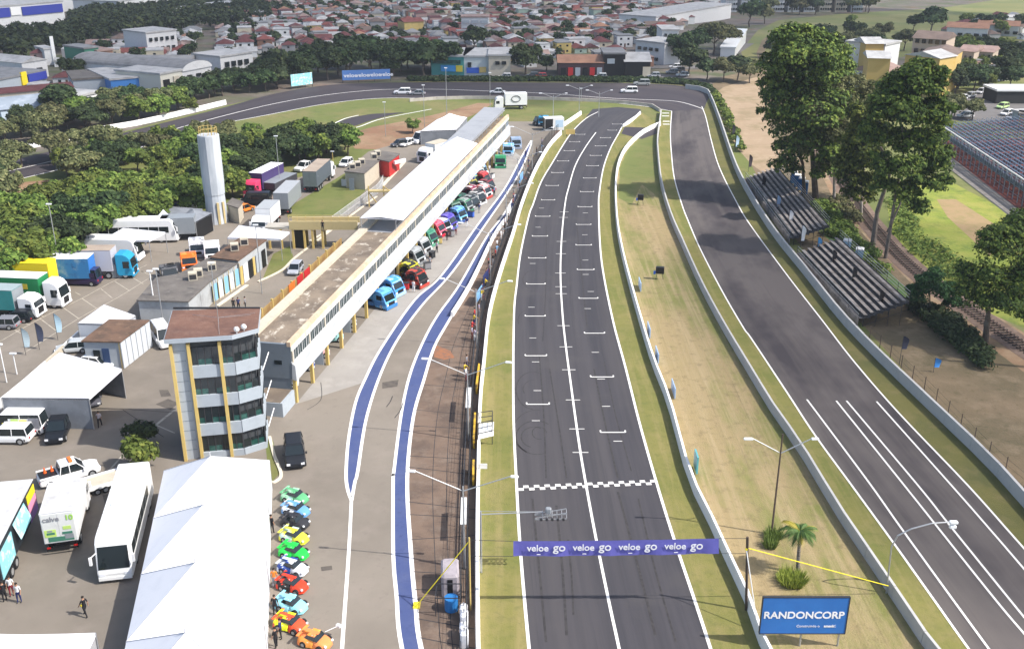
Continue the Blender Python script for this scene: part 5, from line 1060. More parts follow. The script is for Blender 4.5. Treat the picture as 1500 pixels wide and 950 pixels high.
# monitors / loudspeakers on stands
for (x,y,k_,lab) in ((938,300,1.0,'dark loudspeaker box on thin legs in the median, farther one'),(966,409,1.15,'dark loudspeaker box on thin legs in the median, nearer one')):
    o=thing('loudspeaker_stand',lab,'loudspeaker',G(x,y),R(-10)); 
    for xx in (-.5,.5): MB().tube((xx,0,0),(xx*.7,0,1.0),.035,5).build('leg',DST,o)
    MB().bev(-.5*k_,.5*k_,-.3,.3,.9,1.85,.08).build('speaker_box',BLK,o); MB().box(-.75*k_,-.5*k_,-.3,.1,.8,1.2).build('blue_panel',BLUP,o)
tb_=thing('wall_board','teal board leaning against the median wall','board',G(1019,690)); MB().box(-.1,.05,-.8,.8,.2,1.9).build('panel',paint('teal_board',(.1,.35,.38)),tb_)
for i,(x,y) in enumerate(((932,423),(945,490),(957,527),(981,577))):
    o=thing('wall_board','%s blue grey panel fixed behind the white median wall'%['farthest','third','second','nearest'][i],'board',G(x+5,y),0,'panels behind the median wall'); MB().box(-.05,.05,-1.3,1.3,.1,1.25).build('panel',paint('pale_blue_board',(.3,.42,.6)),o)
# feather flags and portable toilets
def flag(label,base,h,c,h0=.8,ang=0,wd=.7):
    o=thing('feather_flag',label,'flag',base,R(ang)); MB().tube((0,0,0),(0,0,h),.03,5).build('pole',DST,o)
    m=c if not isinstance(c,tuple) else plain('flag_%d_%d_%d'%tuple(int(x*99) for x in c),c); n=8; vs=[]
    for i in range(n+1):
        t=i/n; z=h0+(h-h0)*t; w=wd*(.75+.25*math.sin(t*3))*(1 if t<.8 else 1-(t-.8)*3.5); vs+=[(0.02,0,z),(.02+w,.12*math.sin(t*5),z)]
    MB().add(vs,[(2*i,2*i+1,2*i+3,2*i+2) for i in range(n)]).build('flag_cloth',m,o); return o
flag('bright blue feather flag in the dirt right of the outer wall',G(1367,545),1.75,(.05,.25,.65),.6)
flag('black feather flag on a tall pole in the dirt beyond the blue flag',G(1317,535),3.6,(.03,.035,.06),2.0)
BK=(.015,.015,.018)
for (x,y,lab) in ((1216,405,'black feather flag standing in the upper rows of the near grandstand'),(1245,432,'black feather flag in the middle of the near grandstand'),(1284,468,'wide black feather flag at the near end of the near grandstand')): flag(lab,G(x,y),3.9,BK,1.6,20)
for (x,y,lab,c_) in ((1195,380,'blue and white feather flag at the far end of the near grandstand',(.1,.32,.6)),(1136,315,'pale blue feather flag in the far grandstand',(.3,.42,.6)),(1154,338,'pale white feather flag in the far grandstand',(.6,.62,.66)),(1172,362,'white feather flag between the two grandstands',(.8,.8,.8)),(1115,285,'black feather flag in the far grandstand',(.02,.02,.025)),(1077,222,'pale blue banner flag beyond the far grandstand',(.45,.6,.75)),(1096,252,'dark feather flag beyond the far grandstand',(.05,.04,.05)),(1072,205,'tall dark feather flag by the outer wall beyond the grandstands',(.04,.04,.05)),(85,498,'tall pale blue feather flag beside the workshop',(.45,.62,.72)),(58,512,'dark flag in front of the banner wall',(.05,.06,.1)),(38,520,'pale flag at the banner wall',(.4,.5,.55))): flag(lab,G(x,y),3.4,c_,1.0,10)
TB=paint('toilet_blue',(.03,.17,.42)); TB2=paint('toilet_pale_blue',(.25,.42,.55))
for i,(x,y,m_) in enumerate(((1162,268,TB),(1167,273,TB),(1173,278,TB),(1178,283,TB),(1239,372,TB2),(1257,385,TB2))):
    o=thing('portable_toilet','%s behind the %s grandstand'%(['blue portable toilet farthest from the camera in the row of four','second blue portable toilet of the row of four','third blue portable toilet of the row of four','nearest blue portable toilet of the row of four','pale blue portable toilet on the left of the pair','pale blue portable toilet on the right of the pair'][i],'far' if i<4 else 'near'),'portable toilet',G(x,y),R(-20),'portable toilets behind the grandstands')
    MB().box(-.55,.55,-.55,.55,0,2.1).build('cabin',m_,o); MB().bev(-.58,.58,-.58,.58,2.1,2.3,.1).build('roof',WM,o); MB().box(-.35,.35,-.575,-.55,.1,1.9).build('door',m_,o)
# ---------------------------------------------------------------- grandstands
PLK=mat('weathered_bench_plank',(.30,.27,.25),.9,[((.12,.10,.09),.7,.4,.62,.8),((.33,.30,.27),2,.55,.75,.5)]); PLD=mat('dark_footboard',(.085,.08,.08),.9,[((.15,.145,.14),1,.45,.7,.7)])
def stand(label,f0,f1,rows,dr=.82,rise=.36,z0=1.3,name='grandstand',seat=PLK,foot=PLD,bays=6,side=1,post=DST,backrail=None,riser=True,sw=.46):
    a_=f0 if isinstance(f0,Vector) else G(*f0,z0); b_=f1 if isinstance(f1,Vector) else G(*f1,z0); a_=Vector((a_.x,a_.y,0)); b_=Vector((b_.x,b_.y,0)); d=b_-a_; L_=d.length
    o=thing(name,label,'grandstand',a_,math.atan2(d.y,d.x)); bl_=L_/bays; depth=rows*dr
    for r in range(rows):
        for k in range(bays):
            x0,x1=k*bl_+.04,(k+1)*bl_-.04; y=side*r*dr; z=z0+r*rise; ys=(y,y+side*sw)
            MB().box(x0,x1,min(ys),max(ys),z+.40,z+.45).build('bench_plank',seat,o); ys=(y+side*.05,y+side*(dr+.02)) if riser else (y+side*.42,y+side*.62); yr=(y+side*(dr+.03),y+side*(dr+.07)); MB().box(x0,x1,min(ys),max(ys),z+.0,z+.05).box(x0,x1,min(yr),max(yr),z-.1,z+rise+(.04 if riser else -.1)).build('footboard',foot,o)
    ys=(side*-.6,side*-.05); MB().box(0,L_,min(ys),max(ys),z0-.02,z0+.03).build('front_walkway',foot,o)
    ys=(side*-.66,side*-.6); MB().box(0,L_,min(ys),max(ys),z0-.9,z0+.0).build('front_panel',seat,o)
    for k in range(bays+1):
        mb=MB(); x=k*bl_
        for r in range(0,rows+1,2): y=side*r*dr; mb.tube((x,y,0),(x,y,z0+r*rise),.04,4)
        mb.tube((x,0,z0),(x,side*depth,z0+rows*rise-.1),.05,4).tube((x,0,.1),(x,side*depth,z0+rows*rise*.5),.03,4).tube((x,side*depth,z0+rows*rise),(x,side*depth,z0+rows*rise+1.3),.04,4)
        mb.tube((x,side*-.6,z0),(x,side*-.6,z0+1.0),.035,4); mb.build('frame',post,o)
    zt=z0+rows*rise
    for z in (.5,.9,1.3): MB().tube((0,side*depth,zt+z),(L_,side*depth,zt+z),.03,4).build('back_rail',backrail or METAL,o)
    for z in (.5,1.0): MB().tube((0,side*-.6,z0+z),(L_,side*-.6,z0+z),.03,4).build('front_rail',METAL,o)
    return o
stand('near open grandstand with seven rows of weathered benches beside the outer wall',(1174,370),(1265,466),7,.76,.30,1.1,bays=7,side=1)
stand('far open grandstand with rows of benches beyond the near one',(1097,260),(1163,349),7,.72,.28,1.1,bays=7,side=1)
SB=mat('blue_grey_seat_metal',(.10,.13,.19),.5,[((.25,.27,.30),1.5,.5,.7,.7),((.035,.045,.08),.5,.45,.6,.7)],metal=.2); SD=mat('dark_blue_steel',(.04,.055,.10),.6,[((.14,.05,.045),.2,.5,.62,.8)])
v0=G(1378,205,0);v1=G(1560,345,0)
stand('large scaffold grandstand with blue grey seats and a white top rail at the right edge',Vector((92.5,222,0)),Vector((86.5,150,0)),24,.95,.12,3.4,bays=16,side=1,seat=SB,foot=SD,name='scaffold_grandstand',post=paint('blue_steel_post',(.07,.10,.14)),backrail=METAL,riser=False,sw=.3)
sgr=[o for o in COL.objects if o.name=='scaffold_grandstand'][0]
Lg=72.2; mb=MB()
for r in range(24):
    for k in range(60):
        x=k*1.2+.3; y=r*.95; mb.box(x,x+.07,y+.3,y+.37,3.4+r*.12-.9,3.4+r*.12+.95).box(x,x+.9,y+.3,y+.34,3.4+r*.12+.85,3.4+r*.12+.93)
q_=mb.build('seat_frame',paint('pale_blue_steel',(.22,.27,.34)),sgr); q_['kind']='stuff'
mb=MB()
for k in range(14): mb.box(2+k*5,2.9+k*5,0,22,3.3,3.36).add([(2+k*5,0,3.42),(2.9+k*5,0,3.42),(2.9+k*5,22,6.2),(2+k*5,22,6.2)],[(0,1,2,3)])
mb.build('aisle',mat('aisle_red_brown',(.20,.06,.05),.8),sgr); MB().box(0,Lg,-.78,-.62,4.35,4.55).build('top_rail',WM,sgr)
for k in range(33): MB().tube((k*Lg/32,-.7,0),(k*Lg/32,-.7,4.4),.09,4).tube((k*Lg/32,-.7,4.3),(min(Lg,(k+1)*Lg/32),-.7,2.2),.035,4).tube((k*Lg/32,-.7,1.2),(min(Lg,(k+1)*Lg/32),-.7,1.2),.03,4).tube((k*Lg/32,-.7,2.6),(min(Lg,(k+1)*Lg/32),-.7,2.6),.03,4).build('scaffold_bay',paint('pale_steel',(.25,.29,.33)),sgr)
area('red_gravel',None,mat('brick_red_ground',(.20,.06,.045),.95,[((.1,.04,.035),.5,.45,.65,.8)]),4,[Vector((90,224,0)),Vector((84,150,0)),Vector((83,120,0)),Vector((90,120,0)),Vector((120,150,0)),Vector((118,224,0))])
area('concrete_path',None,mat('path_slabs',(.26,.235,.21),.9,[((.16,.14,.12),.6,.45,.65,.8)]),5,[G(*p) for p in ((1362,224),(1373,214),(1500,313),(1560,362),(1545,372),(1480,318))])
# railway
RX=line([(1196,205),(1222,245),(1248,290),(1290,345),(1345,400),(1440,468),(1502,510),(1620,590)],5)
mb=MB(); ribbon(mb,RX,4.2,.03); structure(mb.build('railway_ballast',mat('brown_ballast',(.17,.115,.085),.95,[((.26,.19,.15),.5,.45,.65,.8),((.09,.06,.05),1.4,.5,.7,.7)],bump=.6)))
rw=thing('railway_track','rusty single railway track passing behind the grandstands','railway track',RX[0])
sl_m=MB().box(-1.1,1.1,-.11,.11,.03,.16).mesh('sleeper',[mat('dark_sleeper',(.07,.055,.045),.9)])
Lr=sum((b-a).length for a,b in zip(RX,RX[1:])); RS=resample(RX,int(min(298,Lr/.75)))
for i,p in enumerate(RS[:-1]): t=(RS[i+1]-p); kid(sl_m,'sleeper',rw,tuple(p-RX[0]),math.atan2(t.y,t.x)-math.pi/2)
for s in (-.6,.6):
    P_=offs(RX,s); mb=MB()
    for a_,b_ in zip(P_,P_[1:]): mb.tube(a_-RX[0]+Vector((0,0,.22)),b_-RX[0]+Vector((0,0,.22)),.06,4)
    mb.build('rail',mat('rusty_rail',(.16,.10,.08),.6,metal=.3),rw)
# wire fence posts right of the wall
wp=thing('wire_fence','line of thin wooden fence posts with wires in the dirt right of the outer wall','fence',G(1275,505))
PF=resample(line([(1273,500),(1315,540),(1364,588),(1418,645),(1488,712),(1600,800)],4),16)
for p in PF: kid(MB().tube((0,0,0),(0,0,2.0),.05,5).mesh('post',[WOODP]) if p is PF[0] else PM,'post',wp,tuple(p-PF[0])) if False else None
PM=MB().tube((0,0,0),(0,0,2.0),.05,5).mesh('post',[WOODP])
for p in PF: kid(PM,'post',wp,tuple(p-PF[0]))
wp.location=PF[0]; mb=MB()
for a_,b_ in zip(PF,PF[1:]):
    for z in (.6,1.2,1.8): mb.tube(a_-PF[0]+Vector((0,0,z)),b_-PF[0]+Vector((0,0,z)),.012,3)
mb.build('wire',DST,wp)
# far blue billboards and hedge
def board(label,p,q,h,m,zb=.8,txt=None):
    a_=G(*p);b_=G(*q); d=b_-a_; o=thing('advertising_board',label,'advertising board',a_,math.atan2(d.y,d.x)); L_=d.length
    bo=MB().box(0,L_,-.08,.08,zb,zb+h).build('panel',m,o)
    for k in range(4): MB().tube((L_*k/3,.1,0),(L_*k/3,.1,zb+h),.1,4).build('leg',DST,o)
    if txt:
        for k in range(txt): text('veloe',1.5,BW,'lettering',bo,(L_*(k+.12)/txt,-.1,zb+h*.3),(math.pi/2,0,0),.01,1.2,.03)
BBL=mat('faded_blue_board',(.10,.22,.52),.6)
board('small pale blue advertising board outside the oval bend',(427,131),(458,127),3.2,paint('pale_blue_print',(.28,.42,.65)),.8)
board('long blue advertising board outside the oval bend',(502,122),(572,119.5),2.8,BBL,.8,4)
wr=Vector
# ---------------------------------------------------------------- people
SK=mat('skin',(.36,.2,.13),.6); HR=mat('dark_hair',(.02,.015,.012),.8)
def person_mesh(pose_):
    V=[];E=[];Rr=[]
    def n(p,r,par=None): V.append(p);Rr.append(r); 
    def add(p,r,par=None):
        V.append(p);Rr.append(r)
        if par is not None: E.append((par,len(V)-1))
        return len(V)-1
    pel=add((0,0,.95),.15); wa_=add((0,0,1.12),.135,pel); ch=add((0,.0,1.32),.165,wa_); sh_=add((0,0,1.46),.11,ch); nk=add((0,.01,1.54),.055,sh_); hd=add((0,.02,1.66),.098,nk); add((0,.02,1.74),.08,hd)
    st={'stand':.05,'walk':.28,'lean':.02}[pose_]
    for s in (-1,1):
        hp=add((s*.1,0,.88),.10,pel); kn=add((s*.11,s*st*.6,.48),.065,hp); an=add((s*.11,s*st-.02,.09),.045,kn); add((s*.12,s*st+.14,.04),.042,an)
        so2=add((s*.19,0,1.43),.062,sh_)
        if pose_=='lean': el=add((s*.26,.22,1.22),.045,so2); wr_=add((s*.18,.42,1.12),.032,el)
        else: el=add((s*.25,-s*st*.4,1.16),.045,so2); wr_=add((s*.25,-s*st*.7+.08,.93),.032,el)
        d=Vector(V[wr_])-Vector(V[el]); d.normalize(); pm_=add(tuple(Vector(V[wr_])+d*.06),.035,wr_)
        for k in range(4): add(tuple(Vector(V[pm_])+d*(.075+.01*(k in(1,2)))+Vector((0,(k-1.5)*.022,0))),.0095,pm_)
        add(tuple(Vector(V[wr_])+d*.06+Vector((0,.05,0))),.010,wr_)
    me=bpy.data.meshes.new('body'); me.from_pydata(V,E,[]); o=bpy.data.objects.new('tmp',me); COL.objects.link(o)
    m=o.modifiers.new('s','SKIN'); sv=me.skin_vertices[0].data
    for i,r in enumerate(Rr): sv[i].radius=(r,r*(.72 if i in(0,1,2,3) else 1))
    sv[0].use_root=True
    m2=o.modifiers.new('d','SUBSURF'); m2.levels=1; m2.render_levels=1
    bpy.context.view_layer.update(); out=bpy.data.meshes.new_from_object(o.evaluated_get(bpy.context.evaluated_depsgraph_get())); bpy.data.objects.remove(o)
    out.materials.clear()
    for mm in (plain('shirt_base',(.1,.1,.1)),plain('trouser_base',(.03,.03,.04)),SK,plain('shoe_base',(.03,.03,.03))): out.materials.append(mm)
    for p in out.polygons:
        c=p.center; z=c.z; r=math.hypot(c.x,c.y)
        p.material_index=3 if z<.1 else (2 if z>1.5 or (r>.2 and z<1.2 and abs(c.x)>.17) else (1 if z<1.0 else 0)); p.use_smooth=True
    out.name='body'; return out
PMESH={k:person_mesh(k) for k in('stand','walk','lean')}
hair=MB().ball((0,.0,1.715),(.105,.115,.085),8,5).mesh('hair',[HR],True)
cap=MB().ball((0,.0,1.725),(.11,.12,.07),8,5).box(-.07,.07,.08,.2,1.70,1.72).mesh('cap',[plain('cap_red',(.5,.05,.04))])
def person(label,p,ang,shirt,trs,pose_='stand',group=None,hat=False,bag=None):
    o=thing('person',label,'person',p,R(ang),group); b=kid(PMESH[pose_],'body',o)
    for i,c in ((0,shirt),(1,trs)): b.material_slots[i].link='OBJECT'; b.material_slots[i].material=plain('cloth_%d_%d_%d'%tuple(int(x*99) for x in c),c,.85)
    kid(cap if hat else hair,'cap' if hat else 'hair',o); return o
CL={'black':(.015,.015,.018),'white':(.7,.7,.7),'grey':(.25,.25,.27),'navy':(.02,.03,.12),'red':(.5,.03,.03),'yellow':(.7,.5,.03),'light blue':(.2,.4,.65),'maroon':(.2,.02,.03),'pale purple':(.4,.35,.45),'orange':(.65,.2,.03)}
wp_=person('man in black top and shorts with a yellow waist pack walking across the empty paddock',G(126,902),60,CL['black'],CL['black'],'walk'); MB().bev(-.19,.19,.02,.2,.93,1.08,.03).build('waist_pack',plain('pack_yellow',(.75,.6,.03)),wp_)
person('person in pale purple shirt and black trousers walking past the hospitality tent',G(147,625),10,(.5,.42,.42),CL['black'],'walk')
person('person in navy trousers and white top standing beside the black sided truck',G(29,882),180,CL['white'],CL['navy'])
for i,(x,y,a_,c1_,c2_) in enumerate(((8,880,40,'black','black'),(3,868,90,'grey','navy'),(18,872,200,'white','maroon'))): person('person in %s top and %s trousers by the black sided truck'%(c1_,c2_),G(x,y),a_,CL[c1_],CL[c2_],'stand','people by the awning truck')
for i,(x,y,c1_) in enumerate(((404,900,'black'),(412,935,'navy'),(405,948,'black'),(403,860,'orange'),(399,780,'black'))): person('person in %s overalls at the marquee edge, %s'%(c1_,['beside the pale blue coupe','beside the orange coupe','nearest the bottom edge','beside the black and red coupe','beside the yellow white coupe'][i]),G(x,y),[0,90,60,0,-30][i],CL[c1_],CL['black'] if c1_!='orange' else CL['grey'],'stand','crew beside the race coupes')
for i,(x,y,c1_) in enumerate(((343,455,'black'),(350,454,'navy'),(360,453,'grey'))): person('person in %s clothes, %s of the three standing in the paddock road behind the tower'%(c1_,['left','middle','right'][i]),G(x,y),[0,180,90][i],CL[c1_],CL['black'],'stand','three people behind the tower')
person('person in yellow shirt at the corner of the long office',G(300,443),30,CL['yellow'],CL['grey'],'stand')
person('person in black standing on the yellow footbridge',G(472,331,4.4)+Vector((0,.3,-.95)),0,CL['black'],CL['black'],'stand')
person('person in grey beside the shopfront of the long office',G(331,425),80,CL['grey'],CL['navy'],'walk')
rp_=random.Random(5); ys_=[558,552,540,500,497,488,478,470,462,448,440,432,424,415,410,402,396,388,380,374,366,352,346,340,334,328,318,310,304,298,290,284,276,270,262,256,250,244,236,228,222,214]
cn=list(CL); combos=[(a,b) for a in cn[:9] for b in ('black','navy','grey','white','maroon')]; rp_.shuffle(combos)
for i,y in enumerate(ys_):
    a_,b_=combos[i%len(combos)]; person('spectator in %s top and %s trousers leaning on the pit wall fence'%(a_,b_),along(y,1.0+rp_.uniform(0,.8))+Vector((rp_.uniform(-.3,.1),0,0)),-90+rp_.uniform(-30,30),CL[a_],CL[b_],rp_.choice(['lean','stand']),'people along the pit wall fence',hat=rp_.random()<.25)
for i,(x,y) in enumerate(((588,428),(606,428),(630,392),(622,380),(640,370),(655,352),(668,344),(684,333),(660,330),(702,312),(706,296),(692,296),(724,287),(709,278),(717,254),(741,245),(632,338),(641,330),(687,285),(716,237),(719,243),(694,262),(727,235),(770,232),(601,402),(721,225))):
    a_,b_=combos[(i+20)%len(combos)]; person('mechanic in %s top and %s trousers between the racing trucks'%(a_,b_),G(x,y),rp_.uniform(0,360),CL[a_],CL[b_],'stand','mechanics in the pit lane')
# pale tent fabrics / white panels along upper fence
for i,(y,c_,nm) in enumerate(((418,'navy','navy blue'),(400+43,'light blue','pale blue'),(320,'white','white'),(268,'light blue','light blue'))):
    p=along(y,1.6); o=thing('team_screen','%s cloth screen hung on the fence among the spectators'%nm,'screen',p,R(78)); MB().box(-1.6,1.6,-.03,.03,.5,1.9).build('cloth',plain('screen_'+c_.replace(' ','_'),CL[c_]),o); MB().tube((-1.6,0,0),(-1.6,0,2.0),.04,5).tube((1.6,0,0),(1.6,0,2.0),.04,5).build('post',DST,o)
# ---------------------------------------------------------------- vegetation
def leafmat(name,c1,c2,c3):
    m=bpy.data.materials.new(name); m.use_nodes=True; t=m.node_tree; N=t.nodes; L=t.links; b=N['Principled BSDF']; b.inputs['Roughness'].default_value=.75; b.inputs['Specular IOR Level'].default_value=.25
    at=N.new('ShaderNodeAttribute'); at.attribute_name='tint'; oi=N.new('ShaderNodeObjectInfo')
    r=N.new('ShaderNodeValToRGB'); e=r.color_ramp.elements; e[0].position=0; e[0].color=(*c1,1); e[1].position=1; e[1].color=(*c3,1); k=e.new(.55); k.color=(*c2,1)
    L.new(at.outputs['Fac'],r.inputs[0]); hs=N.new('ShaderNodeHueSaturation'); mr=N.new('ShaderNodeMapRange'); mr.inputs[3].default_value=.8; mr.inputs[4].default_value=1.35; L.new(oi.outputs['Random'],mr.inputs[0]); L.new(mr.outputs[0],hs.inputs['Value']); L.new(r.outputs[0],hs.inputs['Color'])
    mh=N.new('ShaderNodeMapRange'); mh.inputs[3].default_value=.475; mh.inputs[4].default_value=.515; L.new(oi.outputs['Random'],mh.inputs[0]); L.new(mh.outputs[0],hs.inputs['Hue']); L.new(hs.outputs[0],b.inputs['Base Color'])
    tr=N.new('ShaderNodeBsdfTranslucent'); L.new(hs.outputs[0],tr.inputs[0]); ms=N.new('ShaderNodeMixShader'); ms.inputs[0].default_value=.18; L.new(b.outputs[0],ms.inputs[1]); L.new(tr.outputs[0],ms.inputs[2]); L.new(ms.outputs[0],N['Material Output'].inputs[0])
    return m
LF_B=leafmat('bright_green_leaves',(.045,.075,.014),(.10,.15,.026),(.21,.255,.05))
LF_D=leafmat('dark_green_leaves',(.014,.028,.010),(.032,.056,.018),(.075,.105,.035))
LF_O=leafmat('olive_leaves',(.05,.065,.026),(.11,.12,.045),(.21,.205,.09))
LF_E=leafmat('eucalyptus_leaves',(.020,.036,.010),(.070,.105,.016),(.20,.225,.04))
BARK=mat('tree_bark',(.11,.085,.065),.9,[((.22,.19,.16),1.5,.5,.7,.7)]); BARKW=mat('pale_bark',(.36,.32,.28),.85,[((.16,.13,.11),1.2,.5,.65,.8)],coord='obj')
def crown(name,lobes,n,leaf,m,seed=0,fill=.45,sub=0):
    """lobes: (x,y,z,r[,rz]) ; n leaf quads on and inside the lobes"""
    if sub:
        q=random.Random(seed+5); ex=[]
        for l in lobes:
            ex.append((l[0],l[1],l[2],l[3]*.78,(l[4] if len(l)>4 else l[3]*.8)*.78))
            for k in range(sub):
                a=q.uniform(0,6.28); e=q.uniform(-.35,1.3); rr_=l[3]*q.uniform(.26,.46); rz=(l[4] if len(l)>4 else l[3]*.8)
                ex.append((l[0]+l[3]*.74*math.cos(a)*math.cos(e),l[1]+l[3]*.74*math.sin(a)*math.cos(e),l[2]+rz*.78*math.sin(e),rr_,rr_*.72))
        lobes=ex
    rg=np.random.default_rng(seed); Lb=np.array([(l[0],l[1],l[2],l[3],(l[4] if len(l)>4 else l[3]*.8)) for l in lobes],float)
    w=Lb[:,3]**2; idx=rg.choice(len(Lb),n,p=w/w.sum()); B_=Lb[idx]
    d=rg.normal(size=(n,3)); d/=np.linalg.norm(d,axis=1)[:,None]; d[:,2]=np.where(d[:,2]<-.35,-d[:,2],d[:,2])
    rad=1-fill*rg.random(n)**1.7+rg.normal(size=n)*.06
    # clumpy surface
    ph=rg.random((6,3))*6.28; fr=rg.normal(size=(6,3))*3.2
    bump=sum(np.sin((d*fr[i]).sum(1)*1.6+ph[i,0]+idx*1.7) for i in range(6))/6
    rad*=1+.34*bump
    c=B_[:,:3]+d*np.stack([B_[:,3],B_[:,3],B_[:,4]],1)*rad[:,None]
    nn=d*1.0+rg.normal(size=(n,3))*.38+np.array([0,0,.3]); nn/=np.linalg.norm(nn,axis=1)[:,None]
    a=np.cross(nn,rg.normal(size=(n,3))); a/=np.linalg.norm(a,axis=1)[:,None]; b=np.cross(nn,a)
    s=(leaf*(.55+.9*rg.random(n)))[:,None]
    V=np.stack([c-a*s,c-b*s*.62+nn*s*.1,c+a*s,c+b*s*.62-nn*s*.1],1).reshape(-1,3)
    me=bpy.data.meshes.new(name); me.vertices.add(4*n); me.vertices.foreach_set('co',V.ravel()); me.loops.add(4*n); me.loops.foreach_set('vertex_index',np.arange(4*n,dtype=np.int32)); me.polygons.add(n); me.polygons.foreach_set('loop_start',np.arange(0,4*n,4,dtype=np.int32)); me.update(calc_edges=True)
    lb=rg.random(len(Lb))[idx]; t=np.clip(.42+.28*bump*1.5+.32*(lb-.5)+.22*rg.normal(size=n),0,1)
    at=me.attributes.new('tint','FLOAT','POINT'); at.data.foreach_set('value',np.repeat(t,4).astype(np.float32)); me.materials.append(m); return me
def lobeset(rg,n,R_,hz,zc):
    L_=[(0,0,zc,R_*.72,hz*.75)]
    for i in range(n):
        a=2*math.pi*i/n+rg.uniform(-.4,.4); q=R_*rg.uniform(.35,.68); L_.append((q*math.cos(a),q*math.sin(a),zc+rg.uniform(-.35,.45)*hz,R_*rg.uniform(.32,.52),hz*rg.uniform(.35,.55)))
    return L_
rg=random.Random(11)
def trunk_mesh(h,r,m,limbs=5,spread=1.6,seed=0):
    q=random.Random(seed); mb=MB(); p=Vector((0,0,0)); pts=[p]
    for k in range(3): p=p+Vector((q.uniform(-.25,.25),q.uniform(-.25,.25),h/3)); pts.append(p)
    for k in range(3): mb.tube(pts[k],pts[k+1],r*(1-k*.22),7,r*(1-(k+1)*.22))
    for i in range(limbs):
        a=2*math.pi*i/limbs+q.uniform(-.4,.4); b=pts[2+i%2]; e=b+Vector((math.cos(a)*spread,math.sin(a)*spread,h*.45*q.uniform(.6,1.1))); mb.tube(b,e,r*.5,5,r*.15)
    return mb.mesh('trunk',[m])
VAR={}
def variant(kind,n=4):
    if kind in VAR: return VAR[kind]
    spec={'bright':(LF_B,3.7,3.1,3.2,5600,.27,7),'dark':(LF_D,3.7,3.2,3.4,5400,.27,7),'olive':(LF_O,4.0,2.6,4.0,4600,.26,9),'far_dark':(LF_D,3.4,2.6,3.9,900,.55,6),'far_olive':(LF_O,3.4,2.4,3.9,800,.55,6),'far_bright':(LF_B,3.3,2.4,3.8,800,.55,6),'shrub':(LF_B,1.3,1.1,1.1,1500,.16,6),'shrub_dark':(LF_D,1.3,1.1,1.1,1500,.16,6)}[kind]
    m,R_,hz,zc,nl,lf,nb_=spec
    VAR[kind]=[(crown('crown',lobeset(random.Random(i*5+len(kind)),nb_,R_,hz,zc),nl,lf,m,i+3,.45,0 if 'far' in kind or 'shrub' in kind else 5),trunk_mesh(zc*.8,.22 if zc>2 else .08,BARK,5,R_*.4,i)) for i in range(n)]
    return VAR[kind]
LM=[]
def lm(name,p): LM.append((name,p.x,p.y))
for nm,px in (('water tower',(319,325)),('pink cab truck',(380,285)),('teal cab truck',(150,405)),('white motorhome',(150,378)),('blue and white coach',(270,308)),('yellow trailer',(20,420)),('white wall of the oval',(240,175)),('red soil clearing',(50,285)),('white car by the lawn',(440,252)),('long blue advertising board',(540,120)),('small advertising board',(440,130)),('end of the bright white wall',(331,152)),('arched white factory',(290,140)),('blue fronted factory',(200,140)),('teal building beyond the oval',(670,105)),('orange roofed shops',(850,108)),('black fronted shop',(900,108)),('white flats',(955,90)),('start of the railway',(1090,100)),('blue and white warehouse',(45,48)),('long white warehouse',(240,22)),('yellow apartment block',(1280,130)),('scaffold grandstand',(1420,190)),('car park',(1410,160)),('green field',(1250,60)),('white apartment towers',(1130,20)),('grey roofed factory',(60,150)),('white hillside building',(240,75)),('cream house',(780,75)),('pink terrace',(680,45)),('oval hedge',(780,118)),('grove beyond the oval',(480,100)),('dark grove on the left',(120,70)),('far end of the town',(600,8)),('right hand road',(1085,75))): lm(nm,GT(*px))
def near(p):
    nm,x,y=min(LM,key=lambda l:(l[1]-p.x)**2+((l[2]-p.y)*.6)**2); dx,dy=p.x-x,p.y-y
    w='left of' if dx<0 else 'right of'
    if abs(dy)*.7>abs(dx): w='behind' if dy>0 else 'in front of'
    dist=math.hypot(dx,dy); return w+' the '+nm
def tree(kind,p,sc,label,group=None,name='tree',asp=1.):
    v=variant(kind); cm,tm=v[rg.randrange(len(v))]
    o=thing(name,label,'shrub' if 'shrub' in kind else 'tree',p,rg.uniform(0,6.28),group); o.scale=(sc,sc,sc*asp)
    kid(tm,'trunk',o); kid(cm,'crown',o); return o
def inpoly(x,y,P_):
    c=False;j=len(P_)-1
    for i in range(len(P_)):
        if (P_[i][1]>y)!=(P_[j][1]>y) and x<(P_[j][0]-P_[i][0])*(y-P_[i][1])/(P_[j][1]-P_[i][1])+P_[i][0]: c=not c
        j=i
    return c
def PX(p):
    z=p.z-H; f=p.y*_c-z*_s; v=p.y*_s+z*_c; return 750+F*p.x/f,475-F*v/f
def scatter(poly,n,dmin,seed):
    q=random.Random(seed); pts=[]; xs_=[a for a,b in poly]; ys_=[b for a,b in poly]; P_=[GT(*a) for a in poly]
    X=[p.x for p in P_];Y=[p.y for p in P_]; W_=[(p.x,p.y) for p in P_]; t=0
    while len(pts)<n and t<n*60:
        t+=1; x=q.uniform(min(X),max(X)); y=q.uniform(min(Y),max(Y))
        if inpoly(x,y,W_) and all((x-a.x)**2+(y-a.y)**2>dmin*dmin for a in pts): pts.append(Vector((x,y,TZ(y))))
    return pts
def tone_word(kind): return {'bright':'bright green leafy tree','dark':'dark green dense tree','olive':'olive green spreading tree','far_dark':'small dark green tree','far_olive':'small olive tree','far_bright':'small bright green tree'}[kind]
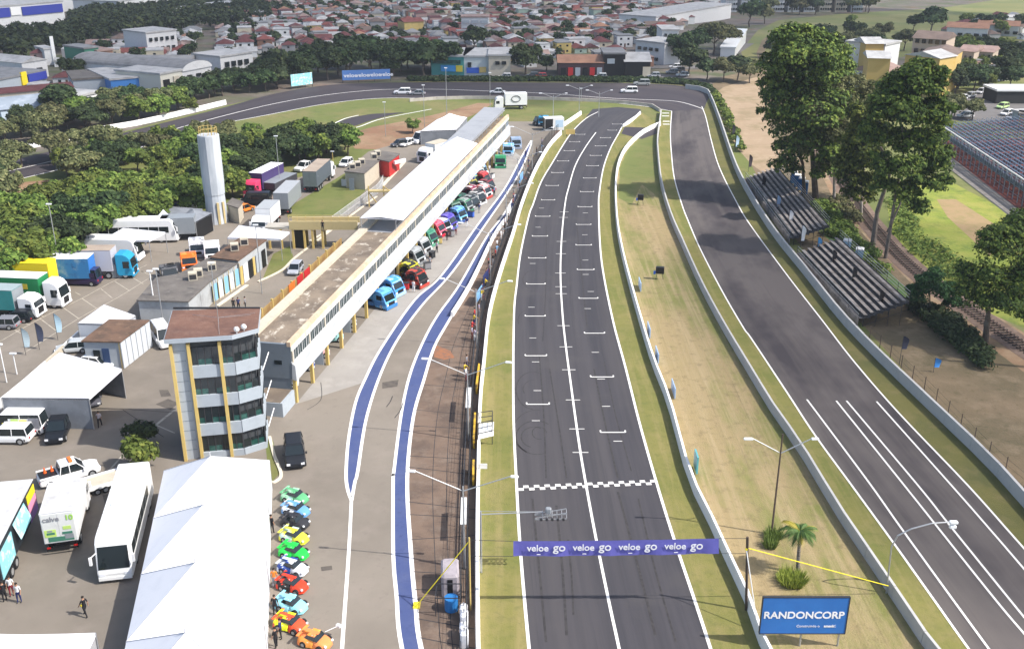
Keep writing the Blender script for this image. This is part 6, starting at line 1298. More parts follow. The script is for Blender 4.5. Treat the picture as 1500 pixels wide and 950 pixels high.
# belt of trees left of the paddock
for poly,n,dm,kinds,sd,s0,s1 in (
 ([(-60,450),(0,426),(95,408),(130,372),(215,345),(262,312),(300,322),(320,300),(352,290),(330,265),(300,262),(240,275),(170,290),(120,300),(60,318),(0,325),(-60,340)],66,3.4,['bright','bright','bright','dark'],1,.85,1.2),
 ([(330,290),(360,270),(430,246),(480,240),(515,232),(505,215),(440,215),(380,225),(330,240),(325,265)],24,3.8,['bright','bright','dark'],2,.8,1.15),
 ([(95,275),(240,262),(330,250),(330,222),(240,222),(150,232),(90,245)],22,4.5,['olive','bright','olive','dark'],3,.8,1.1),
 ([(-60,318),(20,318),(0,262),(60,245),(150,225),(60,230),(-60,262)],13,5,['olive','olive','dark'],4,.8,1.1),
 ([(140,225),(330,205),(440,200),(430,212),(330,222),(160,238)],16,4,['olive','bright','olive'],5,.6,.8)):
    for p in scatter(poly,n,dm,sd):
        k=rg.choice(kinds); tree(k,p,rg.uniform(s0,s1),tone_word(k)+' '+near(p),'trees in the belt left of the paddock')
# outside the oval
for poly,n,dm,kinds,sd,s0,s1 in (
 ([(120,196),(150,190),(250,172),(265,160),(180,165),(120,178)],14,4.5,['bright','olive','dark'],6,.9,1.25),
 ([(-60,232),(60,212),(115,198),(100,185),(20,190),(-60,205)],12,5,['dark','dark','olive'],7,.8,1.1),
 ([(255,160),(325,147),(420,130),(400,112),(330,128),(268,145)],20,4.5,['dark','far_dark'],8,.8,1.15),
 ([(400,130),(425,124),(500,116),(640,113),(652,108),(620,96),(500,98),(400,112)],26,6.8,['dark','far_dark','dark'],9,1.2,1.65)):
    for p in scatter(poly,n,dm,sd):
        k=rg.choice(kinds); tree(k,p,rg.uniform(s0,s1),tone_word(k)+' '+near(p),'trees outside the oval bend')
for (x,y,k,s,lab) in ((95,175,'dark',1.5,'broad dark tree standing alone in front of the grey factory roofs'),(112,120,'dark',1.2,'dark round tree between the grey factory roofs'),(128,128,'dark',.8,'smaller dark tree beside the round tree among the factory roofs'),(770,110,'dark',1.6,'broad dark tree left of the orange roofed shops'),(800,104,'dark',.9,'small dark tree beside the broad tree left of the shops'),(695,78,'far_dark',1.5,'round dark tree behind the teal building'),(573,92,'far_dark',1.3,'dark tree standing above the grove behind the oval'),(605,195,'bright',.55,'small bushy tree at the left end of the three peaked marquee'),(280,165,'bright',.6,'small bright tree at the white wall of the oval'),(1010,112,'dark',1.5,'large dark tree left of the road to the railway'),(1000,95,'dark',1.7,'tall dark tree by the white flats'),(1018,84,'far_dark',1.6,'dark tree behind the large tree by the white flats'),(1045,80,'olive',1.8,'large olive tree beside the right hand road'),(1062,72,'olive',1.6,'olive tree behind the large olive tree beside the right hand road'),(1035,118,'far_dark',1.1,'low dark tree at the edge of the pale red soil'),(1060,120,'olive',1.1,'umbrella shaped tree at the edge of the pale red soil'),(1080,118,'far_dark',1.2,'umbrella shaped dark tree near the start of the railway'),(1098,122,'olive',1.0,'small olive tree near the start of the railway'),(1098,40,'far_dark',2.0,'dark round tree in front of the white apartment towers'),(1120,35,'far_olive',1.5,'light tree beside the dark round tree in front of the towers'),(1246,38,'far_bright',.9,'small round tree alone in the green field'),(1364,52,'far_dark',2.0,'large dark tree at the right end of the green field'),(1338,48,'far_dark',1.3,'dark tree left of the large tree in the green field'),(1302,44,'far_olive',.6,'small bush alone in the green field'),(1350,98,'far_olive',.2,'tiny bush in front of the cream apartment block')):
    p=GT(x,y); tree(k,p,s,lab)
for poly,n,dm,kinds,sd,s0,s1 in (
 ([(1130,112),(1215,120),(1262,110),(1330,75),(1310,58),(1240,62),(1180,60),(1130,80)],20,7.2,['dark','olive','far_dark'],12,1.0,1.5),
 ([(1385,150),(1420,140),(1480,130),(1500,118),(1500,85),(1460,90),(1400,110)],18,5.5,['dark','bright','dark'],13,.8,1.3),
 ([(1385,86),(1500,105),(1500,80),(1400,72)],10,6,['far_dark','far_bright'],14,.8,1.2),
 ([(1380,45),(1500,60),(1560,60),(1500,40),(1400,35)],10,7,['far_dark','far_bright'],15,.9,1.3),
 ([(1120,22),(1240,24),(1300,20),(1280,12),(1130,12)],16,8,['far_dark','far_olive'],16,1,1.8),
 ([(1380,178),(1430,176),(1425,168),(1382,170)],3,4,['olive'],17,.8,.9)):
    for p in scatter(poly,n,dm,sd):
        k=rg.choice(kinds); tree(k,p,rg.uniform(s0,s1),tone_word(k)+' '+near(p),'trees beyond the circuit on the right')
# dark far-off wood at the left: one mass
def wood(name,poly,n,seed,m,R0=4.2,leaf=1.1,per=90):
    L_=[(p.x,p.y,p.z+(rg.uniform(2.5,4.5) if R0>2 else 3.4+rg.uniform(-.1,.3)*R0),R0*rg.uniform(.7,1.2),3.2 if R0>2 else R0*.8) for p in scatter(poly,n,2.5 if R0>2 else .9,seed)]
    me=crown(name,L_,n*per,leaf,m,seed); o=bpy.data.objects.new(name,me); COL.objects.link(o); return o
tag(wood('far_wood',[(-120,96),(0,92),(60,86),(110,76),(150,66),(190,56),(260,48),(310,45),(385,38),(430,20),(350,14),(180,14),(110,30),(100,52),(0,60),(-120,60)],420,21,LF_D,3.5,.95),'dark wood covering the valley between the warehouses and the left of the town','wood',kind='stuff')
hdg=wood('hedge',[(600,119.3),(800,119.6),(950,121),(1002,124.5),(1030,132),(1045,140),(1052,142),(1036,128),(1004,121.5),(950,118.2),(800,117),(600,116.8)],460,22,LF_D,1.0,.33,100); hdg.location.z=-3.1; tag(hdg,'low dark hedge running along the outer edge of the oval bend','hedge',kind='stuff')
o=wood('verge_scrub',[(1040,140),(1052,142),(1072,180),(1095,232),(1075,215),(1060,178)],40,23,LF_B,.9,.3,120); o.location.z=-2.6; tag(o,'rough green scrub growing along the foot of the outer wall','scrub',kind='stuff')
for poly,n,sd,m,nm in (([(1190,300),(1212,300),(1285,380),(1300,400),(1275,398),(1205,340)],60,24,LF_B,'green scrub between the far grandstand and the railway'),([(1340,445),(1395,470),(1450,525),(1440,540),(1395,505),(1330,450)],55,25,LF_D,'dark green scrub between the dirt and the railway on the right'),([(1300,290),(1322,290),(1345,340),(1420,395),(1440,410),(1425,425),(1385,405),(1320,350)],110,26,LF_B,'bright green long grass on the bank right of the railway'),([(1205,300),(1235,290),(1260,330),(1225,320)],20,27,LF_O,'olive scrub between the toilets and the railway')):
    o=wood('scrub',poly,n,sd,m,1.0 if n<100 else 1.7,.22,110 if n<100 else 90); o.location.z=-2.9 if n<100 else -4.25; tag(o,nm,'scrub',kind='stuff')
# big trees on the right, outlines taken at their own distance
def bigtree(name,label,base,lobes,n,leaf,m,trunks,bark=BARKW,fill=.5):
    b=G(*base); o=thing(name,label,'tree',b); L_=[]
    for (x,y,r,dy) in lobes:
        c=RY(x,y,b.y+dy); k=(c.y*_c-(c.z-H)*_s)/F; L_.append((c.x-b.x,c.y-b.y,c.z,r*k,r*k*.9))
    me=crown('crown',L_,n,leaf,m,len(label),fill,9); kid(me,'crown',o)
    for (bx,by,tips,r0) in trunks:
        s0=G(bx,by); mb=MB(); prev=None
        for ti,tip in enumerate(tips):
            c=RY(tip[0],tip[1],s0.y+(tip[2] if len(tip)>2 else 0))-b
            a_=(s0-b) if prev is None else prev
            mb.tube(a_,c,r0*(1-.2*ti),8,r0*(1-.2*(ti+1))*.85); 
            if prev is None or ti<2: prev=c
        mb.build('trunk',bark,o)
    return o
bigtree('fig_tree','huge dark rounded tree with dense crown at the left end of the big trees',(1195,292),[(1180,100,62,0),(1240,215,34,0),(1215,250,30,-2),(1150,245,24,0),(1232,165,34,3),(1150,140,45,3),(1165,75,42,0),(1205,85,42,2),(1140,105,35,0),(1150,190,38,0),(1190,170,55,-3),(1215,135,45,2),(1160,225,32,-2),(1200,215,45,-3),(1140,160,32,-2),(1175,58,26,1),(1150,66,20,0),(1128,128,22,0),(1225,105,30,2)],42000,.30,LF_E,[(1195,290,[(1190,225),(1165,180),(1215,180),(1190,150)],.6),(1178,285,[(1176,240),(1160,200)],.35)],BARK,.4)
bigtree('eucalyptus_tree','lighter green eucalyptus with thin white trunk in front of the huge dark tree',(1222,296),[(1210,150,34,0),(1275,200,30,0),(1280,225,26,2),(1288,150,24,3),(1190,175,30,-2),(1240,165,34,0),(1222,200,38,-2),(1255,195,34,2),(1200,215,30,0),(1268,150,28,3),(1245,225,26,0),(1262,130,22,2),(1232,130,24,1),(1215,245,22,0),(1180,215,22,-2)],24000,.24,LF_O,[(1222,296,[(1222,235),(1215,190),(1240,185),(1228,150)],.28)],BARKW,.6)
bigtree('eucalyptus_tree','tall eucalyptus with two dark leaning trunks beside the railway',(1303,378),[(1335,125,34,0),(1372,165,28,0),(1378,245,22,0),(1282,200,26,1),(1385,225,16,0),(1310,140,34,2),(1365,135,28,0),(1350,108,26,1),(1375,112,18,0),(1295,165,32,0),(1325,175,36,-2),(1360,175,30,0),(1300,205,30,2),(1345,215,36,0),(1372,235,24,0),(1290,240,22,0),(1320,250,34,-2),(1360,270,26,0),(1325,290,26,0),(1295,275,22,0),(1345,305,20,0),(1378,200,18,2),(1385,265,14,0)],36000,.26,LF_E,[(1297,378,[(1313,280),(1325,215),(1345,170),(1318,165)],.30),(1278,362,[(1285,310),(1305,250),(1290,215),(1325,235)],.45),(1300,340,[(1318,300),(1350,215)],.2)],mat('grey_bark',(.17,.14,.12),.85,[((.07,.055,.045),1.2,.5,.65,.8)],coord='obj'),.65)
bigtree('eucalyptus_tree','slim pale eucalyptus between the fig tree and the tall leaning ones',(1258,330),[(1262,215,26,0),(1275,190,28,2),(1250,240,24,0),(1280,235,26,0),(1268,265,20,0),(1285,160,22,0),(1255,170,22,0),(1245,265,24,0),(1290,200,22,2),(1272,290,16,0),(1240,240,26,2),(1268,240,28,-1),(1255,200,26,1),(1285,270,20,1),(1248,285,18,0)],24000,.25,LF_E,[(1262,318,[(1262,265),(1272,220),(1255,195)],.2)],BARKW,.65)
bigtree('dark_tree','very dark spreading tree overhanging the railway at the right edge',(1445,505),[(1470,370,45,0),(1440,410,42,0),(1500,350,45,2),(1510,410,50,0),(1480,440,42,-2),(1430,440,30,0),(1540,380,50,0),(1455,350,25,0),(1520,460,35,0),(1415,425,20,0),(1490,335,20,2)],40000,.17,LF_E,[(1443,500,[(1448,455),(1440,420),(1475,415),(1500,400)],.4),(1535,540,[(1525,470),(1510,430),(1540,420)],.3)],BARK,.6)
bigtree('shrub','rounded dark green bush at the end of the near grandstand',(1362,462),[(1362,420,26,0),(1345,432,20,0),(1385,430,20,0),(1370,405,16,0),(1395,445,14,0)],9000,.15,leafmat('deep_green_leaves',(.010,.03,.010),(.025,.065,.018),(.05,.11,.03)),[(1362,462,[(1362,430)],.1)],BARK,.5)
tree('shrub_dark',G(212,652),1.25,'small dark round bush beside the tower, behind the bright green one',name='bush'); tree('shrub',G(208,688),1.35,'bright green round bush beside the control tower and the coach',name='bush',asp=1.2)
# palm
pb_=G(1168,838); pt=thing('palm_tree','small palm tree with yellowing fronds beside the yellow strap in the median','palm tree',pb_)
top=RY(1172,778,pb_.y)-pb_; mb=MB(); 
for k in range(8): a_=Vector((0,0,0)).lerp(top,k/8); b_=Vector((0,0,0)).lerp(top,(k+1)/8); mb.tube(a_,b_,.17-.007*k,8,.15-.007*k)
mb.build('trunk',mat('palm_bark',(.2,.18,.16),.9,[((.08,.07,.06),(1,1,9),.45,.6,.8)]),pt)
FG=mat('palm_frond_green',(.07,.13,.025),.6); FY=mat('palm_frond_yellow',(.36,.30,.04),.6)
for k in range(22):
    a_=2.4*k; up=.9-.055*k; L_=1.45*rg.uniform(.8,1.15); mb=MB(); pr=top.copy(); dr=Vector((math.cos(a_),math.sin(a_),up+.35)).normalized(); side=Vector((-math.sin(a_),math.cos(a_),0))
    for j in range(12):
        q=pr+dr*(L_/12); dr=(dr+Vector((0,0,-.13))).normalized(); mb.tube(pr,q,.02,3,cap=False)
        ll=.45*math.sin(math.pi*(j+1.5)/14)
        for s in (-1,1):
            tip=q+side*s*ll+dr*.28+Vector((0,0,-.18)); mb.add([pr,q,tip],[(0,1,2)]); tip2=q+side*s*ll*.85+dr*.1+Vector((0,0,-.25)); mb.add([pr.lerp(q,.5),q+dr*.05,tip2],[(0,1,2)])
        pr=q
    mb.build('frond',FY if k in (1,8,15,19) else FG,pt)
def tuft(label,px,r,n,c):
    b=G(*px); o=thing('grass_clump',label,'plant',b); mb=MB()
    for i in range(n):
        a_=rg.uniform(0,6.28); q=r*math.sqrt(rg.random()); x,y=q*math.cos(a_),q*math.sin(a_); t=rg.uniform(.4,1.0); l=Vector((x*.5+rg.uniform(-.2,.2),y*.5+rg.uniform(-.2,.2),t)); w=Vector((rg.uniform(-.05,.05),rg.uniform(-.05,.05),0)); mb.add([Vector((x,y,0))-w,Vector((x,y,0))+w,Vector((x,y,0))+l],[(0,1,2)])
    mb.build('blades',c,o)
tuft('yellow green clump of long grass at the foot of the palm',(1160,852),.95,900,mat('clump_yellow_green',(.27,.32,.05),.8)); tuft('green clump of long grass at the foot of the wooden lamp pole',(1132,786),.65,420,mat('clump_green',(.14,.20,.04),.8)); tuft('small green tussock left of the palm',(1128,800),.5,300,mat('clump_green',(.14,.20,.04),.8))
# ---------------------------------------------------------------- grass blades near the camera as one mass
# ---------------------------------------------------------------- far setting
def areaT(name,px,m,dz=.06):
    P_=[GT(*p) for p in px]; mb=MB(); v=[(p.x,p.y,TZ(p.y)+dz) for p in P_]; a=sum(v[i][0]*v[(i+1)%len(v)][1]-v[(i+1)%len(v)][0]*v[i][1] for i in range(len(v)))
    if a<0: v=v[::-1]
    mb.add(v,[tuple(range(len(v)))]); return structure(mb.build(name,m))
FLD=mat('far_field_grass',(.17,.17,.055),.95,[((.11,.14,.04),.02,.42,.6,.8),((.26,.23,.11),.05,.5,.7,.7)])
areaT('green_field',[(1095,101),(1085,75),(1110,45),(1140,30),(1240,20),(1380,12),(1500,-6),(1700,-12),(1700,60),(1500,60),(1400,60),(1380,75),(1330,82),(1250,101)],FLD)
areaT('green_field',[(1345,101),(1360,70),(1430,76),(1445,82),(1400,90),(1390,101)],FLD,.1)
area('rough_ground',None,FLD,1.2,[Vector((93,318,0)),Vector((200,318,0)),Vector((240,200,0)),Vector((170,90,0)),Vector((90,88,0)),Vector((52,118,0)),Vector((70,230,0))])
area('green_bank',[(1300,300),(1340,268),(1385,262),(1480,312),(1500,330),(1560,420),(1500,480),(1440,455),(1390,420),(1340,380),(1305,345)],mat('bank_grass',(.20,.245,.035),.95,[((.31,.29,.07),.12,.42,.62,.8),((.10,.15,.03),.35,.48,.66,.75),((.28,.32,.06),1.6,.5,.7,.6)],bump=1.0,bscale=2.2),3)
area('tan_path',[(1372,292),(1400,292),(1475,340),(1450,375),(1425,352),(1388,318)],mat('tan_soil',(.33,.23,.12),.95,[((.24,.2,.08),.4,.45,.65,.8)]),4.2)
area('railside_soil',[(1196,240),(1215,235),(1262,290),(1310,345),(1385,410),(1450,455),(1520,500),(1520,560),(1440,500),(1350,430),(1280,360),(1225,300)],mat('railside_soil',(.27,.17,.10),.95,[((.36,.27,.17),.15,.42,.6,.8),((.12,.11,.05),.5,.5,.7,.7)]),2.5)
ASP=mat('street_asphalt',(.15,.14,.135),.9,[((.1,.095,.09),.1,.45,.65,.6)])
area('car_park',[(1370,168),(1400,150),(1440,128),(1500,138),(1560,150),(1560,215),(1500,190),(1430,178),(1380,176)],ASP,5)
areaT('street',[(1000,101),(1045,88),(1090,64),(1105,64),(1062,92),(1040,101)],ASP,.1)
areaT('street',[(930,101),(1000,101),(985,92),(1000,60),(990,60),(970,95)],ASP,.14)
areaT('street',[(1330,101),(1335,85),(1365,58),(1380,50),(1385,52),(1368,66),(1352,88),(1350,101)],ASP,.12)
areaT('street',[(1420,101),(1440,80),(1480,68),(1500,66),(1500,72),(1450,90),(1438,101)],ASP,.12)
area('street',[(640,118.5),(900,116.5),(1000,120),(1010,112),(960,108),(800,110),(660,109)],ASP,1.5)
areaT('dirt_track',[(1108,100),(1112,92),(1108,78),(1116,60),(1130,48),(1138,50),(1122,66),(1120,80),(1126,95),(1122,101)],DIRT2,.1)
area('rail_corridor',[(1112,120),(1106,101),(1124,101),(1135,118),(1200,205),(1190,208)],DIRT2,2.2)
# ---------------------------------------------------------------- town houses
WC={'white':(.68,.68,.67),'cream':(.52,.46,.35),'grey':(.33,.33,.33),'pink':(.42,.27,.24),'yellow':(.50,.38,.14),'pale green':(.33,.42,.35),'brown brick':(.24,.13,.09)}
RC={'red tiled':(.20,.065,.055),'dark red tiled':(.13,.045,.045),'orange tiled':(.32,.17,.11),'brown tiled':(.17,.125,.105),'grey sheet':(.22,.22,.225),'pale grey sheet':(.42,.415,.41),'dusty pink tiled':(.31,.215,.19)}
WMT={k:mat('house_wall_'+k.replace(' ','_'),c,.9,[(tone(c,.62),.35,.45,.7,.6)]) for k,c in WC.items()}
RMT={k:mat('house_roof_'+k.replace(' ','_'),c,.9,[(tone(c,.6),.4,.42,.65,.7),(tone(c,1.35),1.5,.55,.75,.4)]) for k,c in RC.items()}
def house_geo(w,d,h,kind,mw,mr,wall,roof):
    wall.box(-w/2,w/2,-d/2,d/2,-1.5,h,mw)
    e=.45; W_,D_=w/2+e,d/2+e; rh=min(w,d)*.26
    if kind=='gable': roof.add([(-W_,-D_,h),(W_,-D_,h),(W_,D_,h),(-W_,D_,h),(-W_,0,h+rh),(W_,0,h+rh)],[(0,1,5,4),(2,3,4,5),(0,4,3),(1,2,5),(3,2,1,0)],mr)
    elif kind=='hip': roof.add([(-W_,-D_,h),(W_,-D_,h),(W_,D_,h),(-W_,D_,h),(-W_+D_,0,h+rh),(W_-D_,0,h+rh)],[(0,1,5,4),(2,3,4,5),(0,4,3),(1,2,5),(3,2,1,0)],mr)
    elif kind=='shed': roof.add([(-W_,-D_,h+.1),(W_,-D_,h+.1),(W_,D_,h+.9),(-W_,D_,h+.9),(-W_,-D_,h),(W_,-D_,h),(W_,D_,h),(-W_,D_,h)],[(0,1,2,3),(4,5,1,0),(5,6,2,1),(6,7,3,2),(7,4,0,3),(7,6,5,4)],mr)
    else: roof.box(-W_+.3,W_-.3,-D_+.3,D_-.3,h,h+.5,mr)
HSP=[(9,8,3,'gable'),(11,8,3.1,'hip'),(8,7,3,'gable'),(12,9,3.2,'hip'),(9,8,6,'hip'),(10,7,3,'shed'),(9,8,6.2,'flat'),(13,8,3.4,'gable')]
HM=[]
for w,d,h,k in HSP:
    a=MB();b=MB(); house_geo(w,d,h,k,0,0,a,b); HM.append((a.mesh('wall',[WMT['white']]),b.mesh('roof',[RMT['red tiled']])))
wnm=MB().box(-.6,.6,-.05,.05,0,1.1).mesh('window',[GLS]); drm=MB().box(-.45,.45,-.05,.05,0,2.1).mesh('door',[plain('house_door',(.12,.07,.05))])
HREG=[([(380,82),(640,80),(655,78),(720,84),(800,88),(930,60),(1000,40),(1060,12),(1060,2),(300,2),(290,30),(385,42),(310,47),(200,57),(120,78),(130,97),(300,94),(375,84)]),([(640,84),(720,100),(760,102),(800,90),(700,84),(650,80)])]
EXCL=[[(150,98),(130,80),(190,62),(260,60),(250,98)]]
hpts=[]; qh=random.Random(9); ca,sa_=math.cos(R(14)),math.sin(R(14))
for i in range(-90,90):
    for j in range(-16,158):
        if j%6==0 or i%13==0: continue
        u=i*7.4+qh.uniform(-.7,.7); v=j*6.6+qh.uniform(-.5,.5); x=u*ca-v*sa_; y=330+u*sa_+v*ca
        if y<326 or y>1000: continue
        p=Vector((x,y,TZ(y))); px,py=PX(p)
        if not(-80<px<1120): continue
        if any(inpoly(px,py,g) for g in HREG): hpts.append((p,px,py))
# right-hand houses
for poly,n,dm,sd in (([(1380,52),(1500,60),(1560,62),(1560,30),(1480,22),(1400,35)],26,11,31),([(1385,110),(1500,125),(1500,95),(1420,85)],8,12,32),([(0,108),(120,95),(150,90),(110,84),(60,92),(0,96),(-60,100),(-60,118)],24,9.5,33),([(-60,150),(0,150),(95,128),(130,110),(0,108),(-60,115)],9,13,34),([(830,80),(930,100),(985,90),(975,62),(930,60),(880,66)],14,11,35)):
    for p in scatter(poly,n,dm,sd): px,py=PX(p); hpts.append((p,px,py))
hpts.sort(key=lambda t:t[0].y)
near_set=[t for t in hpts][:285]; far_set=hpts[285:]
wk_=list(WC); rk_=list(RC); ww=[9,4,3,2,1,1,1]; rw_=[3,4,1,2.4,3.4,4,3]
for (p,px,py) in near_set:
    i=qh.randrange(len(HSP)); w,d,h,k=HSP[i]; wc=qh.choices(wk_,ww)[0]; rc=qh.choices(rk_,rw_)[0]; wl_,rf_=HM[i]
    if k in('flat','shed') and 'tiled' in rc: rc=qh.choice(['grey sheet','pale grey sheet'])
    sc=qh.uniform(.50,.73)
    o=thing('house','%s %s house, %s roof, %s'%('tall' if h>5 else ('long' if w>11.5 else 'low'),wc,rc.replace(' tiled','').replace(' sheet',''),near(p)),'house',p,R(14+qh.choice([0,90])+qh.uniform(-4,4)),'houses of the town beyond the circuit'); o.scale=(sc,sc,sc)
    for me,nm,m_ in ((wl_,'wall',WMT[wc]),(rf_,'roof',RMT[rc])): c_=kid(me,nm,o); c_.material_slots[0].link='OBJECT'; c_.material_slots[0].material=m_
    for (x,y,a_) in ((-w*.25,-d/2,0),(w*.22,-d/2,0),(w/2,0,math.pi/2),(-w/2,0,math.pi/2)):
        for z in ((1.1,) if h<5 else (1.1,4.1)): kid(wnm,'window',o,(x,y,z),a_)
    kid(drm,'door',o,(0,-d/2,0))
wall=MB();roof=MB(); 
for (p,px,py) in far_set:
    w,d,h,k=HSP[qh.randrange(len(HSP))]; wi=wk_.index(qh.choices(wk_,ww)[0]); ri=rk_.index(qh.choices(rk_,rw_)[0]); a=MB();b=MB(); house_geo(w,d,h,k,wi,ri,a,b)
    M4=Matrix.Translation(p)@Matrix.Rotation(R(14+qh.choice([0,90])),4,'Z')@Matrix.Scale(qh.uniform(.50,.74),4)
    wall.add([M4@Vector(v) for v in a.v],a.f,wi); roof.add([M4@Vector(v) for v in b.v],b.f,ri)
fh=thing('distant_houses','dense mass of small red and grey roofed houses farthest up the town','houses'); fh['kind']='stuff'
o=wall.build('wall',[WMT[k] for k in wk_],fh); o['kind']='stuff'; o=roof.build('roof',[RMT[k] for k in rk_],fh); o['kind']='stuff'
print('houses',len(hpts))
# trees in the town: one mass
TT=[]
for (p,px,py) in [hpts[i] for i in sorted(qh.sample(range(len(hpts)),min(420,len(hpts))))]:
    q=p+Vector((qh.uniform(3,4.5),qh.uniform(-4,-3),0)); r_=qh.uniform(1.3,2.6); zz=TZ(q.y)
    for k in range(4): TT.append((q.x+qh.uniform(-.6,.6)*r_,q.y+qh.uniform(-.6,.6)*r_,zz+r_*qh.uniform(.9,1.7),r_*qh.uniform(.6,.9)))
tt=bpy.data.objects.new('town_trees',crown('town_trees',TT,len(TT)*55,.6,LF_D,77)); COL.objects.link(tt); tag(tt,'small dark trees scattered between the houses of the town','trees',kind='stuff')
# landmark buildings of the town
def hall(label,corners_px,z,wm,rm,kind='flat',name='warehouse',extra=None,cat='building'):
    P_=[GT(*c) for c in corners_px[:2]]; a_,b_=P_; d=b_-a_; L_=Vector((d.x,d.y,0)).length; ang=math.atan2(d.y,d.x); D_=corners_px[2]
    o=thing(name,label,cat,a_,ang); MB().box(0,L_,0,D_,-2,z).build('wall',wm,o)
    if kind=='gable': MB().extr([(0-.3,z),(L_/2,z+L_*.16),(L_+.3,z)],-.3,D_).build('roof',rm,o)
    elif kind=='gable_x': MB().add([(-.4,-.4,z),(L_+.4,-.4,z),(L_+.4,D_+.4,z),(-.4,D_+.4,z),(-.4,D_/2,z+D_*.14),(L_+.4,D_/2,z+D_*.14)],[(0,1,5,4),(2,3,4,5),(0,4,3),(1,2,5)]).build('roof',rm,o)
    elif kind=='arch': MB().extr([(L_/2-L_*.52*math.cos(math.pi*i/12),z+L_*.2*math.sin(math.pi*i/12)) for i in range(13)],-.2,D_).build('roof',rm,o); MB().extr([(L_/2-L_*.51*math.cos(math.pi*i/12),z+L_*.19*math.sin(math.pi*i/12)) for i in range(13)],-.35,-.21).build('gable_wall',wm,o)
    else: MB().box(-.3,L_+.3,-.3,D_+.3,z,z+.5).build('roof',rm,o)
    for e in (extra or ()):
        nm,x0,x1,z0,z1,m_=e; MB().box(x0*L_,x1*L_,-.45,-.02,z0,z1).build(nm,m_,o)
    return o
RG=RMT['grey sheet']; RP=RMT['pale grey sheet']; NB=mat('navy_band',(.03,.045,.30),.6)
hall('long blue and white warehouse at the upper left edge',((-10,50),(98,42),30),11,WRENDER,RP,extra=(('blue_band',0,.26,6.5,10.5,NB),('blue_band',.42,.98,6.5,10.2,NB),('sign_panel',.27,.40,7,10.2,WM)))
hall('low white warehouse wing above the dark wood at the upper left',((175,22),(300,10),30),7,WRENDER,RP); hall('second low white warehouse wing behind the dark wood',((250,26),(360,18),12),4,WRENDER,RP)
hall('white office block left of the long white warehouse',((72,20),(118,15),14),7,WRENDER,RG)
hall('arched white factory end with dark door beside the oval trees',((270,133),(312,124),42),5.2,WRENDER,RG,'arch',extra=(('door',.15,.28,0,4,BLK),('window',.45,.6,3.2,4,GLS)))
hall('white factory annex left of the arched factory',((238,140),(270,133),16),5.5,mat('cream_white_render',(.6,.58,.5),.8),RP,extra=(('door',.1,.35,0,4,BLK),('door',.55,.8,0,4.4,CRM)))
hall('blue fronted factory with pale roof left of the white annex',((165,141),(216,136),22),4.2,mat('factory_blue',(.05,.20,.52),.6),RP,extra=(('white_corner',.97,1.1,-.2,4.6,WM),))
hall('long grey roofed factory behind the blue fronted one',((140,114),(275,114),14),3.8,RP,RG,'gable_x'); hall('low grey factory with dark patched roof left of the blue front',((110,140),(165,136),16),4,GRY,ROOFG)
hall('pale gabled shed left of the grey factory roofs',((36,118),(72,112),18),5,WRENDER,RP,'gable',extra=(('door',.55,.75,0,3,BLK),)); hall('grey factory with long flat roof at the left edge',((-30,150),(70,128),20),4.5,GRY,RG,extra=(('yellow_sign',.62,.7,2,5.5,YELV),('blue_sign',.72,1,2.5,4.6,NB)))
hall('long rusty red roofed shed at the left edge',((-40,163),(110,148),7),3.6,CRM,RMT['dark red tiled'],'gable_x'); hall('grey blue shed roof above the belt of trees at the left',((5,185),(112,172),13),3.8,mat('pale_blue_render',(.42,.5,.58),.8),mat('blue_grey_roof',(.24,.28,.33),.8,[((.36,.40,.45),.3,.5,.65,.7)]),'gable_x')
hall('white walled shed beside the bright trees at the oval',((118,170),(150,162),10),4.5,WRENDER,RP,extra=(('door',.1,.5,0,3,GRY),))
hall('white two storey hillside building among the houses on the left',((218,84),(262,80),14),8,WRENDER,RP,extra=tuple(('window',.08+.18*i,.17+.18*i,z,z+1.2,GLS) for i in range(5) for z in (2,5.2))); hall('small white tank house with tower on the left',((68,96),(82,95),8),5,WRENDER,RP,extra=(('tower',.75,1.1,0,9,WM),)); hall('green fronted shed among the houses on the left',((127,98),(148,96),12),5.5,mat('green_front',(.04,.18,.12),.7),RG); hall('brick coloured shed right of the green fronted shed',((146,97),(168,95),10),4.5,WMT['brown brick'],RMT['dusty pink tiled'])
hall('white house with blue canopy right of the arched factory',((325,112),(372,104),12),5.5,WRENDER,RP,extra=tuple(('window',.12+.2*i,.24+.2*i,2.5,4,GLS) for i in range(4)))
hall('teal building with blue and yellow signs beyond the oval trees',((632,110),(680,111),18),5.5,mat('teal_front',(.06,.27,.26),.6),RP,extra=(('blue_sign',.3,.75,1.2,3,plain('sign_blue',(.04,.25,.55))),('yellow_sign',.76,.95,1.2,3,plain('sign_yellow',(.6,.5,.05))),('window',.05,.9,3.5,4.6,GLSG)))
hall('pale building right of the teal building with a blue and yellow shop front',((680,111),(716,111),18),5.5,mat('pale_front',(.5,.55,.55),.7),RP,extra=(('blue_sign',.1,.6,.8,2.4,BLUP),('yellow_sign',.62,.9,1,2.6,YEL),('door',.15,.3,2.6,4,GLS)))
hall('cream block right of the teal building',((716,112),(748,112),16),6,CRM,RMT['pale grey sheet'],extra=(('window',.3,.5,3.5,4.5,GLS),('window',.6,.8,3.5,4.5,GLS)))
hall('row of shops with orange roof facing the oval',((818,112),(884,112),12),4,mat('dark_shop_front',(.10,.06,.06),.8),RMT['orange tiled'],'gable_x',extra=tuple(('shop_door',.05+.16*i,.16+.16*i,0,2.6,[BLK,REDP,GRY][i%3]) for i in range(6)))
hall('black fronted shop with a pale sign facing the oval',((884,112),(915,112),12),6.5,BLK,RG,extra=(('sign_panel',.15,.5,3.8,5.2,GRY),))
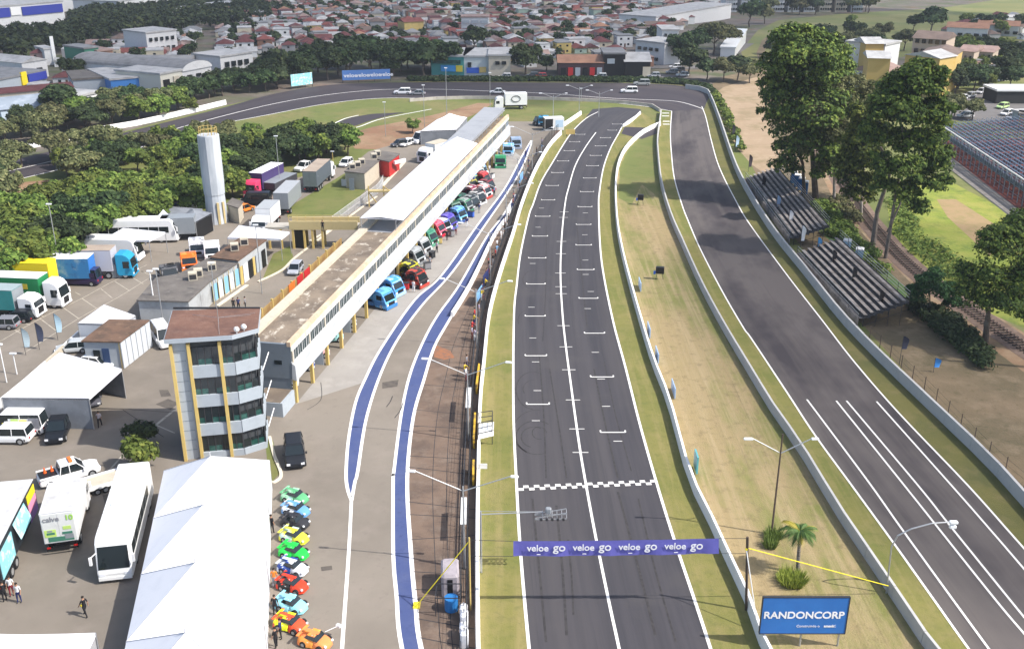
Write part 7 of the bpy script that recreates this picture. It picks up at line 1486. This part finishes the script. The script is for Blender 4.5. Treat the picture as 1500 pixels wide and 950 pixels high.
hall('grey roofed workshop at the road junction by the oval',((915,113),(952,113),14),4.5,BLK,RP,'gable_x',extra=(('open_front',.7,1,0,3,CRM),))
hall('white flats by the road, nearer block',((930,92),(972,96),12),7,WRENDER,RP,extra=tuple(('window',.1+.2*i,.2+.2*i,z,z+1,GLS) for i in range(4) for z in(1.5,4.5))); hall('white flats by the road, taller block behind',((968,84),(992,84),14),9,WRENDER,RP,extra=tuple(('window',.15+.3*i,.3+.3*i,z,z+1,GLS) for i in range(3) for z in(1.5,4.5,7)))
hall('long white covered walkway beside the right hand road',((1076,84),(1092,63),5),3,WM,WM); hall('long white roofed warehouse in front of the apartment towers',((960,42),(1070,28),20),5,WRENDER,RP)
hall('small yellow house among the pink roofs',((593,54),(621,53),9),6,WMT['yellow'],RMT['red tiled'],'gable_x'); hall('white terrace of flats with railings on the hillside',((676,50),(716,50),9),7,WRENDER,RMT['dusty pink tiled'],extra=tuple(('balcony',.05+.33*i,.3+.33*i,z,z+1.3,GRY) for i in range(3) for z in(1.5,4.6)))
YB=mat('yellow_apartment_wall',(.48,.34,.12),.85,[((.45,.28,.06),.3,.5,.7,.5)]); BB=mat('beige_apartment_wall',(.42,.34,.27),.85)
def block(label,p0,p1,D_,z,wm,rm,n=4,st=4,kind='gable_x'):
    return hall(label,(p0,p1,D_),z,wm,rm,kind,'apartment_block',tuple(('window',.08+i/n,.2+i/n,1.2+k*2.8,2.4+k*2.8,GLS) for i in range(n) for k in range(st)),'apartment block')
block('yellow apartment block nearest the big trees',(1266,135),(1298,136),10,9.2,YB,RP,0,4); block('yellow apartment block behind the nearest one',(1262,118),(1288,118),10,10.5,YB,RP,0,4); block('white gabled block right of the yellow apartments',(1290,118),(1312,112),12,10,WRENDER,RP,0,4,'flat'); block('low red roofed building between the apartment blocks',(1293,132),(1325,126),12,4.5,WRENDER,RMT['dusty pink tiled'],3,1)
block('beige four storey apartment block with small windows',(1330,110),(1378,114),12,11,BB,RMT['brown tiled'],5,4); block('yellow apartment block with pale gable beside the trees',(1368,145),(1392,140),10,10.5,YB,RP,0,4); block('tall yellow apartment block right of the pale gable',(1388,138),(1402,126),9,10,YB,RMT['brown tiled'],0,4); block('small beige block left of the right hand houses',(1400,106),(1422,108),10,6.5,BB,RMT['dusty pink tiled'],3,2); block('beige house with pink roof right of the small beige block',(1424,104),(1450,106),10,6,BB,RMT['dusty pink tiled'],3,2)
for i in range(9):
    x=1062+i*23; h_=[20,24,22,26,21,23,30,34,22][i]; wm=[WRENDER,WRENDER,GRY,WRENDER,WRENDER,WRENDER,CRM,CRM,GRY][i]
    block('%s apartment tower of the far cluster'%(['first pale','second pale','third grey','fourth pale','fifth pale','sixth white','first cream','second cream','last grey'][i]),(x,18),(x+17,18),16,h_,wm,RP,5,7,'flat')
for (x,y,z_,l) in ((1385,38,9,'pink'),(1430,34,8,'red roofed')): block('%s roofed terrace on the right hand hillside'%('long pink' if l=='pink' else 'second red'),(x,y+18),(x+60,y+20),12,4.5,WRENDER,RMT['orange tiled'],5,1)
hall('long white roofed open shed at the right edge of the car park',((1458,152),(1530,152),8),3.2,mat('dark_open_shed',(.03,.03,.03),.8),WM)
hall('grey site hut at the right edge behind the scaffold stand',((1480,182),(1530,196),8),3,GRY,RP); hall('small ochre kiosk at the right edge',((1490,188),(1515,190),4),3,YEL,ROOFG)
car('white van parked beside the scaffold grandstand',(1388,167),(1368,165),(.75,.75,.75),'van','van'); car('white hatchback right of the parked van',(1402,172),(1412,172),(.7,.7,.7),'hatch')
for i,(x,y,c_,n_) in enumerate(((1402,148,(.7,.7,.7),'white'),(1415,144,(.35,.36,.38),'silver'),(1432,138,(.6,.6,.62),'pale'),(1398,152,(.08,.08,.09),'black'),(1443,132,(.1,.1,.12),'dark'),(1462,160,(.45,.62,.25),'lime'),(1468,170,(.7,.7,.7),'second white'),(1476,176,(.3,.3,.33),'grey'))): car('%s car in the car park behind the scaffold grandstand'%n_,(x,y),(x+10,y-2),c_,'hatch',group='cars in the car park')
qc=random.Random(4)
for i,(x,y) in enumerate(((770,113),(782,114),(870,114.5),(948,113),(975,108),(985,105),(980,100),(990,112),(730,114.5))): cc=qc.choice([((.7,.7,.7),'white'),((.05,.05,.06),'black'),((.4,.03,.03),'red'),((.35,.36,.38),'silver')]); car('%s car beyond the oval, %s'%(cc[1],near(GT(x,y))),(x,y),(x+10,y),cc[0],'hatch',group='cars beyond the oval')

# ---------------------------------------------------------------- labels: where several things still share one, say which from the left
_l={}
for o in COL.objects:
    if o.parent is None and o.get('label'): _l.setdefault(o['label'],[]).append(o)
_n=['leftmost']+[q+' from left' for q in ('second','third','fourth','fifth','sixth','seventh','eighth','ninth','tenth')]
for k,v in _l.items():
    if len(v)>1:
        v.sort(key=lambda o:PX(o.location)[0])
        for i,o in enumerate(v):
            e='the left one' if len(v)==2 and i==0 else ('the right one' if i==len(v)-1 else _n[min(i,9)])
            o['label']=k+', '+e

# ---------------------------------------------------------------- air
hz=bpy.data.materials.new('thin_haze'); hz.use_nodes=True; N=hz.node_tree.nodes; N.remove(N['Principled BSDF']); pv_=N.new('ShaderNodeVolumePrincipled'); pv_.inputs['Color'].default_value=(.80,.87,1,1); pv_.inputs['Density'].default_value=.00014; hz.node_tree.links.new(pv_.outputs[0],N['Material Output'].inputs['Volume'])
o=MB().box(-1650,1650,-160,4600,-30,52).build('haze',hz); o['kind']='stuff'; o['label']='thin pale haze in the air over the circuit and town'
